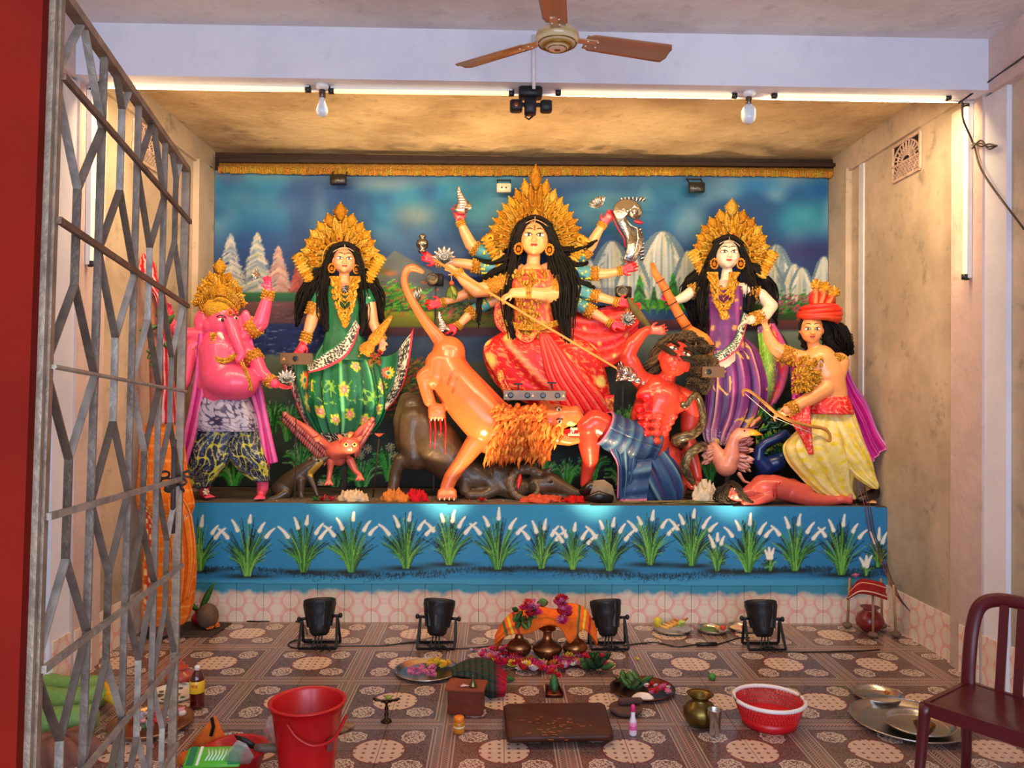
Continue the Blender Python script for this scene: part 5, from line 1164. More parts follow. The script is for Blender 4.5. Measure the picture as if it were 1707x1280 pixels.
for i in range(24): t = i/23*5.5; m.ell(D(1166+9*math.cos(t)*(1-i/40), 572+8*math.sin(t)*(1-i/40), Y, 48), [1.3*s_]*3, nu=6, nv=4)
m.build('inlay', 'gilded', v_)

# ============================================================ ELEPHANT HEADED FIGURE (far left)
Y = 5.99; s_ = Y/F; PK = (240, 84, 128)
g = empty('elephant_headed_statue', (D(385, 700, Y).x, Y, ZP), 'pink elephant headed clay figure with round belly and golden crown', 'statue')
b = Body(Y, PK, .0075, 3)
b.chain([(368, 690, 34, 0), (374, 655, 38, 4), (376, 630, 40, 10)]); b.ball(386, 638, 26, (44, 30, 31)); b.ball(352, 640, 8, (26, 26, 26)); b.chain([(374, 620, 40, 6), (370, 590, 38, 2), (368, 572, 30, 0)]); b.ball(352, 588, 16, 20); b.ball(390, 588, 16, 20)
b.chain([(335, 566, 16, 0), (404, 562, 16, 0)]); b.ball(374, 540, 6, (27, 26, 30)); b.ball(374, 528, 12, (22, 18, 20)); b.ball(352, 545, 12, (13, 14, 14)); b.ball(390, 552, 12, (13, 14, 14))
b.chain([(383, 532, 12, 22), (388, 548, 10, 31), (393, 564, 9, 35), (399, 580, 8, 37), (403, 592, 7, 38), (398, 600, 6, 40)])
b.chain([(366, 556, 3.5, 26), (372, 564, 2.4, 32)], col=(250, 240, 220))
for k, cx in ((-1, 342), (1, 404)):   # ears: folded fans
    for i in range(6):
        a = -1.1+i*.42; b.chain([(cx-k*-6*0+(-k)*-4, 534, 5, 2), (cx+k*(12*math.cos(a)) , 536-18*math.sin(a), 3.6, 4)])
    b.ball(cx+k*5, 536, 6, (14 if k < 0 else 10, 5, 20)); b.ball(cx+k*8, 546, 8, (8, 5, 9))
A1 = [(402, 560, 14, 0), (420, 548, 14, 0), (434, 538, 13, 2), (441, 515, 11, 4), (447, 492, 8, 6), (448, 484, 7, 6)]; A2 = [(405, 580, 14, 2), (424, 596, 13, 6), (434, 620, 12.5, 10), (450, 634, 9, 16), (460, 640, 7, 18)]
A3 = [(336, 566, 14, 0), (318, 580, 13, 6), (314, 604, 12, 12), (308, 635, 10, 20), (298, 655, 8, 24)]; A4 = [(336, 560, 14, 0), (314, 558, 12, 4), (296, 552, 11, 10), (286, 540, 9, 16), (281, 530, 7, 20)]
for q in (A1, A2, A3, A4): b.chain(q)
b.hand((448, 484, 0, 6), (445, 456, 0, 10), 30, curl=1.3, thumb=-1, col=(236, 60, 110)); b.hand((460, 640, 0, 18), (488, 650, 0, 24), 32, nrm=(0, -.3, 1), curl=.4, thumb=1, col=(240, 70, 90)); b.hand((298, 655, 0, 24), (283, 682, 0, 30), 32, curl=.8, col=(236, 60, 110)); b.hand((281, 530, 0, 20), (279, 502, 0, 26), 30, curl=.8, col=(236, 60, 110))
for x0, y0, tx in ((340, 800, 330), (438, 800, 444)): b.chain([(x0, 770, 12, 0), (x0, 815, 9, 0)])
b.foot((340, 812, 0, 0), (350, 831, 0, 18), 10, col=(240, 80, 110)); b.foot((436, 808, 0, 0), (434, 832, 0, 14), 10, col=(240, 80, 110))
b.colour((362, 655, 0, 30), (396, 655, 0, 44), 6, 6, (240, 92, 110))
b.build('body', 'painted_clay', g)
m = MB((245, 240, 225)); m.ell(D(370, 533, Y, 31), (7*s_, 3*s_, 3*s_)); m.ell(D(371, 533, Y, 34), (2.6*s_, 2*s_, 2.8*s_), col=(20, 12, 10)); m.build('eye', 'painted_clay', g); m = MB((245, 240, 225)); m.ell(D(393, 530, Y, 28), (4*s_, 3*s_, 2.6*s_)); m.ell(D(394, 530, Y, 30), (1.8*s_, 2*s_, 2*s_), col=(20, 12, 10)); m.build('eye', 'painted_clay', g)
m = MB((40, 20, 16)); m.tube([D(361, 528, Y, 32), D(367, 525, Y, 34), D(374, 527, Y, 34), D(378, 532, Y, 33)], 1.1*s_, 6); m.tube([D(388, 525, Y, 32), D(393, 524, Y, 30), D(398, 527, Y, 26)], 1*s_, 6); m.build('eyebrows', 'painted_clay', g)
m = MB((245, 190, 60)); 
for i in range(8): m.ell(D(384+4.2*math.cos(i*.785), 521+4.2*math.sin(i*.785), Y, 36), [1.5*s_]*3, nu=6, nv=4)
m.ell(D(384, 521, Y, 36), [2.6*s_]*3, col=(240, 60, 60)); m.build('forehead_jewel', 'gilded', g)
def Lg(a): a_ = abs(a); return float(np.interp(a_, [0, 10, 22, 45, 70, 90], [76, 60, 54, 48, 44, 46]))
cr = crown(g, 366, 508, Y, 2, Lg, (-86, 86), 11, 16, False, seed=6)
m = MB(GOLDS[0]); r = random.Random(3)
for i in range(26):
    t = i/25; x = 338+58*t; m.petal(D(x, 520-26*math.sin(t*math.pi)**.8, Y, 16+14*math.sin(t*math.pi)), Vector((.4*(t-.5), -.1, 1)), Vector((0, -1, 0)), 20*s_, 9*s_, .1, r.choice(GOLDS)); m.ell(D(x, 521-24*math.sin(t*math.pi)**.8, Y, 18+14*math.sin(t*math.pi)), [2*s_]*3, nu=7, nv=5)
m.ell(D(367, 514, Y, 8), (27*s_, 24*s_, 22*s_)); m.build('crown_band', 'gilded', g)
def dh(U, V, f):
    C = np.zeros(U.shape+(3,))+K((26, 36, 70)); C = mixc(C, f*.5+.1, (60, 90, 130)); C = scrolls(C, U, V, 60, 22, (216, 214, 60), .95, th=.3); C = scrolls(C, U, V, 90, 40, (230, 230, 190), .7, th=.12, seed=2); return mixc(C, (V-.96)*90, (20, 24, 50))
loft('dhoti', [(690, 326, 402, 2), (712, 324, 400, 8), (740, 318, 392, 12), (768, 313, 382, 12), (792, 312, 364, 10), (812, 322, 348, 8)], Y, 'painted_cloth', g, dh, 90, 150, .5, .12, 8, seed=3, skew=-1.2)
loft('dhoti', [(690, 362, 426, 2), (715, 372, 430, 8), (740, 378, 436, 12), (765, 382, 443, 12), (785, 398, 449, 8), (802, 422, 450, 4)], Y, 'painted_cloth', g, dh, 90, 150, .5, .12, 8, seed=5, skew=1.4)
def wst(U, V, f): C = np.zeros(U.shape+(3,))+K((176, 170, 196)); C = scrolls(C, U, V, 80, 26, (50, 44, 84), 1, th=.36); return mixc(C, f*.5, (226, 220, 226))
loft('waist_cloth', [(652, 336, 396, 6), (664, 332, 412, 14), (690, 326, 424, 12), (708, 326, 428, 12), (718, 330, 428, 12)], Y, 'painted_cloth', g, wst, 50, 130, .62, .05, 8, seed=2)
def mag(U, V, f): C = np.zeros(U.shape+(3,))+K((206, 20, 120)); C = mixc(C, f*.6, (160, 30, 140)); C = mixc(C, (f-.5)*2, (246, 120, 190)); C = mixc(C, (.12-V)*20, (110, 40, 140)); return mixc(C, (V-.9)*20, (240, 60, 150))
sheet('scarf', [(330, 556, 12), (327, 600, 18), (320, 660, 22), (308, 720, 22), (301, 775, 20)], [(354, 558, 14), (350, 600, 24), (340, 660, 30), (328, 720, 30), (311, 776, 24)], Y, 'painted_cloth', g, mag, 80, 26, .015, .014, 3)
sheet('scarf', [(400, 540, 4), (410, 580, 4), (414, 640, 2), (430, 700, 2), (440, 776, 4)], [(414, 552, 0), (424, 590, -2), (436, 650, -4), (448, 710, -2), (463, 770, -2)], Y, 'painted_cloth', g, mag, 80, 26, .015, .014, 3)
armlet(g, b, (324, 574, 0, 1), (316, 592, 0, 4), 15, 5); armlet(g, b, (316, 600, 0, 5), (313, 614, 0, 8), 14, 4); armlet(g, b, (416, 550, 0, 0), (429, 542, 0, 1), 16, 4); armlet(g, b, (418, 590, 0, 5), (426, 602, 0, 7), 15, 4)
armlet(g, b, (445, 498, 0, 5), (448, 485, 0, 6), 9.5, 4); armlet(g, b, (446, 632, 0, 14), (455, 637, 0, 17), 10, 4); chainband(g, 'necklace', Y, [(344, 572, 26), (352, 592, 36), (374, 602, 42), (396, 590, 36)], 9, seed=2); chainband(g, 'sacred_thread', Y, [(396, 572, 34), (402, 600, 40), (414, 630, 44), (418, 650, 40)], 6, seed=4)
chainband(g, 'necklace', Y, [(355, 556, 28), (356, 575, 34), (354, 586, 36)], 10, seed=9, rows=3)
m = MB((240, 220, 190))
for i in range(6): m.petal(D(344, 820, Y, 20), Vector((math.cos(i), -.2, math.sin(i))), Vector((0, -1, .4)), 6*s_, 5*s_, .2)
tag(m.build('white_flower', 'petal'), 'small white flower laid on the pink foot of the elephant headed figure', 'flower')
lotus(434, 460, Y, 14, 17, 'silver foil bud in the raised hand of the elephant headed figure', group=None, name='foil_bud', up=(-1, -.3, .3))
lotus(478, 634, Y, 30, 18, 'silver foil flower in the lower hand of the elephant headed figure', group=None, up=(.2, -.8, .6))
lot = lotus(284, 548, Y, 36, 15, 'pink lotus held up behind the metal gate by the elephant headed figure', group=None, name='pink_lotus', up=(0, -.7, .6)); 
lot.data.materials[0] = MATS['petal']; a_ = lot.data.color_attributes['Col']; a_.data.foreach_set('color', [x for _ in range(len(lot.data.vertices)) for x in (*lin((240, 110, 140)), 1)])

# ============================================================ RED TURBANED ARCHER (far right)
Y = 5.98; s_ = Y/F; OS = (248, 168, 104)
g = empty('archer_statue', (D(1385, 700, Y).x, Y, ZP), 'clay archer with red feathered turban, yellow dhoti and magenta cape', 'statue')
b = Body(Y, OS, .007, 2)
b.chain([(1388, 690, 26, 0), (1384, 655, 27, 2), (1376, 625, 30, 4), (1366, 602, 28, 4)]); b.ball(1345, 620, 16, 19); b.ball(1378, 622, 14, 20); b.chain([(1334, 598, 14, 0), (1398, 604, 16, 0)]); b.chain([(1362, 595, 12, 4), (1355, 572, 10, 6)])
fa = Face(b, 1353, 549, 12, 50, yaw=-.30, pitch=-.08)
La = [(1334, 597, 14, 0), (1310, 592, 13, 0), (1292, 580, 11, -2), (1282, 565, 9, -4), (1278, 552, 7, -4)]; Ra = [(1398, 604, 17, 2), (1392, 625, 17, 10), (1374, 648, 15, 20), (1350, 664, 12, 26), (1318, 682, 9, 30), (1308, 686, 8, 32)]
b.chain(La); b.chain(Ra); b.hand((1310, 686, 0, 32), (1284, 694, 0, 34), 32, nrm=(0, -.6, -.6), curl=1.4, thumb=1); b.hand((1278, 552, 0, -4), (1272, 528, 0, -2), 26, curl=1.1)
b.chain([(1440, 770, 13, 0), (1450, 812, 9, 0)]); b.foot((1450, 818, 0, 0), (1450, 838, 0, 12), 11)
b.build('body', 'painted_clay', g); fa.features(g, big=1.05, lip=(190, 40, 40), bindi=None)
m = MB((22, 16, 14)); A = D(1440, 830, Y, 20); m.tube([D(1430, 834, Y, 22), D(1443, 830, Y, 18), D(1458, 822, Y, 10), D(1464, 812, Y, 4)], [5*s_, 9*s_, 9*s_, 6*s_], 12); m.build('shoe', 'painted_clay', g)
tb = MB((232, 34, 26)); c = D(1366, 524, Y, 6)
for i in range(5): tb.tube([c+Vector(((33-1.2*abs(i-2)**2)*s_*math.cos(a), -24*s_*math.sin(a), (8-i*4.2+3.4*math.sin(a+i*1.3))*s_)) for a in np.linspace(0, 2*math.pi, 33)], 5.2*s_, 9, col=(232-8*i, 40+6*i, 24))
tb.ell(c+Vector((0, 0, 4*s_)), (30*s_, 22*s_, 12*s_)); tb.build('turban', 'painted_cloth', g)
for x1, y1, x0 in ((1360, 478, 1358), (1375, 482, 1364), (1390, 490, 1372)):
    m = MB((236, 50, 36)); A = D(x0, 520, Y, 10); B_ = D(x1, y1, Y, 6); m.petal(A, B_-A, Vector((0, -1, 0)), (B_-A).length, 24*s_, .05, col=(226, 40, 30), tipcol=(250, 130, 60)); m.petal(A+Vector((0, -.01, 0)), B_-A, Vector((0, -1, 0)), (B_-A).length*.9, 10*s_, .08, col=(250, 120, 70)); m.build('feather', 'painted_cloth', g)
    m = MB(GOLDS[0])
    for i in range(7): a = (i-3)*.55; m.petal(B_, Vector((math.sin(a), -.1, math.cos(a)*1.2)), Vector((0, -1, 0)), 15*s_*(1-.1*abs(i-3)), 8*s_, .1, random.choice(GOLDS))
    m.ell(B_+Vector((0, -.01, 0)), [4*s_]*3); m.build('feather_tip', 'gilded', g)
hair(g, [[(1378, 530, 4, 8), (1392, 548, 0, 16), (1400, 570, -4, 17), (1412, 588, -8, 9), (1416, 592, -8, 4)], [(1372, 536, 8, 6), (1376, 560, 2, 8), (1386, 580, 0, 9), (1400, 594, 0, 5)], [(1337, 532, 8, 3), (1336, 555, 4, 5), (1340, 575, 2, 5), (1346, 584, 2, 3)], [(1388, 540, -4, 14), (1404, 560, -6, 13), (1416, 578, -8, 6)]], Y, 46, seed=7, r=1.6)
m = MB(GOLDS[0]); r = random.Random(12)
for i in range(190):
    t = r.random(); a = r.uniform(-1, 1); x = 1352+a*34*(1-t*.5)-t*10; y = 592+t*56+a*a*6; m.petal(D(x, y, Y, 34-12*a*a+4*t), Vector((r.uniform(-1, 1), -.1, -r.random())), Vector((0, -1, 0)), 9*s_, 5*s_, .15, r.choice(GOLDS))
m.build('breast_ornament', 'gilded', g)
armlet(g, b, (1322, 596, 0, 0), (1302, 588, 0, -1), 14.5, 6); armlet(g, b, (1326, 678, 0, 29), (1314, 684, 0, 31), 10.5, 4); chainband(g, 'shoulder_ornament', Y, [(1376, 596, 22), (1394, 594, 22), (1410, 602, 14)], 12, rows=4, seed=7)
def yel(U, V, f):
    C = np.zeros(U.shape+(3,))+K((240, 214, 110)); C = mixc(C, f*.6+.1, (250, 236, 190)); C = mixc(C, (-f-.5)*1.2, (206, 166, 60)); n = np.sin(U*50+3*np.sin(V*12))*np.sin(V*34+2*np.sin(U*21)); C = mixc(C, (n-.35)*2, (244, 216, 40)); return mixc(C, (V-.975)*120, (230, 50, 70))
loft('dhoti', [(676, 1356, 1418, 4), (700, 1346, 1420, 10), (725, 1322, 1424, 12), (745, 1306, 1428, 12), (770, 1312, 1430, 10), (795, 1332, 1424, 8), (815, 1352, 1422, 8), (832, 1378, 1430, 8)], Y, 'painted_cloth', g, yel, 110, 180, .42, .12, 12, seed=9, skew=.9)
loft('dhoti', [(680, 1370, 1422, 8), (705, 1374, 1430, 14), (735, 1382, 1440, 18), (765, 1398, 1452, 20), (790, 1418, 1458, 20), (806, 1438, 1464, 20), (814, 1450, 1462, 18)], Y, 'painted_cloth', g, yel, 110, 160, .5, .12, 9, seed=11, skew=1.6)
def rdw(U, V, f): C = np.zeros(U.shape+(3,))+K((232, 34, 36)); C = scrolls(C, U, V, 60, 14, (246, 170, 140), .9, th=.24); C = mixc(C, f*.3, (246, 90, 70)); return mixc(C, (V-.94)*60, (190, 20, 30))
loft('waist_cloth', [(650, 1364, 1404, 6), (662, 1354, 1414, 10), (678, 1350, 1420, 12), (690, 1350, 1422, 12)], Y, 'painted_cloth', g, rdw, 40, 120, .62, .04, 7, seed=3)
sheet('waist_tail', [(1312, 676, 22), (1318, 702, 28), (1334, 728, 34), (1350, 756, 34)], [(1350, 676, 34), (1352, 702, 38), (1354, 730, 38), (1354, 757, 34)], Y, 'painted_cloth', g, rdw, 50, 26, .014, .01, 2)
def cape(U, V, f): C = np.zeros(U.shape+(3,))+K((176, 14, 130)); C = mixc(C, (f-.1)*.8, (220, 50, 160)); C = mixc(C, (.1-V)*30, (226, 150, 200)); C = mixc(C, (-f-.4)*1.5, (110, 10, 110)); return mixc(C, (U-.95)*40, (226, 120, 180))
sheet('cape', [(1404, 592, -2), (1424, 640, 0), (1444, 670, 10), (1462, 715, 22), (1480, 744, 32)], [(1392, 640, 0), (1416, 690, 2), (1432, 730, 10), (1444, 760, 18), (1450, 773, 22)], Y, 'painted_cloth', g, cape, 80, 34, .016, .022, 3)
sheet('cape', [(1314, 582, -6), (1318, 620, -4), (1320, 665, -2)], [(1330, 586, -4), (1336, 620, -4), (1334, 668, -2)], Y, 'painted_cloth', g, cape, 40, 16, .014, .01, 2)
bw = MB((190, 130, 60)); bw.tube([D(q[0], q[1], Y, 44) for q in catmull([(1240, 660), (1238, 651), (1250, 652), (1275, 672), (1296, 690), (1320, 702), (1350, 710), (1372, 714), (1382, 722), (1384, 734), (1378, 734)], 50)], [1.8*s_+1.2*s_*math.sin(i/49*math.pi) for i in range(50)], 8)
bow = tag(bw.build('bow', 'wood'), 'thin golden bow gripped by the red turbaned archer', 'bow'); m = MB((240, 236, 220)); m.tube([D(1242, 656, Y, 44), D(1286, 694, Y, 52), D(1378, 732, Y, 44)], .5*s_, 4); m.build('bowstring', 'woven', bow)
finish('dark_clay', .42, bump=.5, bscale=22, mottle=.35, mscale=10, coat=.25)
# ============================================================ RED DEMON
Y = 6.2; s_ = Y/F; RD = (216, 66, 48)
g = empty('demon_statue', (D(1085, 760, Y).x, Y, ZP), 'muscular red clay demon kneeling in a blue dhoti with wild dark hair', 'statue')
b = Body(Y, RD, .0072, 0)
b.chain([(1084, 748, 33, 0), (1083, 722, 32, 2), (1087, 695, 36, 2), (1100, 668, 39, 3)]); b.chain([(1082, 640, 18, 2), (1146, 668, 19, 2)]); b.ball(1080, 660, 19, (20, 14, 17)); b.ball(1122, 671, 18, (26, 16, 18)); b.ball(1100, 664, 20, (24, 14, 15)); b.ball(1095, 650, 8, 26)
for i, (y, w) in enumerate(((694, 9), (708, 9), (722, 8.5), (736, 8))):   # stomach muscles
    for k in (-1, 1): b.ball(1086+k*w+3*(i < 1), y, 37, (w+.5, 8, 7))
for i in range(4): b.ball(1066+i*.5, 682+i*13, 30, (8, 9, 6)); b.ball(1121-i*5, 694+i*10, 26, (9, 9, 6))
b.chain([(1106, 645, 16, 6), (1113, 628, 14, 14)]); b.ball(1100, 633, 14, 5); b.ball(1118, 640, 18, 5)
fa = Face(b, 1126, 598, 30, 70, yaw=-.12, pitch=.45, roll=.42)
Aa = [(1076, 640, 17, 2), (1062, 625, 15, 6), (1050, 604, 16, 8), (1046, 592, 13, 10), (1054, 575, 13, 10), (1070, 556, 9, 8), (1078, 551, 7.5, 8)]; Ab = [(1148, 668, 19, 2), (1153, 690, 18, 2), (1150, 712, 16, 2), (1148, 730, 11, 2), (1150, 752, 13, 4), (1158, 775, 10, 8), (1163, 795, 7.5, 12)]
b.chain(Aa); b.chain(Ab); b.hand((1080, 551, 0, 8), (1110, 550, 0, 12), 36, nrm=(0, -1, .3), curl=.6, thumb=-1); b.hand((1164, 796, 0, 12), (1146, 818, 0, 18), 32, nrm=(-.3, -1, 0), curl=1.0, thumb=-1)
b.chain([(1075, 745, 28, 4), (1030, 725, 26, 20), (992, 705, 22, 30), (980, 712, 19, 32)]); b.chain([(980, 712, 18, 32), (982, 740, 18, 26), (984, 765, 14, 22), (978, 790, 10, 18), (976, 806, 9, 16)]); b.chain([(1110, 760, 26, 0), (1130, 800, 20, 0), (1128, 822, 14, 0)])
b.foot((978, 806, 0, 16), (988, 828, 0, 34), 10)
r = random.Random(8)
BL = (150, 6, 10)
for i in range(4): x = 1064+i*5; b.colour((x, 664+r.uniform(-6, 8), 0, 34), (x-4+r.uniform(-2, 3), 715+r.uniform(-10, 28), 0, 36), 10, 9, (196, 10, 14))
b.build('body', 'glossy_clay', g)
fa.features(g, big=1.1, lip=(170, 40, 30), angry=True, bindi=None, brow=(36, 26, 16))
m = MB((40, 32, 20))
for k in (-1, 1): m.tube([fa.p(k*q[0], q[1], q[2]) for q in ((.03, -.16, .42), (.16, -.14, .38), (.30, -.04, .28), (.42, .02, .2), (.5, .0, .18))], [.02*fa.h, .06*fa.h, .07*fa.h, .055*fa.h, .012*fa.h], 9)
m.build('moustache', 'hair_fibre', g)
m = MB((40, 32, 20))
for k in (-1, 1): m.tube([fa.p(k*q[0], q[1], q[2]) for q in ((.05, .11, .39), (.16, .15, .38), (.27, .2, .3), (.34, .17, .22))], [.02*fa.h, .045*fa.h, .04*fa.h, .01*fa.h], 8)
m.build('thick_eyebrows', 'hair_fibre', g)
HG = []; rr = random.Random(5)
for (x0, y0, x1, y1, x2, y2, w) in ((1118, 585, 1105, 580, 1088, 602, 9), (1112, 592, 1096, 602, 1078, 618, 9), (1110, 604, 1095, 618, 1082, 626, 7), (1122, 578, 1112, 572, 1098, 586, 9), (1132, 578, 1130, 568, 1118, 574, 10), (1144, 582, 1150, 568, 1160, 574, 12), (1150, 590, 1165, 580, 1176, 592, 13),
                                    (1152, 598, 1168, 600, 1178, 614, 14), (1150, 608, 1164, 618, 1174, 636, 14), (1146, 618, 1158, 634, 1168, 652, 13), (1142, 626, 1150, 646, 1156, 660, 11), (1154, 600, 1172, 608, 1172, 660, 12), (1136, 574, 1142, 564, 1134, 572, 10)):
    HG.append([(x0, y0, 12, w*.8), (x1, y1, 4, w), (x2, y2, 2, w*.35)])
HG = [[(1127+(a[0][0]-1127)*1.75, 600+(a[0][1]-602)*1.7, -2, a[0][3]*.9), (1127+(a[1][0]-1127)*1.15, 602+(a[1][1]-602)*1.12, 0, a[1][3]*1.3), (1127+(a[2][0]-1127)*1.05, a[2][1]-2, 0, a[2][3]*1.9)] for a in HG]
hair(g, HG, Y, 90, (56, 44, 28), .9, seed=4, wav=3.5, cols=[(92, 72, 48), (120, 98, 66), (64, 50, 34)])
def blu(U, V, f):
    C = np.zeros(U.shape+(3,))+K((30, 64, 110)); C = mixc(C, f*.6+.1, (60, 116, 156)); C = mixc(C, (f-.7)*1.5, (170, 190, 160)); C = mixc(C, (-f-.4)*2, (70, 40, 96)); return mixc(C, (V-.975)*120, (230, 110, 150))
loft('dhoti', [(736, 1056, 1112, 6), (746, 1050, 1120, 10), (765, 1048, 1130, 12), (790, 1048, 1140, 12), (815, 1052, 1142, 10), (834, 1060, 1138, 8)], Y, 'painted_cloth', g, blu, 90, 170, .5, .16, 10, seed=4, skew=1.0)
# cloth wound round the raised thigh: rings across the leg
TH = catmull([(1086, 745, 32, 6), (1058, 735, 33, 14), (1030, 725, 30, 22), (1004, 712, 27, 30)], 40); G = []; Cc = []
for i, q in enumerate(TH):
    c = D(q[0], q[1], Y, q[3]); d_ = D(*TH[min(i+1, 39)][:2], Y, TH[min(i+1, 39)][3])-D(*TH[max(i-1, 0)][:2], Y, TH[max(i-1, 0)][3]); x, y, u = frame_from(d_); R = q[2]*s_*(1+.022*math.sin(i*.9))
    G.append([c+(x*math.cos(a)+y*math.sin(a))*R*(1+.05*math.sin(3*a+i*.3)) for a in np.linspace(0, 2*math.pi, 48)])
    f = math.sin(i*.9)*.6; Cc.append([(lin((30+60*max(f, 0), 60+80*max(f, 0), 110+50*max(f, 0))) if f < .75 else lin((190, 200, 165))) if i < 38 else lin((226, 110, 150))]*48)
V, Fq, CC = gridmesh(np.array([[tuple(p) for p in r_] for r_ in G]), np.array(Cc), .008); link('thigh_cloth', mesh_np('thigh_cloth', V.tolist(), Fq.tolist(), CC), 'painted_cloth', g)
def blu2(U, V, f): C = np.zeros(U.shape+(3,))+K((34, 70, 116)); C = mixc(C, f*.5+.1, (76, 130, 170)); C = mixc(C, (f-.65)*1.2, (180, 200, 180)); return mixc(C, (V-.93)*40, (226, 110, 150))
sheet('dhoti_fall', [(1066, 740, 34), (1060, 775, 40), (1052, 810, 38), (1046, 836, 34)], [(1008, 726, 44), (1018, 750, 40), (1030, 775, 36), (1030, 830, 34)], Y, 'painted_cloth', g, blu2, 60, 40, .014, .02, 3, 4)
sheet('dhoti_fall', [(1062, 742, 36), (1076, 742, 38), (1090, 744, 36)], [(1032, 836, 34), (1052, 838, 42), (1078, 836, 40)], Y, 'painted_cloth', g, blu2, 60, 50, .016, .016, 3, 6)
m = MB((28, 24, 22)); m.tube([D(968, 822, Y, 30), D(985, 812, Y, 34), D(1000, 822, Y, 34)], [6*s_, 13*s_, 8*s_], 12); m.build('shoe', 'painted_clay', g)
# silver lion-headed foil and the blood trail at the shoulder where the spear ends
m = MB((210, 212, 216))
for (x, y, d, r_) in ((1043, 622, 32, 15), (1052, 628, 32, 11), (1036, 628, 34, 9), (1062, 634, 30, 7), (1072, 638, 26, 4)): m.ell(D(x, y, Y, d), (r_*s_, r_*.7*s_, r_*.8*s_))
for i in range(12): m.petal(D(1040+r.uniform(-8, 10), 620+r.uniform(-8, 12), Y, 42), Vector((r.uniform(-1, 1), -.3, r.uniform(-1, 1))), Vector((0, -1, 0)), 13*s_, 6*s_, .4)
tag(m.build('foil_mask', 'silver_foil'), 'crumpled silver foil ball beside the raised arm of the red demon', 'ornament')
# snake round the demon's arm
def snake(g_, pts, R):
    A = catmull(pts, 90); m = MB((74, 62, 40)); rr = [s_*R*np.interp(i/89, [0, .03, .08, .5, .9, 1], [.35, .75, .55, 1, .9, .5]) for i in range(90)]
    m.tube([D(q[0], q[1], Y, q[2]) for q in A], rr, 14)
    for i in range(0, len(m.v), 14):
        for k in range(14):
            if ((i//14)+k) % 4 == 0: m.c[i+k] = lin((130, 112, 76))
            if ((i//14)//3+k) % 5 == 0: m.c[i+k] = lin((44, 36, 24))
    return m
m = snake(None, [(1134, 675, 40), (1145, 674, 40), (1153, 662, 38), (1162, 660, 30), (1170, 682, 20), (1171, 705, 16), (1158, 722, 30), (1140, 728, 36), (1127, 733, 30), (1134, 738, 16), (1158, 742, -8), (1172, 744, 8), (1160, 748, 30), (1146, 762, 34), (1142, 780, 32), (1150, 796, 30), (1157, 806, 28)], 8.5)
sn = tag(m.build('snake', 'painted_clay'), 'brown patterned snake coiled around the lowered arm of the red demon', 'snake')
m = MB((240, 230, 200)); m.ell(D(1138, 673, Y, 46), [1.2*s_]*3, nu=6, nv=4); m.build('eye', 'painted_clay', sn)
rod('club', [D(1046, 496, 6.4, 14), D(1056, 512, 6.4, 14), D(1068, 528, 6.35, 14), D(1084, 548, 6.3, 14)], [.012, .035, .033, .02], (112, 100, 60), 'woven', 'grey green wrapped club held above the red demon', 'club')

# ============================================================ ORANGE LION
Y = 6.2; s_ = Y/F; LO = (234, 118, 62)
g = empty('lion_statue', (D(800, 760, Y).x, Y, ZP), 'orange clay lion with shaggy mane springing down onto the black buffalo', 'statue')
b = Body(Y, LO, .008, 3)
b.chain([(748, 588, 28, 0), (745, 612, 33, 4), (760, 640, 38, 10), (785, 670, 41, 14), (812, 700, 42, 16), (848, 714, 34, 18)]); b.ball(736, 626, 22, (22, 16, 28)); b.ball(797, 690, 40, (17, 12, 26)); b.ball(826, 712, 40, (14, 10, 22))
b.chain([(733, 606, 24, 12), (728, 628, 21, 18), (712, 634, 14, 22)]); b.chain([(736, 634, 15, 20), (712, 622, 12, 22), (705, 628, 11, 24), (710, 650, 10, 26), (716, 668, 10, 28)]); b.ball(728, 684, 30, (15, 12, 12))
for i in range(4): b.chain([(720+i*5, 682, 6, 34), (719+i*6, 694, 5, 37)])
b.chain([(812, 715, 26, 20), (790, 742, 17, 26), (770, 770, 13, 30), (752, 795, 12, 34), (745, 812, 11, 36)]); b.ball(745, 822, 36, (16, 14, 9))
for i in range(4): b.chain([(735+i*7, 820, 5.5, 44), (733+i*8, 829, 5, 50)])
b.chain([(815, 735, 22, 16), (838, 742, 18, 18), (858, 745, 14, 18)])
for i in range(6): b.chain([(757+i*8, 622+i*13, 4, 40+i), (752+i*9, 640+i*12, 5, 44+i)])   # ribs
tail = [(742, 580, 14, 2), (728, 560, 11, 6), (712, 540, 9, 8), (697, 518, 7.5, 8), (682, 492, 6.5, 8), (674, 470, 6, 8), (677, 452, 6, 8), (688, 446, 6.5, 8), (704, 453, 4, 8)]
b.chain([tuple(q) for q in catmull(tail, 24)])
# head: broad skull, muzzle, open jaw
b.chain([(880, 705, 30, 24), (915, 702, 26, 26), (935, 695, 20, 28), (956, 692, 14, 30), (963, 696, 11, 30)]); b.chain([(905, 722, 22, 26), (930, 728, 13, 28), (948, 734, 9, 30), (964, 732, 7, 30)])
b.ball(925, 680, 32, (11, 9, 8)); b.ball(958, 684, 30, (9, 10, 8)); b.ball(926, 712, 40, (14, 8, 14)); b.ball(952, 704, 36, (10, 8, 7)); b.ball(908, 676, 28, 10)
for k in range(3): b.ball(938+k*7, 688-k*1, 40-k*2, 4)
for i in range(6): b.colour((754+i*8, 618+i*13, 0, 44), (746+i*9, 642+i*12, 0, 48), 3, 2, (206, 76, 40))
b.colour((760, 596, 0, 10), (830, 676, 0, 30), 12, 14, (216, 92, 52)); b.colour((948, 718, 0, 30), (966, 716, 0, 34), 8, 7, (200, 20, 30)); b.colour((966, 690, 0, 30), (972, 694, 0, 30), 5, 5, (40, 18, 14))
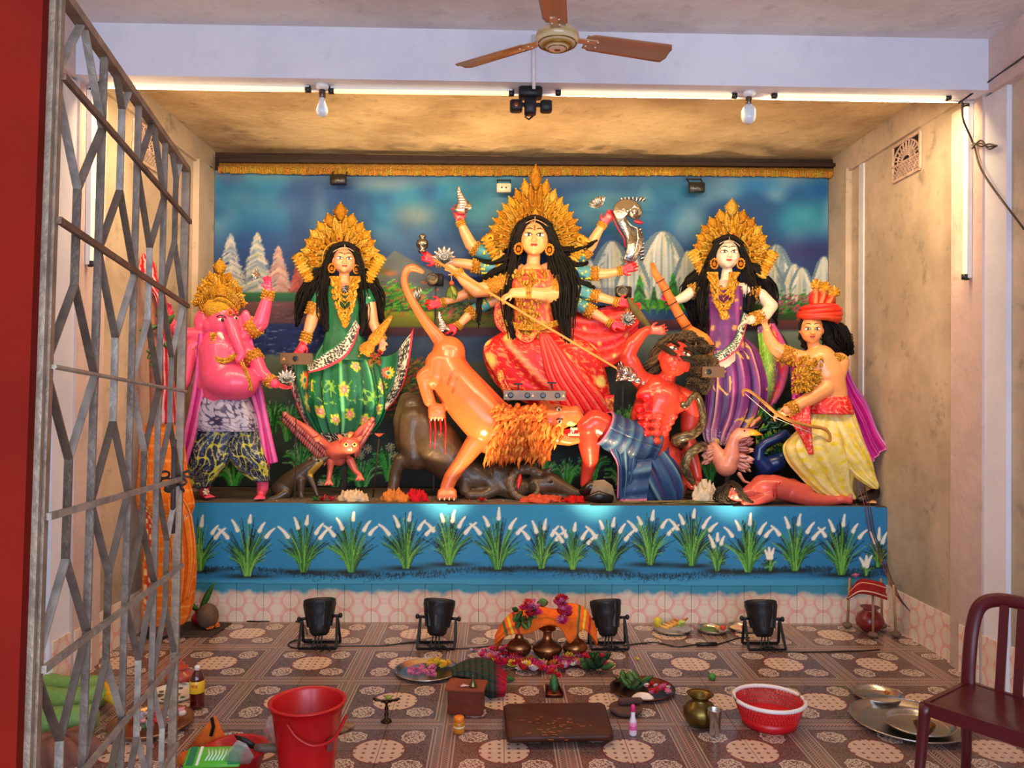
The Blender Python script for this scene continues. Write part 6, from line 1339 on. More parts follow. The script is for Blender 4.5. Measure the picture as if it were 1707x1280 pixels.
b.colour((905, 726, 0, 40), (930, 716, 0, 44), 9, 9, (250, 196, 110)); b.colour((950, 706, 0, 40), (960, 712, 0, 40), 5, 5, (250, 210, 130))
b.build('body', 'painted_clay', g)
m = MB((245, 235, 205))
for i in range(7):
    m.petal(D(952+i*3, 712-(i > 3)*1, Y, 38), Vector((.1, 0, -1)), Vector((0, -1, 0)), (9 if i in (1, 5) else 5)*s_, 4*s_, .1); m.petal(D(948+i*3.4, 727, Y, 38), Vector((.1, 0, 1)), Vector((0, -1, 0)), (9 if i in (1, 5) else 5)*s_, 4*s_, .1)
m.build('teeth', 'enamel', g)
m = MB((210, 24, 36)); m.tube([D(938, 722, Y, 32), D(954, 720, Y, 36), D(966, 721, Y, 37)], [6*s_, 6*s_, 2*s_], 10, flat=.5); m.build('tongue', 'painted_clay', g)
m = MB((250, 240, 200))
for x, y in ((931, 683), (932, 703)): m.ell(D(x, y, Y, 47 if y > 690 else 42), (4.4*s_, 3*s_, 3.6*s_)); m.ell(D(x+1, y, Y, 50 if y > 690 else 45), (2*s_, 1.6*s_, 2.2*s_), col=(16, 12, 8)); m.tube([D(x-6, y-3, Y, 48), D(x, y-6, Y, 50), D(x+6, y-4, Y, 48)], 1.2*s_, 6, col=(90, 30, 16))
m.build('eyes', 'glossy_clay', g)
m = MB((244, 236, 205))
for i in range(4): m.petal(D(733+i*8, 829, Y, 55), Vector((0, -.6, -.8)), Vector((0, -1, .2)), 6*s_, 3*s_, .1); m.petal(D(719+i*6, 696, Y, 41), Vector((0, -.3, -.9)), Vector((0, -1, .2)), 6*s_, 3*s_, .1)
m.build('claws', 'enamel', g)
MC = [(240, 140, 56), (226, 112, 40), (248, 160, 70), (206, 92, 34)]; m = MB(MC[0]); r = random.Random(21)
for row in range(13):   # shaggy mane: overlapping locks
    for i in range(34):
        t = i/33; y0 = 676+t*74+r.uniform(-3, 3); x0 = 922-row*8.0+14*math.sin(t*3.1)-(12 if t > .6 else 0)+r.uniform(-4, 4); d0 = 36+22*math.sin(min(t*1.15, 1)*math.pi)*(1-row*.03)+20*max(0, 1-t*2.2)
        if row < 3 and t < .45 and x0 > 912: continue
        ang = math.pi*(.62+.22*t)+r.uniform(-.25, .25) if t < .35 else math.pi*(.55)+r.uniform(-.3, .35)
        L = r.uniform(18, 30)*(1.1 if t > .7 else .8); ux, uy = math.cos(ang)*.9, math.sin(ang)
        pts = [D(x0+ux*L*q+2*math.sin(q*5+i), y0+uy*L*q*(1 if t > .3 else .5), Y, d0+5*math.sin(q*3)+2) for q in (0, .35, .7, 1)]
        m.tube(pts, [3.2*s_, 3.4*s_, 2.2*s_, .5*s_], 5, col=r.choice(MC), flat=.6)
o_ = m.build('mane', 'hair_fibre', g); o_['kind'] = 'stuff'

# ============================================================ BLACK BUFFALO
Y = 6.28; s_ = Y/F; BK = (84, 66, 46)
g = empty('buffalo_statue', (D(780, 800, Y).x, Y, ZP), 'black clay buffalo collapsed under the lion, head lying on the stage', 'statue')
b = Body(Y, BK, .0085, 6)
b.chain([(690, 682, 26, 0), (700, 710, 36, 4), (724, 740, 42, 8), (752, 768, 36, 10), (785, 795, 27, 14), (815, 800, 24, 16)]); b.chain([(680, 668, 15, -4), (668, 700, 13, -2), (672, 740, 14, 0)])
b.chain([(690, 700, 24, 16), (688, 740, 24, 18), (690, 762, 20, 22)]); b.chain([(696, 768, 16, 22), (668, 768, 12, 24), (659, 790, 10, 24), (656, 812, 9.5, 26), (652, 822, 9, 30)])
b.chain([(790, 790, 20, 20), (812, 800, 14, 28), (828, 815, 10, 34), (805, 826, 9, 40), (784, 826, 9, 44)]); b.chain([(776, 800, 12, 30), (774, 818, 9, 38)])
b.chain([(830, 785, 22, 12), (845, 800, 24, 18), (862, 812, 22, 22)])
for i in range(6): b.chain([(826+i*6, 782+i*3, 4, 34), (822+i*6, 806+i*3, 4.2, 38), (828+i*6, 822+i*2, 3.5, 34)])
b.chain([(895, 808, 19, 26), (920, 806, 17, 28), (938, 814, 13, 28), (955, 822, 10, 28), (966, 824, 8.5, 28)]); b.ball(915, 800, 36, (13, 8, 10)); b.chain([(905, 822, 10, 30), (950, 830, 6, 32)])
b.chain([(905, 788, 6, 22), (918, 782, 3.5, 26)])
b.build('body', 'dark_clay', g)
m = MB((104, 86, 60)); A = catmull([(900, 792, 26), (880, 782, 30), (860, 788, 36), (851, 804, 42), (856, 822, 46), (872, 832, 48), (890, 828, 48), (897, 814, 46), (891, 802, 44)], 60)
for i in range(60): pass
m.tube([D(q[0], q[1], Y, q[2]) for q in A], [s_*(9.5-6.5*(i/59)**1.3)*(1+.09*math.sin(i*1.9)) for i in range(60)], 12); m.build('horn', 'dark_clay', g)
m = MB((230, 220, 190)); m.ell(D(917, 802, Y, 48), (5*s_, 3*s_, 3.5*s_), col=(120, 104, 70)); m.ell(D(918, 802, Y, 50), (3*s_, 2*s_, 2.6*s_), col=(12, 10, 8)); m.build('eye', 'glossy_clay', g)
m = MB((206, 16, 22)); r = random.Random(3)
for x in (716, 724, 733, 741): m.tube([D(x, 690+r.uniform(0, 6), Y, 50), D(x+2, 715, Y, 54), D(x+1, 740+r.uniform(-14, 24), Y, 54)], [2*s_, 1.4*s_, .6*s_], 6)
m.build('blood_trickle', 'glossy_clay', g)
for i, (x, y, lb) in enumerate(((858, 800, None),)):
    m = MB((214, 60, 40)); m.petal(D(868, 790, Y, 48), Vector((-.2, -.1, -1)), Vector((0, -1, 0)), 26*s_, 9*s_, .1, (214, 50, 40)); m.build('wound', 'glossy_clay', g)

# ============================================================ OWL, RAT, SWAN, PEACOCK
Y = 6.22; s_ = Y/F
g = empty('owl_statue', (D(562, 770, Y).x, Y, ZP), 'salmon pink clay owl with spread wings under the green sari goddess', 'bird'); SP = (224, 104, 84)
b = Body(Y, SP, .006, 2); b.chain([(565, 765, 12, 0), (560, 752, 17, 4), (575, 745, 16, 10)]); b.ball(583, 742, 20, (17, 14, 15)); b.chain([(570, 732, 5, 18), (565, 726, 3, 18)]); b.chain([(597, 733, 5, 18), (602, 728, 3, 18)])
for x0, x1, y1 in ((552, 548, 800), (584, 600, 792)):
    b.chain([(x0, 768, 7, 8), ((x0+x1)/2, 785, 4.5, 10), (x1, y1, 4, 12)])
    for k in (-1, 0, 1): b.chain([(x1, y1, 3.2, 12), (x1+k*6, y1+8, 2.2, 18)])
b.build('body', 'painted_clay', g)
for k, rt, tip in ((-1, (548, 748), (476, 690)), (1, (588, 738), (619, 699))):
    m = MB(SP); r = random.Random(k+4)
    for i in range(22):
        t = i/21; bx = rt[0]+(tip[0]-rt[0])*t; by = rt[1]+(tip[1]-rt[1])*t; L = (30-14*t)*s_*(1 if k < 0 else .9)
        for q in (0, 1): m.petal(D(bx, by-q*4, Y, 4+q*3-8*t), Vector((-.25*k*-1, 0, -1 if q == 0 else -.8)), Vector((0, -1, 0)), L*(1-.35*q), 11*s_, .08, col=r.choice([(214, 96, 80), (226, 130, 110), (190, 76, 66), (206, 110, 96)]))
    m.tube([D(rt[0], rt[1]-2, Y, 6), D((rt[0]+tip[0])/2, (rt[1]+tip[1])/2-4, Y, 2), D(tip[0], tip[1], Y, -4)], [8*s_, 6*s_, 2*s_], 8); m.build('wing', 'painted_clay', g)
m = MB((240, 220, 120)); 
for x in (577, 591): m.ell(D(x, 741, Y, 33), (4.2*s_, 2*s_, 3.4*s_)); m.ell(D(x, 741, Y, 35), (1.8*s_, 1.2*s_, 2*s_), col=(14, 10, 8))
m.build('eyes', 'painted_clay', g); m = MB((240, 214, 160)); m.petal(D(585, 744, Y, 35), Vector((.2, -.5, -1)), Vector((0, -1, 0)), 9*s_, 5*s_, -.3); m.build('beak', 'painted_clay', g)
rod('orchid_bud', [D(530, 735, Y, 20), D(528, 728, Y, 22)], [.02, .03], (236, 120, 90), 'petal', 'rounded pink blossom at the hem of the green sari', 'flower', n=10); rod('orchid_bud', [D(582, 722, Y, 26), D(586, 726, Y, 28)], [.02, .032], (238, 130, 80), 'petal', 'orange blossom above the owl head at the green sari hem', 'flower', n=10)
g = empty('rat_statue', (D(495, 830, 6.15).x, 6.15, ZP), 'grey brown clay rat sitting beside the elephant headed figure', 'rat'); Y = 6.15; s_ = Y/F
b = Body(Y, (74, 60, 44), .006, 2); b.chain([(478, 808, 18, 0), (497, 795, 17, 4), (515, 780, 13, 6), (527, 772, 10, 8), (540, 766, 5.5, 10), (546, 762, 3, 10)]); b.ball(472, 814, 4, (20, 16, 16)); b.ball(515, 766, 8, (5, 2.5, 5)); b.ball(522, 764, 14, (4.5, 2.5, 5))
b.chain([(502, 800, 8, 14), (502, 820, 5.5, 16), (502, 830, 4.5, 18), (508, 833, 3.5, 24)]); b.chain([(516, 795, 6, 12), (524, 812, 4, 16), (529, 826, 3.2, 18)]); b.chain([(475, 822, 10, 14), (462, 830, 6, 22), (448, 832, 4, 26)]); b.chain([(460, 818, 5, 0), (448, 826, 4, 0), (440, 832, 3, 4)])
b.colour((520, 788, 0, 14), (534, 772, 0, 16), 7, 5, (190, 150, 60)); b.build('body', 'painted_clay', g)
m = MB((12, 10, 8)); m.ell(D(531, 768, Y, 18), [2*s_]*3); m.build('eye', 'glossy_clay', g)
Y = 6.2; s_ = Y/F
g = empty('swan_statue', (D(1218, 800, Y).x, Y, ZP), 'pale pink clay swan looking right under the purple sari goddess', 'bird'); b = Body(Y, (236, 150, 122), .006, 2)
b.chain([(1190, 745, 9, 0), (1200, 765, 15, 4), (1210, 775, 19, 8), (1218, 762, 15, 12), (1221, 742, 10, 14), (1224, 730, 8.5, 16), (1232, 722, 9, 16), (1246, 721, 7, 16)]); b.chain([(1232, 790, 4, 6), (1240, 802, 2.6, 8), (1252, 806, 2, 12)])
b.build('body', 'painted_clay', g); m = MB((240, 160, 40)); m.tube([D(1248, 720, Y, 17), D(1258, 721, Y, 18), D(1272, 725, Y, 18)], [6*s_, 5*s_, .6*s_], 10); m.build('beak', 'painted_clay', g)
m = MB((18, 12, 10)); m.ell(D(1241, 718, Y, 23), [1.7*s_]*3, nu=8, nv=5); m.build('eye', 'glossy_clay', g)
m = MB((226, 150, 134)); r = random.Random(2)
for i in range(44): t = r.random(); m.petal(D(1226+r.uniform(-4, 10), 728+t*46, Y, 2), Vector((.8, -.1, .5-t*1.1+r.uniform(-.2, .2))), Vector((0, -1, 0)), 22*s_, 9*s_, .1, col=r.choice([(226, 150, 134), (240, 180, 160), (206, 120, 110)]))
for i in range(16): t = r.random(); m.petal(D(1190+r.uniform(-6, 6), 745+t*20, Y, 8), Vector((-.8, -.1, -.3+r.uniform(-.4, .4))), Vector((0, -1, 0)), 20*s_, 9*s_, .1, col=(220, 150, 130))
for i in range(14): t = r.random(); m.petal(D(1250+t*10, 712-t*8, Y, -2), Vector((.6, -.1, .8+r.uniform(-.2, .2))), Vector((0, -1, 0)), 14*s_, 7*s_, .1, col=(236, 150, 110))
m.build('feathers', 'painted_clay', g)
g = empty('peacock_statue', (D(1285, 800, 6.3).x, 6.3, ZP), 'dark blue clay peacock curling its neck beside the archer', 'bird'); Y = 6.3; s_ = Y/F
b = Body(Y, (26, 50, 110), .006, 2); b.chain([(1270, 805, 10, -4), (1278, 775, 16, 0), (1295, 770, 14, 6), (1303, 762, 9, 8)]); b.chain([(1276, 778, 16, 4), (1264, 765, 11, 8), (1266, 748, 8, 10), (1276, 738, 7, 12), (1290, 732, 7, 14), (1300, 728, 8, 14), (1308, 722, 6.5, 14), (1318, 730, 3, 16)]); b.build('body', 'painted_clay', g)
m = MB((30, 110, 50)); r = random.Random(5)
for i in range(80): m.petal(D(1270+r.uniform(-8, 30), 690+r.uniform(-5, 70), Y, -8+r.uniform(0, 8)), Vector((r.uniform(-.7, .8), -.1, r.uniform(-.6, 1))), Vector((0, -1, 0)), 17*s_, 8*s_, .15, col=r.choice([(40, 130, 50), (20, 80, 50), (120, 150, 40), (16, 60, 60)]))
m.build('tail_feathers', 'painted_clay', g)

# ============================================================ SMALL HEADLESS LYING FIGURE
Y = 5.95; s_ = Y/F
g = empty('lying_statue', (D(1300, 830, Y).x, Y, ZP), 'red clay figure lying on its side at the right end of the stage', 'statue'); b = Body(Y, (206, 84, 72), .007, 3)
b.chain([(1252, 822, 15, 0), (1272, 812, 21, 4), (1295, 812, 20, 6), (1318, 818, 19, 4), (1340, 822, 16, 4)]); b.chain([(1318, 820, 17, 8), (1345, 830, 13, 12), (1372, 834, 9.5, 14), (1395, 834, 7, 14)]); b.chain([(1320, 812, 15, -6), (1350, 824, 11, -4)]); b.chain([(1392, 834, 7, 14), (1404, 832, 7, 16), (1416, 835, 5.5, 18)])
b.chain([(1250, 822, 11, 8), (1235, 824, 8, 12)]); b.ball(1290, 800, 8, (12, 10, 9)); b.chain([(1284, 826, 10, 18), (1262, 836, 7, 22), (1240, 838, 5.5, 24)])
for i in range(5): b.chain([(1414, 834-i*1.2, 2, 18), (1420, 834-i*2.6, 1.8, 20)])
fa = Face(b, 1222, 823, 16, 36, yaw=.1, pitch=.3, roll=-1.2); b.build('body', 'painted_clay', g); fa.features(g, bindi=None, lip=(150, 40, 40))
hair(g, [[(1215, 806, 14, 6), (1204, 820, 20, 9), (1208, 836, 24, 7), (1228, 838, 26, 3)], [(1220, 802, 14, 4), (1232, 814, 28, 4), (1240, 830, 30, 6), (1256, 838, 28, 3)], [(1206, 812, 10, 8), (1198, 826, 12, 8), (1196, 838, 14, 4)]], Y, 50, (44, 34, 24), 1.4, seed=9)
for i, x in enumerate((1292, 1297)): m = MB((200, 20, 26)); m.tube([D(x-2, 828, Y, 28), D(x-3, 812, Y, 30), D(x+4, 804, Y, 26)], .9*s_, 6); m.build('wound', 'painted_clay', g)

# ============================================================ OFFERINGS AND LITTER ALONG THE STAGE EDGE
Y = 5.97; s_ = Y/F
def heap(name, label, cat, items, fin='petal', group=None):
    m = MB(); items(m); return tag(m.build(name, fin), label, cat, group)
def crumple(px, w, h, col, name, label, cat='cloth', Yh=5.97, seed=0, fin='woven', n=26):
    """crumpled cloth: a folded lump with real creases"""
    c = D(px, 0, Yh); x0 = c.x; r = np.random.RandomState(seed); nu, nv = 48, 16; sc = Yh/F; U, Vv = np.meshgrid(np.linspace(0, 2*np.pi, nu), np.linspace(0, 1, nv)); ph = r.rand(6)*6
    f = 1+.16*np.sin(2*U+ph[0])+.1*np.sin(5*U+ph[1]+5*Vv)+.07*np.sin(13*U+ph[2]-9*Vv); R = np.cos(Vv*np.pi/2)**.6*f; H = np.sin(Vv*np.pi/2)*(1+.15*np.sin(3*U+ph[3]+4*Vv))
    G = np.stack([x0+R*np.cos(U)*w/2*sc, Yh+R*np.sin(U)*.09, ZP+.002+H*h*sc*(.72+.3*np.sin(R*np.cos(U)*9+ph[0])*np.sin(R*np.sin(U)*7+ph[2])+.12*np.sin(R*np.cos(U)*23+R*np.sin(U)*11))], -1); cc = np.array(lin(col))*np.ones(U.shape+(1,))
    V, Fq, CC = gridmesh(G, cc*np.ones((nv, nu, 1))); return tag(link(name, mesh_np(name, V.tolist(), Fq.tolist(), CC), fin), label, cat)
crumple(599, 46, 18, (222, 196, 160), 'crumpled_cloth', 'crumpled cream cloth at the stage edge below the owl', seed=1)
crumple(668, 44, 18, (214, 130, 60), 'crumpled_cloth', 'crumpled orange cloth at the stage edge below the buffalo', seed=2)
crumple(704, 38, 18, (206, 26, 40), 'crumpled_cloth', 'crumpled red cloth beside the lion front paw', seed=3, Yh=6.0)
crumple(910, 70, 12, (196, 70, 40), 'flower_garland', 'flattened orange and red garland in front of the buffalo snout', 'garland', seed=4, fin='petal')
crumple(965, 34, 10, (190, 24, 26), 'red_cloth', 'small red rag in front of the buffalo nose', seed=5)
crumple(1180, 46, 34, (222, 206, 180), 'crumpled_bag', 'crumpled white paper bag beside the hand of the red demon', 'bag', seed=6, Yh=6.05)
m = MB((140, 124, 106)); c = D(1006, 825, 5.98); m.prism([Vector((c.x+x*s_, 5.96+.0, ZP+z*s_)) for x, z in ((-26, 0), (-16, 34), (2, 36), (14, 28), (22, 0))], Vector((0, 1, 0)), .10, col=(150, 132, 112)); m.ell((c.x-2*s_, 6.0, ZP+24*s_), (9*s_, 7*s_, 8*s_), col=(176, 150, 120)); tag(m.build('grey_pouch', 'woven'), 'grey cloth pouch standing by the foot of the red demon', 'bag')
m = MB((22, 20, 20)); m.tube([(c.x-34*s_, 5.93, ZP+.03), (c.x-10*s_, 5.9, ZP+.05), (c.x+14*s_, 5.92, ZP+.03)], [4*s_, 10*s_, 6*s_], 10, flat=.5); tag(m.build('black_sandal', 'plastic'), 'black slipper lying before the grey pouch', 'slipper')
m = MB((120, 100, 60)); r = random.Random(9)
for i in range(40): x = r.uniform(1062, 1205); a = D(x, 0, 5.9+r.uniform(-.03, .05)); m.tube([(a.x-.12, a.y, ZP+r.uniform(.003, .02)), (a.x+.12, a.y+r.uniform(-.03, .03), ZP+r.uniform(.003, .02))], .0035, 5, col=r.choice([(120, 100, 56), (90, 96, 50), (150, 130, 80)]))
o_ = tag(m.build('straw', 'leafy'), 'loose straw lying along the stage edge below the red demon', 'straw', kind='stuff')
for (x, col, lb) in ((536, (40, 170, 60), 'green wrapped sweet on the stage edge by the rat'), (546, (220, 20, 50), 'red petal heap on the stage edge, next to the green sweet'), (563, (230, 30, 60), 'red blossom on the stage edge, left of the cream cloth'), (812, (226, 30, 40), 'single red blossom between the lion paw and the buffalo horn'), (1264, (210, 30, 40), 'red blossom lying by the head of the lying figure')):
    m = MB(col); c = D(x, 0, 5.93); r = random.Random(x)
    for i in range(14): a = r.uniform(0, 6.3); m.petal((c.x, c.y, ZP+.006), Vector((math.cos(a), math.sin(a), r.uniform(.1, 1))), Vector((0, 0, 1)), r.uniform(.03, .05), .024, .2, col=tuple(min(255, int(q*r.uniform(.8, 1.1))) for q in col))
    tag(m.build('blossom', 'petal'), lb, 'flower')
r = random.Random(33); m = MB((90, 60, 40))
for i in range(240):
    x = r.uniform(430, 1460); c = D(x, 0, r.uniform(5.86, 6.2)); a = r.uniform(0, 6.3); m.petal((c.x, c.y, ZP+.004), Vector((math.cos(a), math.sin(a), .15)), Vector((0, 0, 1)), r.uniform(.012, .04), .012, .1, col=r.choice([(120, 60, 40), (180, 40, 40), (90, 80, 40), (200, 170, 140), (70, 50, 34)]))
tag(m.build('petal_litter', 'petal'), 'scattered dry petals and crumbs along the stage floor', 'litter', kind='stuff')
# little flower on a thin stem beside the buffalo
m = MB((60, 40, 30)); c = D(631, 0, 6.15); m.tube([(c.x, 6.15, ZP), D(632, 730, 6.15)], .006, 6); st_ = tag(m.build('poppy', 'leafy'), 'single orange poppy on a thin dark stem beside the buffalo', 'flower')
m = MB((226, 96, 60)); q = D(632, 728, 6.15)
for i in range(10): a = i*.63; m.petal(q, Vector((math.cos(a), math.sin(a), .45)), Vector((0, 0, 1)), .045, .03, .2)
m.build('blossom_head', 'petal', st_)

# ---- small battery stage lights fixed in front of the figures
def boxlight(px, py, Y_, w, h, lens, label, col=(108, 80, 50), d=.05, stand=True, back=0.):
    s_ = Y_/F; c = P(px, py, Y_); e = empty('box_light', c, label, 'lamp'); m = MB(col); m.box(c, (w*s_, d, h*s_), bev=.004); m.build('housing', 'plastic', e, False)
    for k, lx in enumerate(lens):
        m = MB((20, 18, 18)); m.lathe([(0, 0), (4.6*s_*.9, 0), (5.2*s_*.9, .004), (4.2*s_*.9, .006), (0, .003)], (c.x+lx*s_, c.y-d/2, c.z), 14, Matrix.Rotation(math.pi/2, 3, 'X')); m.build('lens', 'glossy_clay', e)
    m = MB((226, 176, 60)); q = Vector((c.x-(w/2-7)*s_ if w < 80 else c.x-(w/2-5)*s_, c.y-d/2-.0005, c.z)); 
    for sx in ((0,) if w < 80 else (0, 44*s_, 95*s_)): m.prism([q+Vector((sx-2.5*s_, 0, -2.2*s_)), q+Vector((sx+2.5*s_, 0, -2.2*s_)), q+Vector((sx, 0, 2.6*s_))], Vector((0, -1, 0)), .0008)
    m.build('warning_sticker', 'enamel', e, False)
    if back: m = MB((50, 40, 32)); m.bar((c.x, c.y+.02, c.z), (c.x, c.y+back, c.z-.02), .02, .02); m.build('bracket_arm', 'black_metal', e, False)
    elif stand: m = MB((50, 40, 32)); m.bar((c.x, c.y+.01, ZP), (c.x, c.y+.01, c.z-h/2*s_+.002), .007, .007); m.build('stand', 'black_metal', e, False)
boxlight(494, 598, 6.0, 52, 19, (0,), 'brown box light in front of the green sari goddess'); boxlight(891, 659, 5.96, 104, 17, (-40, -12, 14, 38), 'long brown light bar above the lion mane', back=.2)
boxlight(1188, 620, 6.05, 38, 18, (-8,), 'dark box light in front of the purple sari goddess', back=.25)
m = MB((30, 24, 22)); c = P(864, 640, 5.98); m.box((c.x, c.y, c.z), (.07, .03, .012)); m.tube([c, (c.x, c.y, c.z-.05)], .006, 6); m.build('bracket', 'black_metal', bpy.data.objects['box_light.001'], False); m = MB((30, 24, 22)); c = P(920, 638, 5.98); m.box((c.x, c.y, c.z), (.07, .03, .012)); m.tube([c, (c.x, c.y, c.z-.05)], .006, 6); m.build('bracket', 'black_metal', bpy.data.objects['box_light.001'], False)
for px, py, Y_, lb in ((722, 466, 6.52, 'round black spotlight behind the left arms of the ten armed goddess'), (1036, 487, 6.52, 'brown round-lens spotlight behind the right arms of the ten armed goddess')):
    c = P(px, py, Y_); e = empty('spot_lamp', c, lb, 'lamp'); m = MB((44, 40, 40)); m.box(c+Vector((.02, .03, 0)), (.13, .1, .1), bev=.01); m.build('housing', 'black_metal', e); m = MB((90, 80, 60)); m.lathe([(0, .02), (.02, .018), (.035, .02), (.05, .028), (.052, 0), (.045, -.02)], c+Vector((0, -.02, 0)), 20, Matrix.Rotation(math.pi/2, 3, 'X')); m.build('lens', 'brass', e)
    m = MB((50, 44, 40)); m.bar((c.x+.02, c.y+.03, ZP), (c.x+.02, c.y+.03, c.z-.045), .016, .016); m.build('stand', 'black_metal', e, False)
def hanglight(px, py, Y_, w, h, col, lb):
    c = P(px, py, Y_); s_ = Y_/F; e = empty('clamp_light', c, lb, 'lamp'); m = MB(col); m.box(c, (w*s_, .06, h*s_), bev=.006); m.build('housing', 'plastic', e)
    m = MB((30, 28, 28)); m.bar(c+Vector((-w*.45*s_, 0, h*.4*s_)), c+Vector((-w*.45*s_, .1, (h*.5+12)*s_)), .008, .008); m.bar(c+Vector((w*.45*s_, 0, h*.4*s_)), c+Vector((w*.45*s_, .1, (h*.5+12)*s_)), .008, .008); m.bar(c+Vector((-w*.5*s_, .1, (h*.5+12)*s_)), c+Vector((w*.5*s_, .1, (h*.5+12)*s_)), .01, .01); m.build('bracket', 'black_metal', e, False)
    for k in (-1, 1): m = MB((16, 14, 14)); m.ell(c+Vector((k*.018, -.031, 0)), (.008, .004, .008)); m.build('lens', 'glossy_clay', e)
hanglight(564, 300, 6.62, 26, 17, (26, 24, 24), 'black clamp light at the top left of the painted backdrop'); hanglight(840, 314, 6.62, 24, 15, (226, 208, 180), 'white clamp light above the ten armed goddess, left of her crown'); hanglight(1161, 313, 6.62, 26, 17, (34, 34, 34), 'black clamp light at the top right of the painted backdrop')
# ============================================================ PAR CANS ON THE FLOOR
def parcan(px, py, lean, lab, col, W_):
    c = PZ(px, py); c = Vector((c.x, 5.25, 0)); e = empty('stage_spotlight', c, lab, 'spotlight', 'black stage spotlights on the floor')
    ax = Vector((lean, .38, 1)).normalized(); x, y, _ = frame_from(ax, Vector((0, 1, 0))); M = Matrix((x, y, ax)).transposed(); b0 = c+Vector((0, 0, .075))
    m = MB((26, 26, 28)); m.lathe([(0, 0), (.045, .002), (.062, .02), (.07, .05), (.078, .09), (.092, .13), (.1, .15), (.104, .2), (.108, .205), (.108, .235), (.1, .24), (.098, .2), (.05, .16), (0, .16)], b0, 28, M); hs = m.build('housing', 'black_metal', e)
    for k in range(10):
        a = k*.628+.2; m = MB((34, 34, 36)); p = b0+M @ Vector((.074*math.cos(a), .074*math.sin(a), .06)); q = b0+M @ Vector((.102*math.cos(a), .102*math.sin(a), .215)); m.bar(p, q, .016, .010); m.build('fin', 'black_metal', hs, False)
    m = MB((255, 210, 150)); m.lathe([(0, .21), (.094, .212), (.094, .216), (0, .22)], b0, 24, M); lens = m.build('lens', tube_mat('lamp_face_glow', (1, .6, .25), 6) if 'lamp_face_glow' not in bpy.data.materials else bpy.data.materials['lamp_face_glow'], e)
    pv = b0+ax*.12
    for s in (-1, 1):
        m = MB((24, 24, 24)); p = pv+x*s*.125; m.tube([pv+x*s*.085, p+x*s*.012], .010, 8); m.ell(p+x*s*.016, (.014, .014, .018)); m.build('knob', 'black_metal', hs)
    for sy in (-1, 1):
        m = MB((22, 22, 22)); pts = [pv-x*.12, Vector((c.x-.125, c.y+sy*.07, .012)), Vector((c.x+.125, c.y+sy*.07, .012)), pv+x*.12]
        for a, q in zip(pts[:-1], pts[1:]): m.bar(a, q, .018, .006, up=Vector((0, 1, .2)))
        m.build('yoke', 'black_metal', e, False)
    m = MB((16, 16, 16)); r = random.Random(int(px))
    for k in range(3):
        pts = [b0+Vector((.02*k-.02, -.02, .005)), Vector((c.x+.03*k-.04, c.y-.05, .02)), Vector((c.x-.06+.05*k, c.y-.06-.02*k, .009)), Vector((c.x+.04, c.y-.02*k, .009)), Vector((c.x+.09, c.y-.09, .009))]
        A = catmull([tuple(q) for q in pts], 20); m.tube([Vector(q) for q in A], .0055, 6)
    m.build('cord', 'plastic', e)
    d = bpy.data.lights.new('spot_throw', 'SPOT'); d.energy = W_; d.color = col; d.spot_size = .84; d.spot_blend = .7; d.shadow_soft_size = .05
    o = bpy.data.objects.new('spot_throw', d); COLL.objects.link(o); o.location = b0+ax*.25; tgt = Vector((c.x*.9, 6.45, 3.0)); o.rotation_euler = (tgt-o.location).to_track_quat('-Z', 'Y').to_euler()
LBL = ['stage spotlight at the far left, nearest the coconut', 'stage spotlight between the red bucket and the orange cloth, second from left', 'stage spotlight just right of the orange cloth', 'stage spotlight at the far right, nearest the fruit plates']
for (px, py, yy, ln), cl_, lb, w_ in zip(PARS, SPOTCOL, LBL, (PAR_W, PAR_W*1.15, PAR_W*1.15, PAR_W*.9)): parcan(px, py, ln, lb, cl_, w_)
def cable(name, label, pts, r=.006, col=(20, 18, 18), Z=None, cat='cable', fin='plastic', n=60):
    P3 = [tuple(p if isinstance(p, Vector) else PZ(p[0], p[1], (p[2] if len(p) > 2 else r*.8))) for p in pts]; A = catmull(P3, n); m = MB(col); m.tube([Vector(q) for q in A], r, 6); return tag(m.build(name, fin), label, cat)
cable('power_cable', 'black cable from the left wall to the first stage spotlight', [(386, 1033), (430, 1036), (480, 1034), (505, 1040), (512, 1056)])
cable('power_cable', 'black cable looping left of the first stage spotlight and on to the second', [(520, 1066), (490, 1068), (481, 1076), (500, 1081), (540, 1078), (600, 1077), (640, 1076), (700, 1070), (720, 1080)])
cable('power_cable', 'black cable from the second stage spotlight behind the brass pots', [(745, 1082), (790, 1080), (830, 1076), (900, 1074), (960, 1070), (1010, 1076)])
cable('power_cable', 'black cable with an inline plug in front of the fruit plates', [(1040, 1076), (1090, 1071), (1130, 1078), (1170, 1073), (1195, 1074), (1230, 1064), (1250, 1063)])
cable('power_cable', 'long black cable running right from the last stage spotlight', [(1285, 1080), (1300, 1084), (1330, 1087), (1400, 1086), (1440, 1085), (1466, 1083)])
m = MB((20, 18, 18)); a = PZ(1178, 1074, .015); m.tube([a-Vector((.07, 0, 0)), a+Vector((.07, .01, 0))], .014, 8); tag(m.build('inline_plug', 'plastic'), 'black inline plug on the cable in front of the fruit plates', 'plug')
for i, o in enumerate((0, 5, 9)):
    cable('twisted_wire', ('thin red wire', 'thin maroon wire', 'thin brown wire')[i]+' hanging from the stage corner and running along the right wall', [PX(1432+o, 812, 2.93).lerp(P(1432+o, 812, 5.9), 1), P(1443+o, 850, 5.80), P(1450+o, 890, 5.79), P(1466+o, 930, 5.77), P(1480+o*.6, 962, 5.6), PX(1500+o, 1000+o, XR-.03), (1560+o, 1062+o, .02), (1620+o, 1100+o, .02), (1707, 1150+o, .02)], .0035, ((130, 30, 30), (90, 24, 30), (70, 34, 24))[i], cat='wire')

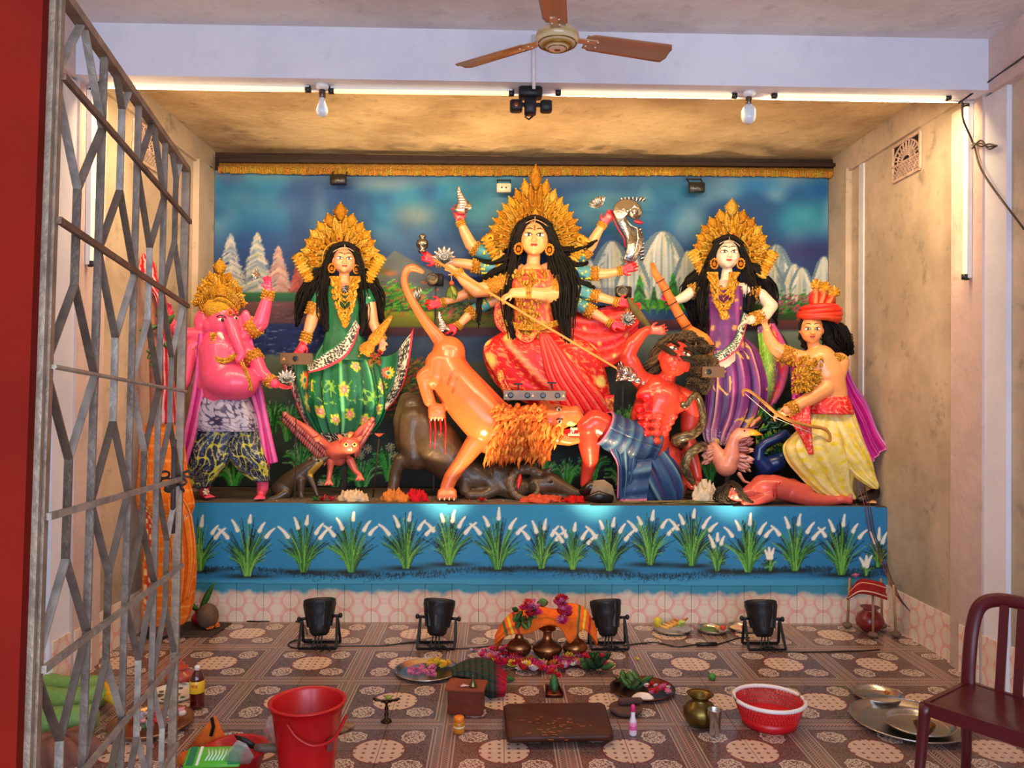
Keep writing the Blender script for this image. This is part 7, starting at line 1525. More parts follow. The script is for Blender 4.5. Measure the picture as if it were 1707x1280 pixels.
# ============================================================ VESSELS AND OFFERINGS ON THE FLOOR
def fp(px, py, z=0.): return PZ(px, py, z)+Vector((0, 0, .003))
def plate(name, px, py, r, label, fin='steel', col=(190, 186, 180), h=.022, cat='plate', z=0., group=None):
    c = fp(px, py, z); e = empty(name, c, label, cat, group); m = MB(col); k = r*c.y/F
    m.lathe([(0, .002), (k*.8, .002), (k*.86, .006), (k*.95, h), (k, h+.002), (k, h-.001), (k*.93, h*.5), (k*.84, 0), (0, 0)], c, 44); m.build('dish', fin, e)
    m = MB(col); pts = [c+Vector((k*.985*math.cos(a), k*.985*math.sin(a), h+.0015)) for a in np.linspace(0, 2*math.pi, 45)]; m.tube(pts, .0028, 6, cap=False); m.build('rim', fin, e)
    return c, k
FLOWER_N = {}
def flower_mesh(key, col, n=14, R=.028, tip=None, centre=(240, 200, 60)):
    m = MB(col); r = random.Random(sum(map(ord, key)))
    for i in range(n):
        a = i*2.4; q = .35+.65*i/n; dr = Vector((math.cos(a)*q, math.sin(a)*q, .9-.6*q)); m.petal((0, 0, .006), dr, Vector((0, 0, 1)), R*(.6+.5*q), R*.75, .25, col=tuple(min(255, int(w*r.uniform(.82, 1.12))) for w in col), tipcol=tip)
    m.ell((0, 0, .012), (R*.2, R*.2, R*.2), col=centre); me = m.mesh('blossom'); me.polygons.foreach_set('use_smooth', [True]*len(me.polygons)); me.materials.append(MATS['petal']); return me
FM = {'red': flower_mesh('red', (206, 20, 40)), 'magenta': flower_mesh('m', (222, 40, 100), 16), 'pink': flower_mesh('p', (232, 120, 160)), 'white': flower_mesh('w', (236, 226, 210), 10), 'yellow': flower_mesh('y', (236, 190, 50), 18), 'orange': flower_mesh('o', (236, 130, 50), 18)}
def strew(cols, pts, label, group, sc=1., cat='flower'):
    r = random.Random(len(label)); out = []
    for i, p in enumerate(pts):
        k = cols[i % len(cols)]; o = bpy.data.objects.new('blossom', FM[k]); COLL.objects.link(o); o.location = p; q = sc*r.uniform(.8, 1.2); lb_ = label.replace('#', k); o.scale = (q, q, q); o.rotation_euler = (r.uniform(-.5, .5), r.uniform(-.5, .5), r.uniform(0, 6)); tag(o, lb_, cat, group and group.replace('#', k)); out.append(o)
    return out
def leaf_obj(name, p, d, L, w, label, col=(50, 110, 40), n=1, cat='leaf', nv=Vector((0, -.3, 1)), group=None, parent=None):
    m = MB(col); m.petal(p, Vector(d), nv, L, w, .15); o = m.build(name, 'leafy', parent); return tag(o, label, cat, group) if parent is None else o
r = random.Random(17)
# three brass pots under the orange cloth
for px, py, sc_, lb in ((865, 1096, .92, 'left brass pot under the striped orange cloth'), (912, 1098, 1.08, 'middle brass pot under the striped orange cloth'), (958, 1096, .92, 'right brass pot under the striped orange cloth')):
    c = fp(px, py); e = empty('brass_pot', c, lb, 'pot', 'brass pots under the orange cloth'); m = MB((176, 120, 74)); m.lathe([(0, 0), (.045, .002), (.05, .008), (.075, .03), (.088, .06), (.084, .085), (.06, .108), (.036, .12), (.027, .14), (.026, .165), (.034, .18), (.05, .188), (.052, .192), (.03, .186), (.02, .16), (.02, .12), (0, .1)], c, 32, sx=sc_, sy=sc_); m.build('vessel', 'brass', e)
    m = MB((120, 60, 40)); m.lathe([(.084, .058), (.0905, .06), (.0905, .064), (.084, .066)], c, 32, sx=sc_, sy=sc_); m.build('waist_ring', 'brass', e)
    m = MB((200, 20, 36))
    for k in range(5): m.ell(c+Vector(((k-2)*.009, -.084*sc_, .055+.006*(k % 2))), (.006, .003, .006), nu=8, nv=5)
    m.build('vermilion_mark', 'painted_clay', e)
def gam(U, V, f):
    C = np.zeros(U.shape+(3,))+K((238, 108, 30)); C = mixc(C, (np.sin(U*150)*np.sin(V*90)-.2)*.8, (246, 140, 60)); 
    for v0, col in ((.12, (60, 100, 60)), (.17, (236, 200, 60)), (.22, (150, 40, 60)), (.8, (60, 100, 60)), (.86, (236, 200, 60)), (.91, (170, 40, 60))): C = mixc(C, (.012-np.abs(U-v0))*200, col)
    return C
Yc = 5.02; s_ = Yc/F
A = [(826, 1060, 6), (842, 1032, 6), (868, 1014, 8), (898, 1010, 4), (925, 1016, 6), (950, 1006, 8), (976, 1016, 6), (994, 1050, 4)]
B_ = [(824, 1073, 30), (850, 1058, 36), (880, 1056, 38), (912, 1042, 34), (934, 1048, 34), (950, 1072, 38), (972, 1050, 36), (996, 1073, 28)]
cl_ = sheet('draped_cloth', A, B_, Yc, 'woven', None, gam, 110, 40, .006, .010, 2, 5, bulge=10); tag(cl_, 'striped orange cotton cloth draped over the three brass pots', 'cloth')
cl2 = sheet('back_fold', A, [(x, y+30, -26) for x, y, d in A], Yc, 'woven', cl_, gam, 60, 20, .006, .008, 2, 6)
strew(['magenta', 'red', 'pink'], [P(x+r.uniform(-8, 8), y-3+r.uniform(-8, 7), Yc-.13-r.uniform(0, .08)) for x, y in [(880, 1018)]*9+[(888, 1026)]*4+[(935, 1012)]*8+[(942, 1026)]*5+[(938, 1038)]*3], '# blossom heaped on top of the orange cloth', '# blossoms on the orange cloth', 1.35)
m = MB((70, 120, 50))
for i in range(12): m.petal(P(862+r.uniform(0, 20), 1024+r.uniform(-8, 12), Yc-.13), Vector((r.uniform(-1, 1), -.5, r.uniform(-1, .6))), Vector((0, -1, .3)), .07, .035, .15, col=r.choice([(60, 100, 44), (90, 130, 60), (40, 80, 36)]))
m.petal(P(905, 1012, Yc-.1), Vector((-.1, -.3, 1)), Vector((0, -1, 0)), .07, .075, .1, (100, 140, 70)); tag(m.build('leaf_spray', 'leafy'), 'spray of green leaves among the blossoms on the orange cloth', 'leaves')
# blossoms around the pots
pts = []
for i in range(66):
    t = r.random(); x = 815+170*t; y = 1100+14*math.sin(t*3)+r.uniform(-8, 9); pts.append(fp(x, y, r.choice((0, .012))))
strew(['magenta', 'red', 'pink', 'red', 'magenta', 'white', 'orange', 'yellow'], pts, '# blossom lying loose in the heap before the brass pots', '# blossoms before the brass pots', 1.45)
strew(['magenta', 'pink', 'magenta'], [fp(820+r.uniform(-18, 26), 1090+r.uniform(-6, 8)) for i in range(14)], '# blossom lying left of the brass pots', '# blossoms left of the brass pots')
strew(['white', 'pink'], [fp(785+8*i, 1089+r.uniform(-2, 3)) for i in range(4)], '# blossom lying behind the green plaid cloth', '# blossoms behind the plaid cloth', .8)
m = MB((40, 90, 36))
for i in range(16): m.petal(fp(985+r.uniform(-10, 16), 1108+r.uniform(-4, 8), .02), Vector((r.uniform(-.7, .9), -.3, r.uniform(.1, 1.1))), Vector((0, -1, .4)), .11, .05, .15, col=r.choice([(44, 90, 40), (70, 110, 50), (30, 66, 34)]))
tag(m.build('leaf_bunch', 'leafy'), 'bunch of dark green leaves right of the brass pots', 'leaves')
strew(['red'], [fp(1004, 1098, .09), fp(1006, 1108, .05), fp(975, 1100, .07)], 'red hibiscus bloom in the leaf bunch right of the brass pots', 'hibiscus in the leaf bunch')
tag(leaf_obj('green_leaf', fp(858, 1132, .01), (-.9, -.3, .2), .1, .06, 'green leaf lying between the plaid cloth and the stand'), None)
o = strew(['yellow'], [fp(1060, 1101)], 'single yellow petal cluster on the bare floor right of the leaf bunch', None, .6)
m = MB((70, 130, 50)); m.lathe([(0, 0), (.018, .002), (.024, .02), (.016, .036), (0, .04)], fp(1187, 1134), 12); tag(m.build('green_bud', 'leafy'), 'small green fruit bud on the floor behind the brass water pot', 'fruit')
# steel plate of petals
c, k = plate('steel_plate', 712, 1122, 54, 'steel plate of pink petals and yellow flowers left of the wooden box')
strew(['pink'], [c+Vector((r.uniform(-.6, .25)*k, r.uniform(-.55, .0)*k, .012+r.uniform(0, .02))) for i in range(26)], 'pale pink petal bloom on the steel plate', 'pink blooms on the steel plate', .9)
strew(['yellow'], [c+Vector((r.uniform(-.1, .65)*k, r.uniform(.05, .5)*k, .012+r.uniform(0, .02))) for i in range(16)], 'yellow marigold on the steel plate', 'yellow marigolds on the steel plate', 1.0)
# little wooden box with a brass bell, plaid cloth
c = fp(777, 1190); R_ = Matrix.Rotation(-.12, 3, 'Z'); e = empty('wooden_box', c, 'small reddish wooden box with a brass bell on its lid', 'box')
m = MB((112, 46, 24)); m.box(c+Vector((0, .03, .065)), (.185, .12, .128), R_, bev=.004); m.build('case', 'wood', e, False); m = MB((136, 62, 34)); m.box(c+Vector((0, .03, .137)), (.21, .15, .018), R_, bev=.004); m.build('lid', 'wood', e, False)
cb = c+Vector((.035, -.01, .148)); m = MB((120, 110, 70)); m.lathe([(0, .0), (.022, .001), (.021, .006), (.015, .02), (.012, .03), (.004, .036), (.003, .05), (.006, .056), (0, .06)], cb, 18); tag(m.build('hand_bell', 'brass'), 'tiny brass hand bell standing on the wooden box', 'bell')
m = MB((230, 190, 180))
for i in range(9): m.tube([cb+Vector((-.05+r.uniform(-.02, .02), .0, .003)), cb+Vector((-.05+r.uniform(-.03, .03), r.uniform(-.02, .02), .006))], .003, 5)
tag(m.build('petal_crumbs', 'petal'), 'pale petals scattered on the lid of the wooden box', 'petals', kind='stuff')
def plaid(U, V, f):
    C = np.zeros(U.shape+(3,))+K((44, 70, 50)); C = mixc(C, (np.sin(U*60) > .4)*.55, (20, 30, 26)); C = mixc(C, (np.sin(V*44) > .5)*.5, (110, 40, 50)); C = mixc(C, (U-.74)*8, (176, 24, 50)); C = mixc(C, (np.sin(V*60) > .6)*(U > .74)*.5, (80, 20, 50)); return mixc(C, (V-.94)*30, (24, 20, 20))
pc = sheet('plaid_cloth', [(752, 1112, 0), (782, 1098, 6), (815, 1098, 6), (846, 1122, 4)], [(754, 1128, 46), (784, 1138, 52), (818, 1166, 50), (842, 1162, 40)], 4.55, 'woven', None, plaid, 80, 50, .008, .012, 3, 8, bulge=30); tag(pc, 'green plaid cloth with a red end heaped behind the wooden box', 'cloth')
# low plank seat
c = fp(931, 1232); m = MB((72, 32, 20)); e = empty('low_wooden_seat', c, 'broad low dark wooden seat board with chipped top in the middle of the floor', 'board')
pz = [PZ(839, 1174, .055), PZ(1008, 1172, .055), PZ(1024, 1226, .055), PZ(845, 1230, .055)]
def rnd(q, n=5, rad=.03):
    out = []
    for i in range(4):
        a, b2, c2 = q[i-1], q[i], q[(i+1) % 4]; p0 = b2+(a-b2).normalized()*rad; p1 = b2+(c2-b2).normalized()*rad
        for j in range(n): t = j/(n-1); out.append(p0*(1-t)**2+b2*2*t*(1-t)+p1*t*t)
    return out
pl = rnd(pz); m.prism([Vector((p.x, p.y, .030)) for p in pl][::-1], Vector((0, 0, 1)), .032); m.build('board', 'wood', e)
for x in (870, 985): m = MB((50, 22, 14)); a = PZ(x, 1180, .03); b2 = PZ(x+2, 1224, .03); m.bar((a.x, a.y, .0165), (b2.x, b2.y, .0165), .05, .027); m.build('foot_rail', 'wood', e, False)
m = MB((190, 106, 60))
for i in range(34): a = PZ(r.gauss(925, 22), r.gauss(1212, 9), .0622); l = r.uniform(.006, .03); m.bar(a, a+Vector((l, r.uniform(-.006, .006), 0)), .004, .0012)
m.build('scratches', 'wood', e, False)['kind'] = 'stuff'
# yellow jar, wedge, red flower on a copper stand, glue bottle, stone, leaf plate
c = fp(765, 1222); e = empty('yellow_jar', c, 'small orange yellow jar on the floor in front of the wooden box', 'jar'); m = MB((232, 150, 30)); m.lathe([(0, 0), (.026, .001), (.029, .008), (.029, .05), (.025, .058), (0, .058)], c, 20); m.build('jar_body', 'liquid', e); m = MB((240, 130, 20)); m.lathe([(.0, .056), (.025, .057), (.026, .078), (.022, .082), (0, .083)], c, 20); m.build('lid', 'plastic', e); m = MB((246, 220, 180)); m.lathe([(.0295, .03), (.0297, .031), (.0297, .036), (.0295, .037)], c, 20); m.build('label_band', 'plastic', e)
c = fp(923, 1158); e = empty('copper_dish', c, 'small copper boat dish holding a leaf and a red flower before the blossoms', 'dish'); m = MB((110, 56, 44)); m.prism([c+Vector(q) for q in ((-.05, -.05, 0), (.05, -.05, 0), (.036, .1, 0), (-.036, .1, 0))], Vector((0, 0, 1)), .018); m.build('base', 'brass', e)
for sx in (-1, 1): m = MB((120, 60, 46)); m.bar(c+Vector((sx*.05, -.05, .018)), c+Vector((sx*.034, .1, .018)), .006, .02); m.build('side_wall', 'brass', e, False)
leaf_obj('green_leaf', c+Vector((0, -.045, .03)), (0, .55, .8), .1, .055, 'green leaf standing in the copper boat dish', (50, 100, 50), nv=Vector((0, -1, .4))); strew(['red'], [c+Vector((-.005, .03, .10)), c+Vector((.012, .02, .085))], 'red bloom standing in the copper boat dish', 'red blooms in the copper dish', 1.1)
c = fp(1055, 1226); e = empty('glue_bottle', c, 'slim clear bottle with a bright pink cap right of the wooden seat', 'bottle'); m = MB((226, 216, 226)); m.lathe([(0, 0), (.019, .001), (.02, .008), (.02, .06), (.016, .075), (.0105, .095), (.010, .12), (0, .121)], c, 20, cols=[None]*3+[(232, 130, 170)]+[None]*5); m.build('bottle_body', 'plastic', e); m = MB((226, 40, 120)); m.lathe([(0, .118), (.012, .119), (.011, .145), (.007, .152), (0, .153)], c, 18); m.build('cap', 'plastic', e); m = MB((220, 90, 150)); m.lathe([(.0203, .03), (.0206, .031), (.0206, .05), (.0203, .051)], c, 20); m.build('label_band', 'plastic', e)
c = fp(1043, 1188); m = MB((92, 64, 56)); e = empty('grinding_stone', c, 'round brown grinding stone with a roller beside the leaf platter', 'stone'); m.lathe([(0, 0), (.075, .001), (.088, .014), (.09, .026), (.082, .032), (0, .03)], c, 30); m.build('slab', 'stone', e); m = MB((84, 56, 50)); m.capsule(c+Vector((-.02, .02, .05)), c+Vector((.08, .03, .05)), .02, .018); m.build('roller', 'stone', e)
c, k = plate('copper_platter', 1071, 1153, 54, 'brown metal platter of green leaves, rice and red petals', 'brass', (104, 62, 46), .02)
m = MB((50, 100, 40))
for i in range(18): m.petal(c+Vector((r.uniform(-.6, .2)*k, r.uniform(.0, .7)*k, .01)), Vector((r.uniform(-.5, 1), r.uniform(-.5, .5), r.uniform(.05, .5))), Vector((0, -.3, 1)), .09, .045, .1, col=r.choice([(50, 96, 40), (74, 116, 50), (34, 70, 34)]))
tag(m.build('leaf_heap', 'leafy'), 'heap of fresh green leaves on the brown platter', 'leaves'); strew(['red', 'pink', 'red', 'white'], [c+Vector((r.uniform(.1, .75)*k, r.uniform(-.5, .2)*k, .014+r.uniform(0, .02))) for i in range(18)], '# petal bloom on the brown platter', '# blooms on the brown platter', .85)
m = MB((236, 222, 214)); m.lathe([(0, .03), (.03, .022), (.045, .008), (.05, 0), (0, 0)], c+Vector((-.1*k, -.58*k, .004)), 20, sx=1.3); tag(m.build('rice_heap', 'stone'), 'small heap of white rice on the brown platter', 'rice')
# brass water pot and steel tumbler
c = fp(1167, 1210); m = MB((120, 100, 50)); m.lathe([(0, 0), (.05, .002), (.07, .02), (.088, .055), (.086, .085), (.066, .115), (.044, .128), (.042, .14), (.058, .158), (.07, .165), (.066, .16), (.038, .142), (.038, .125), (0, .11)], c, 36); tag(m.build('water_pot', 'brass'), 'round brass water pot with flared lip behind the steel tumbler', 'pot')
c = fp(1191, 1226); m = MB((205, 203, 200)); m.lathe([(0, 0), (.024, .001), (.026, .004), (.036, .128), (.0375, .13), (.035, .127), (.025, .008), (0, .008)], c, 30); tag(m.build('steel_tumbler', 'steel'), 'plain steel tumbler in front of the brass water pot', 'cup')
# red basket with white rim
c = fp(1282, 1207); e = empty('plastic_basket', c, 'round red plastic basket with a white rim', 'basket'); R1, R0, H = .178, .130, .125
m = MB((214, 20, 30)); nA, nH = 60, 9; base = len(m.v)
m.lathe([(0, .0), (R0, .0), (R0+.004, .004), (R0, .008), (0, .008)], c, 40); m.build('bottom', 'plastic', e)
m = MB((214, 20, 30))   # pierced wall: crossing slats
for k in range(nA):
    a = 2*math.pi*k/nA
    for s in (-1, 1):
        pts = [c+Vector((math.cos(a+s*t*.34)*(R0+(R1-R0)*t), math.sin(a+s*t*.34)*(R0+(R1-R0)*t), H*t+.004)) for t in (0, .25, .5, .75, 1)]; m.tube(pts, .0036, 4)
w_ = m.build('pierced_wall', 'plastic', e); w_['kind'] = 'stuff'
m = MB((206, 16, 26)); m.lathe([(R0+.003, .0), (R0+.006, .0), (R0+.003+(R1-R0)*.38, H*.38), (R0+(R1-R0)*.38, H*.38)], c, 50); m.build('lower_wall', 'plastic', e)
m = MB((236, 226, 222)); m.tube([c+Vector((R1*1.01*math.cos(a), R1*1.01*math.sin(a), H+.006)) for a in np.linspace(0, 2*math.pi, 61)], .0105, 10, cap=False); m.build('white_rim', 'plastic', e)
# fruit plates by the tiled wall
c, k = plate('fruit_plate', 1120, 1052, 33, 'steel plate piled with cut fruit, nearest the third spotlight'); m = MB((226, 180, 50))
m.ell(c+Vector((-.10, .02, .055)), (.03, .03, .04), col=(206, 190, 50)); tag(m.build('lemon', 'petal'), 'yellow lemon at the left of the cut fruit plate', 'fruit')
for i in range(5): m = MB((220, 150, 60)); q = c+Vector((-.05+.03*i, -.03+.01*i, .03+.008*i)); m.tube([q+Vector((-.05, .0, .02)), q+Vector((0, -.01, .0)), q+Vector((.05, .01, .024))], [.006, .014, .006], 8, col=r.choice([(210, 140, 50), (190, 110, 40), (226, 170, 80)])); tag(m.build('banana', 'petal'), 'ripe banana in the pile on the cut fruit plate', 'fruit', 'bananas on the cut fruit plate')
for i in range(4): m = MB((150, 180, 60)); m.ell(c+Vector((.05+.02*(i % 2), .03-.03*(i//2), .03+.012*i)), (.03, .026, .012), col=r.choice([(150, 180, 60), (180, 200, 110)])); tag(m.build('fruit_slice', 'petal'), 'green fruit slice on the cut fruit plate', 'fruit', 'green fruit slices')
c, k = plate('fruit_plate', 1187, 1053, 26, 'steel plate of green paste and two red fruits in the middle of the three'); m = MB((100, 120, 70)); m.lathe([(0, .026), (.05, .02), (.07, .004), (0, .004)], c+Vector((-.02, .01, 0)), 20); tag(m.build('green_paste', 'stone'), 'mound of green paste on the middle fruit plate', 'food')
for i, (dx, col, lb) in enumerate(((.035, (206, 150, 80), 'pale apple on the middle fruit plate'), (.075, (206, 60, 30), 'red apple on the middle fruit plate'))): m = MB(col); m.ell(c+Vector((dx, -.02, .032)), (.02, .02, .019)); m.tube([c+Vector((dx, -.02, .048)), c+Vector((dx, -.018, .058))], .002, 5, col=(60, 40, 20)); tag(m.build('apple', 'petal'), lb, 'fruit')
c, k = plate('fruit_plate', 1238, 1050, 26, 'steel plate of rice and a tomato, half behind the last spotlight'); m = MB((226, 180, 140)); m.lathe([(0, .026), (.05, .02), (.07, .004), (0, .004)], c+Vector((-.03, .01, 0)), 20); tag(m.build('rice_mound', 'stone'), 'mound of pink rice beside the last spotlight', 'food'); m = MB((216, 50, 24)); m.ell(c+Vector((.0, -.04, .03)), (.022, .022, .02)); tag(m.build('tomato', 'petal'), 'red tomato on the plate beside the last spotlight', 'fruit')
# steel plates at the right
c, k = plate('steel_thali', 1462, 1163, 40, 'small steel plate behind the large steel plate at the right'); c, k = plate('steel_thali', 1514, 1208, 92, 'large steel plate on the floor left of the maroon chair', h=.028); c2_, k2 = plate('steel_thali', 1531, 1212, 56, 'medium steel plate resting in the large steel plate', z=.012, h=.024)
q = PZ(1541, 1222, .02); m = MB((110, 92, 50)); m.lathe([(0, .0), (.025, .001), (.04, .02), (.05, .045), (.052, .048), (.047, .044), (.03, .012), (0, .01)], q, 28); tag(m.build('brass_bowl', 'brass'), 'small brass bowl on the medium steel plate', 'bowl')
for px, py, nm in ((1478, 1160, 'small steel plate behind'), (1592, 1212, 'large steel plate')): strew(['orange'], [PZ(px, py, .03)], 'orange bloom on the '+nm, None, 1.0)
# red bucket
c = fp(508, 1282); Rb, Rt, H = .115, .165, .33; top = PZ(513, 1168, H); c = Vector((top.x, top.y, .003)); e = empty('red_bucket', c, 'tall red plastic bucket with a hanging handle', 'bucket'); m = MB((200, 14, 22)); m.lathe([(0, 0), (Rb, .002), (Rb+.004, .01), (Rb+.012, .09), (Rt-.01, H-.035), (Rt-.004, H-.03), (Rt-.004, H-.004), (Rt+.006, H-.006), (Rt+.008, H), (Rt-.004, H+.004), (Rt-.012, H-.01), (Rb-.004, .02), (0, .012)], c, 48); m.build('bucket_body', 'plastic', e)
m = MB((190, 12, 20)); m.tube([c+Vector((Rt*math.cos(a)*1.02, -.02-.15*abs(math.sin(a))*1.0, H-.05-.13*math.sin(-a))) for a in np.linspace(math.pi*1.06, math.pi*1.94, 2)], .001, 4); m = MB((186, 12, 20)); m.tube([Vector(q) for q in catmull([tuple(c+Vector(v)) for v in ((-.05, -.158, H-.04), (.0, -.178, H-.09), (.07, -.175, H-.125), (.14, -.12, H-.12), (.178, -.02, H-.06))], 26)], .0075, 8); m.build('handle', 'plastic', e)
m = MB((120, 70, 66)); a_ = .62; q = [c+Vector((math.cos(-a_+da)*(Rb+.031+z*.0), math.sin(-a_+da)*(Rb+.031), z)) for da, z in ((-.1, .14), (.14, .14), (.14, .2), (-.1, .2))]; m.prism(q, Vector((math.cos(-a_), math.sin(-a_), 0)), .002); m.build('sticker', 'plastic', e, False)
# little oil lamp figure, wooden sandals behind the bucket
c = fp(644, 1204); e = empty('oil_lamp', c, 'small dark metal oil lamp stand with branching arms', 'lamp'); m = MB((70, 48, 34)); m.lathe([(0, 0), (.028, .001), (.028, .006), (.016, .014), (.008, .022), (.013, .04), (.007, .05), (.012, .07), (.006, .085), (.010, .1), (.018, .11), (.0, .112)], c, 16); m.build('stem', 'brass', e)
for k in (-1, 1): m = MB((64, 44, 32)); m.tube([c+Vector((0, 0, .10)), c+Vector((k*.03, -.005, .112)), c+Vector((k*.055, -.01, .118)), c+Vector((k*.07, -.012, .126))], [.007, .006, .009, .003], 8); m.petal(c+Vector((k*.035, 0, .112)), Vector((k, -.2, .3)), Vector((0, 0, 1)), .035, .03, .2); m.build('branch', 'brass', e)
m = MB((150, 150, 60)); m.ell(c+Vector((.008, .01, .124)), (.02, .016, .012)); tag(m.build('lime_half', 'petal'), 'yellow green lime half resting on the oil lamp stand', 'fruit')
for px, py, col in ((576, 1214, (170, 130, 90)), (566, 1220, (150, 110, 84))): c = fp(px, py); m = MB(col); m.lathe([(0, 0), (.045, .001), (.052, .01), (.05, .018), (0, .016)], c, 22, sx=.9, sy=.6); tag(m.build('wooden_disc', 'wood'), 'flat pale wooden disc behind the red bucket', 'disc', 'wooden discs behind the bucket')
# ============================================================ LEFT SIDE: WRAPPED BANANA PLANT, MAT, COCONUT
Yk = 5.45; s_ = Yk/F
g = empty('wrapped_banana_plant', (P(278, 900, Yk).x, Yk, 0), 'tall banana plant wrapped in an orange striped sari beside the left wall', 'plant')
m = MB((150, 96, 80)); m.tube([(P(272, 900, Yk).x, Yk, 0.02), P(266, 800, Yk), P(262, 620, Yk), P(250, 470, Yk)], [.06, .055, .05, .03], 14); m.build('stem', 'wood', g)
def kb(U, V, f):
    C = np.zeros(U.shape+(3,))+K((226, 110, 24)); C = mixc(C, f*.5, (240, 146, 60)); C = mixc(C, (np.sin(V*230) > .86)*.5, (246, 190, 120)); C = mixc(C, (.03-np.abs(U-.40))*60, (206, 60, 40)); return mixc(C, (np.sin(V*120)*np.sin(U*160) > .2)*(np.abs(U-.40) < .028), (236, 200, 130))
loft('sari_wrap', [(705, 244, 300, 0), (740, 236, 306, 4), (790, 232, 312, 8), (838, 230, 322, 10), (862, 240, 318, 8), (900, 240, 324, 8), (950, 238, 326, 8), (1000, 238, 322, 6), (1034, 240, 312, 4), (1042, 250, 300, 4)], Yk, 'woven', g, kb, 130, 130, .5, .10, 9, seed=3)
sheet('sari_fold', [(296, 820, 30), (312, 840, 34), (322, 868, 32), (326, 930, 30), (314, 995, 30)], [(280, 830, 34), (282, 860, 36), (284, 900, 38), (290, 960, 38), (292, 1010, 34)], Yk, 'woven', g, kb, 60, 30, .010, .02, 3, 5)
def veil(U, V, f): C = np.zeros(U.shape+(3,))+K((176, 26, 44)); C = mixc(C, (np.sin(U*52) > .2)*.8, (236, 206, 190)); return mixc(C, (np.sin(V*60)*np.sin(U*104) > .4), (200, 30, 50))
loft('veil', [(424, 240, 246, 2), (440, 234, 258, 6), (460, 233, 262, 8), (478, 246, 268, 8), (500, 262, 276, 8), (560, 268, 284, 8), (640, 266, 290, 6), (706, 250, 296, 6)], Yk, 'woven', g, veil, 60, 60, .5, .08, 6, seed=8)
m = MB((60, 110, 50)); 
for i in range(9): m.petal(P(268+RN.randint(-8, 8), 560+RN.randint(-40, 40), Yk-.06), Vector((random.uniform(-1, 1), -.3, random.uniform(-1, 1))), Vector((0, -1, 0)), .12, .05, .1, col=(60+i*6, 110, 50))
m.build('leaves', 'leafy', g)
c = PZ(325, 1046); m = MB((64, 50, 44)); a = [PZ(x, y, .003) for x, y in ((236, 1064), (352, 1062), (386, 1040), (300, 1034), (240, 1040))]; m.prism([Vector((p.x, min(p.y, 5.78), .004)) for p in a], Vector((0, 0, 1)), .012); tag(m.build('dark_mat', 'stone'), 'thin dark mat under the coconut by the stage corner', 'mat')
c = PZ(366, 1030, .02); c.y = min(c.y, 5.6); m = MB((104, 78, 60)); m.ell((c.x, c.y, .105), (.075, .075, .088), nu=24, nv=16); tag(m.build('coconut', 'stone'), 'brown coconut on the dark mat by the stage corner', 'coconut')
c = PZ(331, 1040, .016); e = empty('small_red_pot', c, 'small shiny red pot with a white flower on the dark mat', 'pot'); m = MB((150, 20, 26)); m.lathe([(0, 0), (.03, .002), (.05, .03), (.05, .055), (.03, .08), (.024, .09), (.036, .105), (.03, .104), (0, .09)], c, 24); m.build('vessel', 'glossy_clay', e)
strew(['white'], [c+Vector((.0, 0, .12))], 'white flower standing in the small red pot', None, 1.1)
for d, L, lb in (((-.7, -.1, .6), .2, 'leaf leaning left out of the small red pot'), ((.5, -.1, .8), .26, 'long narrow leaf rising over the coconut'), ((.3, -.5, -.2), .16, 'leaf drooping right of the small red pot')): leaf_obj('long_leaf', c+Vector((.01, -.02, .10)), d, L, .05, lb, (60, 116, 44), nv=Vector((0, -1, .3)))
strew(['orange'], [PZ(348+r.uniform(-9, 14), 1044+r.uniform(-6, 5), .02) for _ in range(9)], 'orange marigold on the dark mat beneath the coconut', 'marigolds on the dark mat', .8)
# clay pot in its little stick canopy, right end of the stage
Yq = 5.62; c = PZ(1450, 1046); c.y = Yq; c.x = P(1450, 1040, Yq).x; c.z = .003; e = empty('clay_pot', c, 'red clay water pot under a small cloth canopy at the right stage corner', 'pot')
m = MB((126, 30, 26)); m.lathe([(0, 0), (.05, .004), (.09, .045), (.1, .08), (.085, .125), (.05, .15), (.045, .165), (.07, .18), (.062, .18), (0, .16)], c, 28); m.build('vessel', 'glossy_clay', e)
cn = empty('stick_canopy', c, 'little canopy of four sticks with a red striped cloth over the clay pot', 'canopy')
for sx, sy in ((-.13, .08), (-.05, -.15), (.12, -.14), (.13, .08)):
    m = MB((170, 130, 90)); m.tube([c+Vector((sx, sy, .02)), c+Vector((sx*.9, sy*.9, .37))], .009, 7); m.build('stick', 'wood', cn); m = MB((110, 86, 70)); m.ell(c+Vector((sx, sy, .022)), (.035, .035, .022)); m.build('clay_foot', 'stone', cn)
def cn_(U, V, f): C = np.zeros(U.shape+(3,))+K((150, 30, 34)); C = mixc(C, (np.sin(U*120)*np.sin(V*90) > .3)*.6, (90, 20, 30)); return mixc(C, (np.abs(V-.8) < .03)+(np.abs(V-.25) < .02)*1., (226, 190, 160))
sheet('canopy_cloth', [(1418, 982, 20), (1432, 966, 20), (1450, 966, 18), (1474, 972, 18)], [(1412, 1000, 46), (1432, 990, 48), (1456, 992, 46), (1480, 1000, 44)], Yq, 'woven', cn, cn_, 60, 30, .008, .012, 2, 3, bulge=6)
strew(['pink'], [P(1427, 964, Yq-.1)], 'pink bloom on the corner of the little stick canopy', None, 1.3)
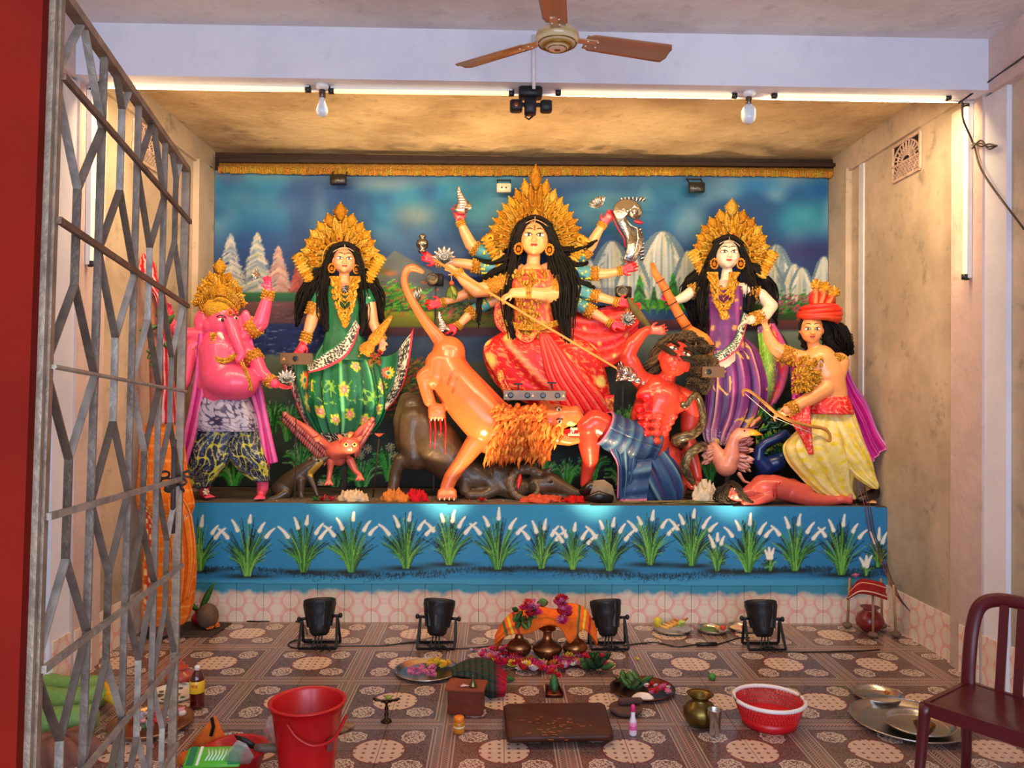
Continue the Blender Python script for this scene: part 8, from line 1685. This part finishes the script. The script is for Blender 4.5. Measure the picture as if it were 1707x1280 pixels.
# ============================================================ LEFT FOREGROUND
for i, (pts, rr, lb) in enumerate((([(48, 1150), (110, 1165), (176, 1160)], .062, 'green winter gourd at the back of the pile of three, behind the gate'), ([(60, 1182), (110, 1190), (178, 1178)], .066, 'pale end-on green winter gourd in the middle of the pile of three'), ([(40, 1226), (110, 1222), (166, 1214)], .066, 'green winter gourd at the front of the pile of three'))):
    P3 = [PZ(x, y, 0) for x, y in pts]; P3 = [Vector((p.x, p.y, rr+.09*(i == 1)*0)) for p in P3]; A = catmull([tuple(p) for p in P3], 20); m = MB((118, 160, 80)); m.tube([Vector(q) for q in A], [rr*math.sin(math.acos(min(1, abs(2*(j+.25)/19.5-1)**2.2))) if 0 < j < 19 else rr*.25 for j in range(20)], 22)
    e = tag(m.build('winter_gourd', 'petal'), lb, 'gourd', 'winter gourds'); m2 = MB((90, 80, 40)); m2.ell(Vector(A[0]), (.012, .012, .012)); m2.build('stem_scar', 'wood', e)
for i in range(4): q = PZ(176+i*4, 1158+i*7, .03); m = MB((226, 170, 30)); m.tube([q+Vector((-.06, .03, .03)), q+Vector((-.01, 0, .05+.0*i)), q+Vector((.04, -.03, .02))], [.012, .024, .010], 9, col=(230-8*i, 168, 30)); tag(m.build('yellow_banana', 'petal'), 'ripe yellow banana beside the gourds behind the gate', 'fruit', 'bananas beside the gourds')
m = MB((120, 84, 70)); c = PZ(100, 1262, 0)
R = np.random.RandomState(4); nu, nv = 50, 18; U, Vv = np.meshgrid(np.linspace(0, 2*np.pi, nu), np.linspace(0, 1, nv)); f = 1+.15*np.sin(5*U)+.1*np.sin(9*U+3*Vv); RR = np.cos(Vv*np.pi/2)**.5*f; G = np.stack([c.x+RR*np.cos(U)*.17, c.y+RR*np.sin(U)*.14, .002+np.sin(Vv*np.pi/2)*(.10+.012*np.sin(6*U))], -1); V, Fq, CC = gridmesh(G, np.ones((nv, nu, 3))*np.array(lin((132, 88, 72)))*(.8+.4*(.5+.5*np.sin(9*U+3*Vv)))[..., None])
tag(link('brown_sack', mesh_np('brown_sack', V.tolist(), Fq.tolist(), CC), 'woven'), 'crumpled brown sack in front of the gourds at the lower left', 'sack')
c, k = plate('steel_tray', 252, 1212, 66, 'wide round tray of offerings behind the gate, near the oil bottle', 'brass', (170, 130, 90), .03)
for i in range(22):
    q = c+Vector((r.uniform(-.7, .7)*k, r.uniform(-.6, .6)*k, .02)); col = r.choice([(226, 60, 100), (230, 200, 190), (200, 30, 40), (60, 90, 50), (120, 70, 50), (180, 180, 190), (240, 150, 160)]); kind = i % 3
    m = MB(col)
    if kind == 0: m.lathe([(0, 0), (.02, .001), (.024, .012), (.016, .03), (.02, .038), (0, .036)], q, 12); nm, ct, fn = 'small_cup', 'cup', 'painted_clay'
    elif kind == 1: m.box(q+Vector((0, 0, .012)), (.05, .03, .02), Matrix.Rotation(r.uniform(0, 3), 3, 'Z'), bev=.004); nm, ct, fn = 'small_packet', 'packet', 'plastic'
    else: m.ell(q+Vector((0, 0, .015)), (.026, .02, .016)); nm, ct, fn = 'betel_nut', 'nut', 'petal'
    tag(m.build(nm, fn), {'small_cup': 'tiny cup among the offerings on the round tray', 'small_packet': 'tiny packet among the offerings on the round tray', 'betel_nut': 'round nut among the offerings on the round tray'}[nm], ct, nm.replace('_', ' ')+'s on the round tray')
c, k = plate('small_tray', 292, 1160, 40, 'pale leaf-patterned plate beside the oil bottle', 'enamel', (214, 200, 180), .02); m = MB((70, 90, 60))
for i in range(16): m.ell(c+Vector((r.uniform(-.7, .7)*k, r.uniform(-.7, .7)*k, .008)), (.014, .008, .004), col=r.choice([(70, 90, 60), (90, 50, 40)]))
o_ = tag(m.build('crumbs', 'leafy'), 'dark seeds scattered on the pale patterned plate', 'seeds', kind='stuff')
for px, py, sc_, lb in ((300, 1138, 1.0, 'squat terracotta pot behind the oil bottle'), (292, 1122, .7, 'smaller terracotta lid-pot behind the squat terracotta pot')):
    c = fp(px, py); m = MB((176, 70, 50)); m.lathe([(0, 0), (.05*sc_, .002), (.085*sc_, .03), (.08*sc_, .055), (.04*sc_, .07), (.038*sc_, .082), (.05*sc_, .09), (.044*sc_, .09), (0, .08)], c, 26); tag(m.build('terracotta_pot', 'painted_clay'), lb, 'pot')
c, k = plate('steel_dish', 316, 1138, 22, 'small bright steel dish behind the oil bottle', 'steel')
# oil bottle
c = fp(328, 1180); e = empty('oil_bottle', c, 'clear oil bottle of dark red oil with a yellow label and white cap', 'bottle'); m = MB((96, 20, 12)); m.lathe([(0, 0), (.034, .001), (.038, .006), (.036, .02), (.038, .03), (.036, .045), (.038, .06), (.038, .15), (.036, .165), (.02, .195), (.014, .205), (0, .206)], c, 28); bb = m.build('bottle_body', 'liquid', e)
m = MB((240, 190, 40)); m.lathe([(.0385, .085), (.0392, .086), (.0392, .148), (.0385, .149)], c, 28); lbl = m.build('label', 'plastic', bb); m = MB((236, 230, 224)); m.lathe([(0, .203), (.015, .204), (.015, .222), (.012, .226), (0, .227)], c, 18); m.build('cap', 'plastic', e)
def text(parent, s, loc, size, col, rot=(math.pi/2, 0, 0), name='lettering', depth=.0006):
    cu = bpy.data.curves.new(name, 'FONT'); cu.body = s; cu.size = size; cu.extrude = depth; cu.align_x = 'CENTER'; cu.align_y = 'CENTER'
    o = bpy.data.objects.new(name, cu); COLL.objects.link(o); dg = bpy.context.evaluated_depsgraph_get(); me = bpy.data.meshes.new_from_object(o.evaluated_get(dg)); bpy.data.objects.remove(o)
    M = Matrix.Translation(loc) @ (rot if isinstance(rot, Matrix) else (Matrix.Rotation(rot[2], 4, 'Z') @ Matrix.Rotation(rot[0], 4, 'X'))); me.transform(M)
    at = me.color_attributes.new('Col', 'FLOAT_COLOR', 'POINT'); at.data.foreach_set('color', [x for _ in range(len(me.vertices)) for x in (*lin(col), 1)])
    return link(name, me, 'enamel', parent, False)
text(bb, 'বার', c+Vector((0, -.0405, .125)), .024, (200, 20, 30))
# red basin with cloth, packet, cleaver
c = PZ(392, 1288, 0); c = Vector((c.x, c.y, .003)); e = empty('red_basin', c, 'shallow red plastic basin in the lower left foreground', 'basin'); m = MB((196, 16, 26)); R1 = .135; m.lathe([(0, 0), (.1, .001), (.105, .006), (R1, .10), (R1+.012, .104), (R1+.010, .11), (R1-.004, .106), (.1, .012), (0, .010)], c, 44); m.build('basin_body', 'plastic', e)
m = MB((226, 110, 40)); q = PZ(345, 1236, .07); m.prism([q+Vector(v) for v in ((-.10, .02, -.045), (.11, .0, -.03), (.06, .03, .03), (.015, .05, .10), (-.03, .04, .045))], Vector((0, 1, .3)), .012); fg = tag(m.build('orange_cloth', 'woven'), 'peaked orange cloth with black bands at the back of the red basin', 'cloth'); m = MB((24, 20, 18))
m.tube([q+Vector((.008, .035, .098)), q+Vector((.022, .02, .06)), q+Vector((.012, .015, .02))], .008, 6); m.build('black_band', 'woven', fg)
m = MB((226, 110, 40)); q = PZ(308, 1268, .03); m.prism([q+Vector(v) for v in ((-.05, 0, -.02), (.07, .0, -.02), (.03, .02, .03), (-.03, .02, .02))], Vector((0, 1, .2)), .02); tag(m.build('orange_cloth', 'woven'), 'small orange cloth end left of the green packet', 'cloth')
pk = empty('green_packet', PZ(356, 1260, .11), 'flat green and white printed packet lying across the red basin', 'packet'); q = PZ(357, 1262, .125); Rr = Matrix.Rotation(.06, 3, 'Z') @ Matrix.Rotation(.5, 3, 'X')
m = MB((90, 190, 50)); m.box(q, (.24, .10, .022), Rr, bev=.008); m.build('packet_body', 'plastic', pk)
for sx, w, col in ((-.092, .03, (20, 120, 70)), (.09, .045, (16, 140, 80)), (-.06, .012, (240, 240, 220))): m = MB(col); m.box(q+Rr @ Vector((sx, 0, .0115)), (w, .092, .0015), Rr); m.build('printed_band', 'plastic', pk, False)
m = MB((236, 246, 230))
for i in range(6): m.tube([q+Rr @ Vector((-.03+i*.014, -.025, .0125)), q+Rr @ Vector((-.02+i*.014, .005, .0125)), q+Rr @ Vector((-.03+i*.016, .03, .0125))], .0035, 5)
m.build('printed_swirl', 'plastic', pk)
m = MB((220, 226, 220)); q2 = PZ(396, 1262, .14); m.prism([q2+Vector(v) for v in ((-.06, 0, -.03), (.05, 0, -.03), (.07, 0, .0), (.03, .02, .045), (-.01, .02, .06), (-.05, .02, .01))], Vector((0, .4, 1)), .006); tag(m.build('plastic_bag', 'clear_plastic'), 'crumpled clear plastic bag lying on the green packet', 'bag')
kn = empty('cleaver', PZ(440, 1247, .12), 'iron blade with a thick grey wooden handle on the rim of the red basin', 'knife'); a = PZ(425, 1246, .125); b2 = PZ(466, 1247, .125); m = MB((100, 84, 70)); m.tube([a, a.lerp(b2, .3), b2, b2+Vector((.006, 0, 0))], [.016, .019, .020, .012], 14); m.build('handle', 'wood', kn); m = MB((40, 32, 30)); m.prism([a+Vector(v) for v in ((.01, 0, .008), (-.05, .01, .04), (-.10, .02, .045), (-.07, .01, .01), (0, 0, -.01))], Vector((0, 1, .2)), .006); m.build('blade', 'black_metal', kn)
m = MB((226, 214, 220)); q = PZ(452, 1208, .16); m.prism([q+Vector(v) for v in ((-.05, 0, -.12), (.035, 0, -.10), (.05, 0, .03), (.02, .01, .05), (-.02, .01, .03), (-.035, .01, -.02))], Vector((0, 1, 0)), .008); tag(m.build('plastic_bag', 'clear_plastic'), 'clear plastic bag standing between the red basin and the red bucket', 'bag')
# ============================================================ MAROON CHAIR
cc = Vector((2.07, 3.15, 0)); fw = Vector((-.81, -.58, 0)).normalized(); rt = Vector((fw.y, -fw.x, 0)); rt = Vector((.58, -.81, 0)).normalized()
M = Matrix((rt, fw, Vector((0, 0, 1)))).transposed(); e = empty('plastic_chair', cc, 'maroon plastic armless chair at the right edge of the frame', 'chair'); MR = (84, 16, 24)
def cp(x, y, z): return cc+M @ Vector((x, y, z))
def seatm():
    n = 20; G = np.zeros((n, n, 3)); 
    for j in range(n):
        for i in range(n):
            u = i/(n-1)*2-1; v = j/(n-1)*2-1; hw = .215-.015*(v < 0)*(-v); p = cp(u*hw*(1-.06*v*v), v*.205*(1-.05*u*u), .452-.014*math.exp(-(u*u+v*v)*1.5)-.012*max(0, v)**4); G[j, i] = tuple(p)
    V, Fq, CC = gridmesh(G, np.ones((n, n, 3))*np.array(lin(MR)), .012); return link('seat', mesh_np('seat', V.tolist(), Fq.tolist(), CC), 'plastic', e)
seatm()
for sx in (-1, 1):
    m = MB(MR); m.bar(cp(sx*.20, -.19, .425), cp(sx*.20, .19, .425), .02, .055); m.build('side_apron', 'plastic', e, False)
    for y0, y1 in ((.19, .215), (-.19, -.225)):
        m = MB(MR); m.tube([cp(sx*.198, y0, .44), cp(sx*.205, y0, .40), cp(sx*.215, y1, .15), cp(sx*.222, y1*1.03, .0)], [.026, .024, .020, .020], 10); m.build('leg', 'plastic', e)
m = MB(MR); m.bar(cp(-.2, .195, .425), cp(.2, .195, .425), .02, .055); m.build('front_apron', 'plastic', e, False); m = MB(MR); m.bar(cp(-.2, -.195, .425), cp(.2, -.195, .425), .02, .055); m.build('rear_apron', 'plastic', e, False)
m = MB(MR); bk = [cp(*q) for q in ((-.195, -.19, .44), (-.195, -.20, .55), (-.19, -.225, .70), (-.165, -.24, .79), (-.10, -.25, .828), (0, -.25, .835), (.10, -.25, .828), (.165, -.24, .79), (.19, -.225, .70), (.195, -.20, .55), (.195, -.19, .44))]; A = catmull([tuple(q) for q in bk], 60); m.tube([Vector(q) for q in A], .03, 12, flat=.6, up=fw); m.build('back_frame', 'plastic', e)
for k in (-1, 0, 1): m = MB(MR); m.bar(cp(k*.07, -.195, .45), cp(k*.07, -.245, .82), .035, .012, up=fw); m.build('back_slat', 'plastic', e, False)
m = MB((190, 160, 150))
for i in range(4): m.bar(cp(-.214, .06-.012*i, .43), cp(-.214, .052-.012*i, .438), .003, .003)
m.build('stamped_mark', 'plastic', e, False)
# ============================================================ CEILING FAN, BULBS, LAMPS ON THE BEAM
c = P(929, 64, 3.62); e = empty('ceiling_fan', c, 'beige three bladed ceiling fan with a brass ringed hub', 'fan'); m = MB((200, 176, 140)); m.lathe([(0, -.055), (.03, -.054), (.05, -.048), (.055, -.042), (.075, -.036), (.08, -.03), (.098, -.02), (.104, 0), (.1, .02), (.07, .045), (.03, .06), (.02, .08), (0, .09)], c, 40, cols=[(220, 200, 170)]*3+[(170, 130, 60)]*2+[(210, 190, 150)]*2+[(180, 150, 90)]+[(210, 190, 160)]*5); m.build('hub', 'enamel', e)
for z, rr in ((-.040, .066), (-.026, .09), (-.05, .045)): m = MB((160, 120, 50)); m.tube([c+Vector((rr*math.cos(a), rr*math.sin(a), z)) for a in np.linspace(0, 2*math.pi, 33)], .003, 6, cap=False); m.build('brass_ring', 'brass', e)
m = MB((120, 50, 30)); m.ell(c+Vector((.0, .0, -.056)), (.016, .010, .003)); m.build('emblem', 'enamel', e); m = MB((210, 196, 170)); m.tube([c+Vector((0, 0, .07)), (c.x, c.y, ZC+.02)], .011, 10); m.build('down_rod', 'enamel', e); m = MB((220, 210, 190)); m.lathe([(.0, -.08), (.03, -.078), (.055, -.02), (.06, 0), (0, 0)], (c.x, c.y, ZC+.018), 20); m.build('canopy', 'enamel', e)
for ang in (math.radians(144), math.radians(15), math.radians(262)):
    d = Vector((math.cos(ang), math.sin(ang), 0)); x = Vector((-d.y, d.x, 0)); G = np.zeros((9, 30, 3))
    for i in range(30):
        t = i/29; w = .055+.012*t if t > .06 else .045; 
        if t > .95: w *= math.sqrt(max(.05, 1-((t-.95)/.05)**2*.8))
        for j in range(9): v = j/8*2-1; G[j, i] = tuple(c+d*(.14+.44*t)+x*(v*w)+Vector((0, 0, .0+-v*w*.22+.004*(1-v*v))))
    V, Fq, CC = gridmesh(G, np.ones((9, 30, 3))*np.array(lin((168, 116, 84))), .004); bl = link('blade', mesh_np('blade', V.tolist(), Fq.tolist(), CC), 'enamel', e)
    m = MB((190, 150, 110)); m.bar(c+d*.08+Vector((0, 0, .004)), c+d*.2+Vector((0, 0, .004)), .045, .006); m.build('blade_iron', 'enamel', bl, False)
    for k in (.15, .2): 
        for s in (-.015, .02): m = MB((240, 226, 200)); m.ell(c+d*k+x*s+Vector((0, 0, -.004-s*.22)), (.005, .005, .003)); m.build('screw', 'enamel', bl)
def bulb(px, py, big, lb):
    c = P(px, py, 4.61); e = empty('bulb', c, lb, 'bulb'); m = MB((236, 232, 226)); top = Vector((c.x, c.y, ZB)); m.lathe([(0, 0), (.038, 0), (.04, -.015), (.03, -.03), (.0, -.032)], top, 20); m.build('ceiling_rose', 'enamel', e); m = MB((120, 100, 86)); m.lathe([(0, 0), (.017, 0), (.02, -.02), (.02, -.045), (.016, -.05), (0, -.05)], top+Vector((0, 0, -.03)), 16); m.build('holder', 'brass', e)
    k = top+Vector((0, 0, -.075)); m = MB((226, 232, 236))
    if big: m.lathe([(0, 0), (.022, -.002), (.040, -.03), (.043, -.04), (.043, -.075), (.038, -.10), (.02, -.115), (0, -.118)], k, 24)
    else: m.lathe([(0, 0), (.016, -.002), (.02, -.03), (.034, -.07), (.036, -.085), (.028, -.108), (0, -.12)], k, 24)
    m.build('glass', 'enamel', e)
bulb(537, 170, False, 'small white bulb hanging under the beam, left of the black stage light'); bulb(1248, 180, True, 'fat white bulb hanging under the beam, right of the black stage light')
c = P(884, 172, 4.61); e = empty('twin_head_light', c, 'black twin headed stage light hanging under the middle of the beam', 'lamp'); m = MB((30, 28, 30)); m.box((c.x, c.y, ZB-.03), (.14, .09, .06), bev=.008); m.build('mounting_box', 'black_metal', e)
for dx, w in ((-.085, .075), (.0, .07), (.095, .07)): m = MB((36, 34, 36)); m.box((c.x+dx, c.y, c.z-.02), (w, .07, .065 if dx else .10), bev=.008); m.build('lamp_head', 'black_metal', e)
m = MB((30, 28, 28)); m.bar((c.x-.12, c.y, c.z-.01), (c.x+.12, c.y, c.z-.01), .02, .02); m.bar((c.x, c.y, ZB-.05), (c.x, c.y, c.z+.02), .03, .03); m.build('yoke', 'black_metal', e, False); m = MB((22, 20, 20)); m.tube([(c.x-.02, c.y-.02, c.z-.06), (c.x-.03, c.y-.02, c.z-.09), (c.x-.01, c.y-.02, c.z-.105), (c.x+.015, c.y-.02, c.z-.085)], .006, 6); m.build('cord', 'plastic', e)
m = MB((160, 90, 60)); m.ell((c.x-.085, c.y-.036, c.z-.02), (.016, .004, .016)); m.build('lens', 'brass', e)
m = MB((232, 226, 226)); a = P(889, 58, YB0-.02); b2 = P(890, 148, YB0-.02); m.tube([a, b2], .010, 8); tag(m.build('conduit', 'enamel'), 'thin white conduit running down the middle of the beam', 'pipe')
m = MB((236, 228, 222)); a = P(165, 136, 4.66); b2 = P(1600, 160, 4.66); m.tube([(XL+.05, 4.675, ZB-.012), (XR-.05, 4.675, ZB-.012)], .009, 8); tag(m.build('conduit', 'enamel'), 'long white conduit along the underside of the beam', 'pipe')
# ventilation screens high on the side walls
def screen(X, y0, y1, z0, z1, lb):
    sg = -1 if X > 0 else 1; e = empty('vent_screen', (X+sg*.01, (y0+y1)/2, (z0+z1)/2), lb, 'vent'); W_ = y1-y0; H_ = z1-z0; q = lambda u, v, o=.012: Vector((X+sg*o, y0+u*W_, z0+v*H_)); up = Vector((1, 0, 0))
    m = MB((40, 32, 30)); m.box((X+sg*.004, (y0+y1)/2, (z0+z1)/2), (.006, W_, H_)); m.build('dark_backing', 'stone', e, False)
    m = MB((206, 178, 160))
    for a, b_ in (((0, 0), (1, 0)), ((0, 1), (1, 1)), ((0, 0), (0, 1)), ((1, 0), (1, 1)), ((0, .42), (1, .42))): m.bar(q(*a), q(*b_), .016, .016, up=up)
    m.build('frame', 'stone', e, False); m = MB((206, 178, 160))
    for k in range(-5, 11): 
        for s in (1, -1):
            x0 = k/10.*1.0; a0 = (x0, 0); a1 = (x0+s*.42*H_/W_, .42); t0, t1 = 0, 1
            xa, xb = a0[0], a1[0]
            if max(xa, xb) < 0 or min(xa, xb) > 1: continue
            f = lambda x: (x-xa)/(xb-xa); lo, hi = sorted((f(0), f(1))); lo = max(lo, 0); hi = min(hi, 1)
            if hi > lo: m.bar(q(xa+(xb-xa)*lo, .42*lo), q(xa+(xb-xa)*hi, .42*hi), .007, .010, up=up)
    for k in range(13): a = math.pi*k/12; m.bar(q(.5+.15*math.cos(a), .44+.13*math.sin(a)), q(.5+.48*math.cos(a), .44+.54*math.sin(a)), .008, .010, up=up)
    for R_ in (.15, .32, .48): pts = [q(.5+R_*math.cos(a), .44+R_*1.12*math.sin(a)) for a in np.linspace(0, math.pi, 17)]; m.tube(pts, .006, 5)
    m.build('grille', 'stone', e, False)
screen(XR-.0, 5.35, 5.72, 3.32, 3.58, 'pierced fan pattern vent high on the right wall'); screen(XL+.0, 5.35, 5.72, 3.32, 3.58, 'pierced fan pattern vent on the left wall, seen through the gate')
cable('loose_wire', 'black wire slanting up from the right end of the beam', [P(1598, 172, 4.55), PX(1640, 142, XR-.07), PX(1707, 94, XR-.07)], .006, cat='wire')
cable('loose_wire', 'dark twisted wire sagging from the right tube light to the frame edge', [P(1604, 170, 4.58), P(1606, 200, 4.6), PX(1622, 238, XR-.07), PX(1640, 290, XR-.07), PX(1707, 382, XR-.05)], .006, (50, 24, 22), cat='wire')
for i in range(3): cable('loose_wire', ('upper', 'middle', 'lower')[i]+' of the tangled wires beside the right tube light', [PX(1620, 236+6*i, XR-.07), PX(1635, 244-5*i, XR-.08), PX(1648, 240+4*i, XR-.07), PX(1662, 243, XR-.06)], .005, (40, 32, 32), cat='wire')
# ============================================================ OPEN METAL GATE AND RED POST
hd = (PZ(615, 709.5, CH-.001) if False else None); d = CM @ Vector(((613-853.5)/F, (640-710)/F, -1.0)); h = d.normalized()
nrm = h.cross(Vector((0, 0, 1))).normalized(); v = nrm.cross(h).normalized()*-1
if v.z < 0: v = -v
O = P(74, 611, 1.085); Wg = .80; RS = .2065
e = empty('metal_gate', Vector((O.x, O.y, 0)), 'open folding metal lattice gate with zigzag flat bars, padlock chain on its edge', 'gate')
def gp(u, w, o=0.): return O+h*(u*Wg)+v*(w*RS)+nrm*o      # u across 0..1, w in rows, 0 at the rod just above eye level
GC = (140, 126, 112); TOPR = {0: 2.9}; r = random.Random(4)
top = 2.62; bot = -7.55
for k in range(5):
    w_ = .018 if k in (0, 4) else .0115; m = MB((150, 128, 106) if k in (0, 4) else GC); m.bar(gp(k/4, bot), gp(k/4, top), .006 if k not in (0, 4) else .014, w_, up=h.cross(v)); m.build('upright_bar', 'iron_paint', e, False)
for w in (top, bot): m = MB((150, 120, 96)); m.bar(gp(0, w), gp(1, w), .014, .018, up=h.cross(v)); m.build('frame_rail', 'iron_paint', e, False)
for j in range(-7, 3):
    m = MB((116, 88, 70) if j > 0 else (166, 152, 136)); m.bar(gp(0, j, .012), gp(1, j, .012), .010, .007, up=h.cross(v)) if j != 0 else m.tube([gp(0, 0, .012), gp(1, 0, .012)], .004, 6); m.build('cross_bar', 'iron_paint', e, False)
for col in range(4):
    for j in range(-8, 4):   # short straight piece centred on row j, forked to the neighbours on rows j+-1
        if (j+col) % 2 == 0: continue
        uc = (col+.5)/4
        def seg(a, b_):
            (u0, w0), (u1, w1) = a, b_
            if w0 > w1: u0, w0, u1, w1 = u1, w1, u0, w0
            if w1 < bot or w0 > top: return
            if w0 < bot: u0 += (u1-u0)*(bot-w0)/(w1-w0); w0 = bot
            if w1 > top: u1 = u0+(u1-u0)*(top-w0)/(w1-w0); w1 = top
            m = MB(r.choice([(128, 114, 100), (180, 170, 156), (112, 96, 80)])); m.bar(gp(u0, w0), gp(u1, w1), .004, .0115, up=h.cross(v)); m.build('zigzag_bar', 'iron_paint', e, False)
        seg((uc, j-.36), (uc, j+.36))
        for s in (-1, 1): seg((uc, j+.36), (uc+s*.125, j+1)); seg((uc, j-.36), (uc+s*.125, j-1))
lk = MB((60, 50, 44)); q0 = gp(1.0, -1.03)
for i in range(11): a = q0+Vector((-.03+.008*i, -.03*math.sin(i*1.3), .02*math.sin(i*2.1))); x = Vector((random.uniform(-1, 1), random.uniform(-1, 1), random.uniform(-1, 1))).normalized(); y, z, _ = frame_from(x); lk.tube([a+(y*math.cos(t)*.012+z*math.sin(t)*.008) for t in np.linspace(0, 2*math.pi, 11)], .0028, 6, cap=False)
tag(lk.build('lock_chain', 'black_metal'), 'tangled dark chain wound round the latch of the metal gate', 'chain')
m = MB((64, 52, 46)); m.tube([gp(.93, -.55), gp(.94, -1.6)], .006, 8); m.bar(gp(.86, -1.06), gp(1.03, -1.0), .02, .012, up=nrm); m.build('latch_bolt', 'black_metal', e)
# the red post the gate hangs on
m = MB((112, 16, 2)); e1 = [gp(-.03, w)+nrm*(.006 if nrm.x > 0 else -.006) for w in (-9.2, 4.5)]; bx = []
for q in e1: bx += [q+Vector((-.004, -.02, 0)), q+Vector((-.34, -.02, 0)), q+Vector((-.34, .02, 0)), q+Vector((-.012, .02, 0))]
m.add(bx, [(3, 2, 1, 0), (4, 5, 6, 7), (0, 1, 5, 4), (1, 2, 6, 5), (2, 3, 7, 6), (3, 0, 4, 7)]); rp = m.build('trim_12', 'old_paint', smooth=False); tag(rp, kind='structure'); rp['label'] = None if False else 'red painted door post'; del rp['label']
m = MB((150, 132, 112)); m.bar(gp(-.02, -9), gp(-.02, 4.4), .008, .012, up=h.cross(v)); m.build('steel_edge', 'iron_paint', rp, False)
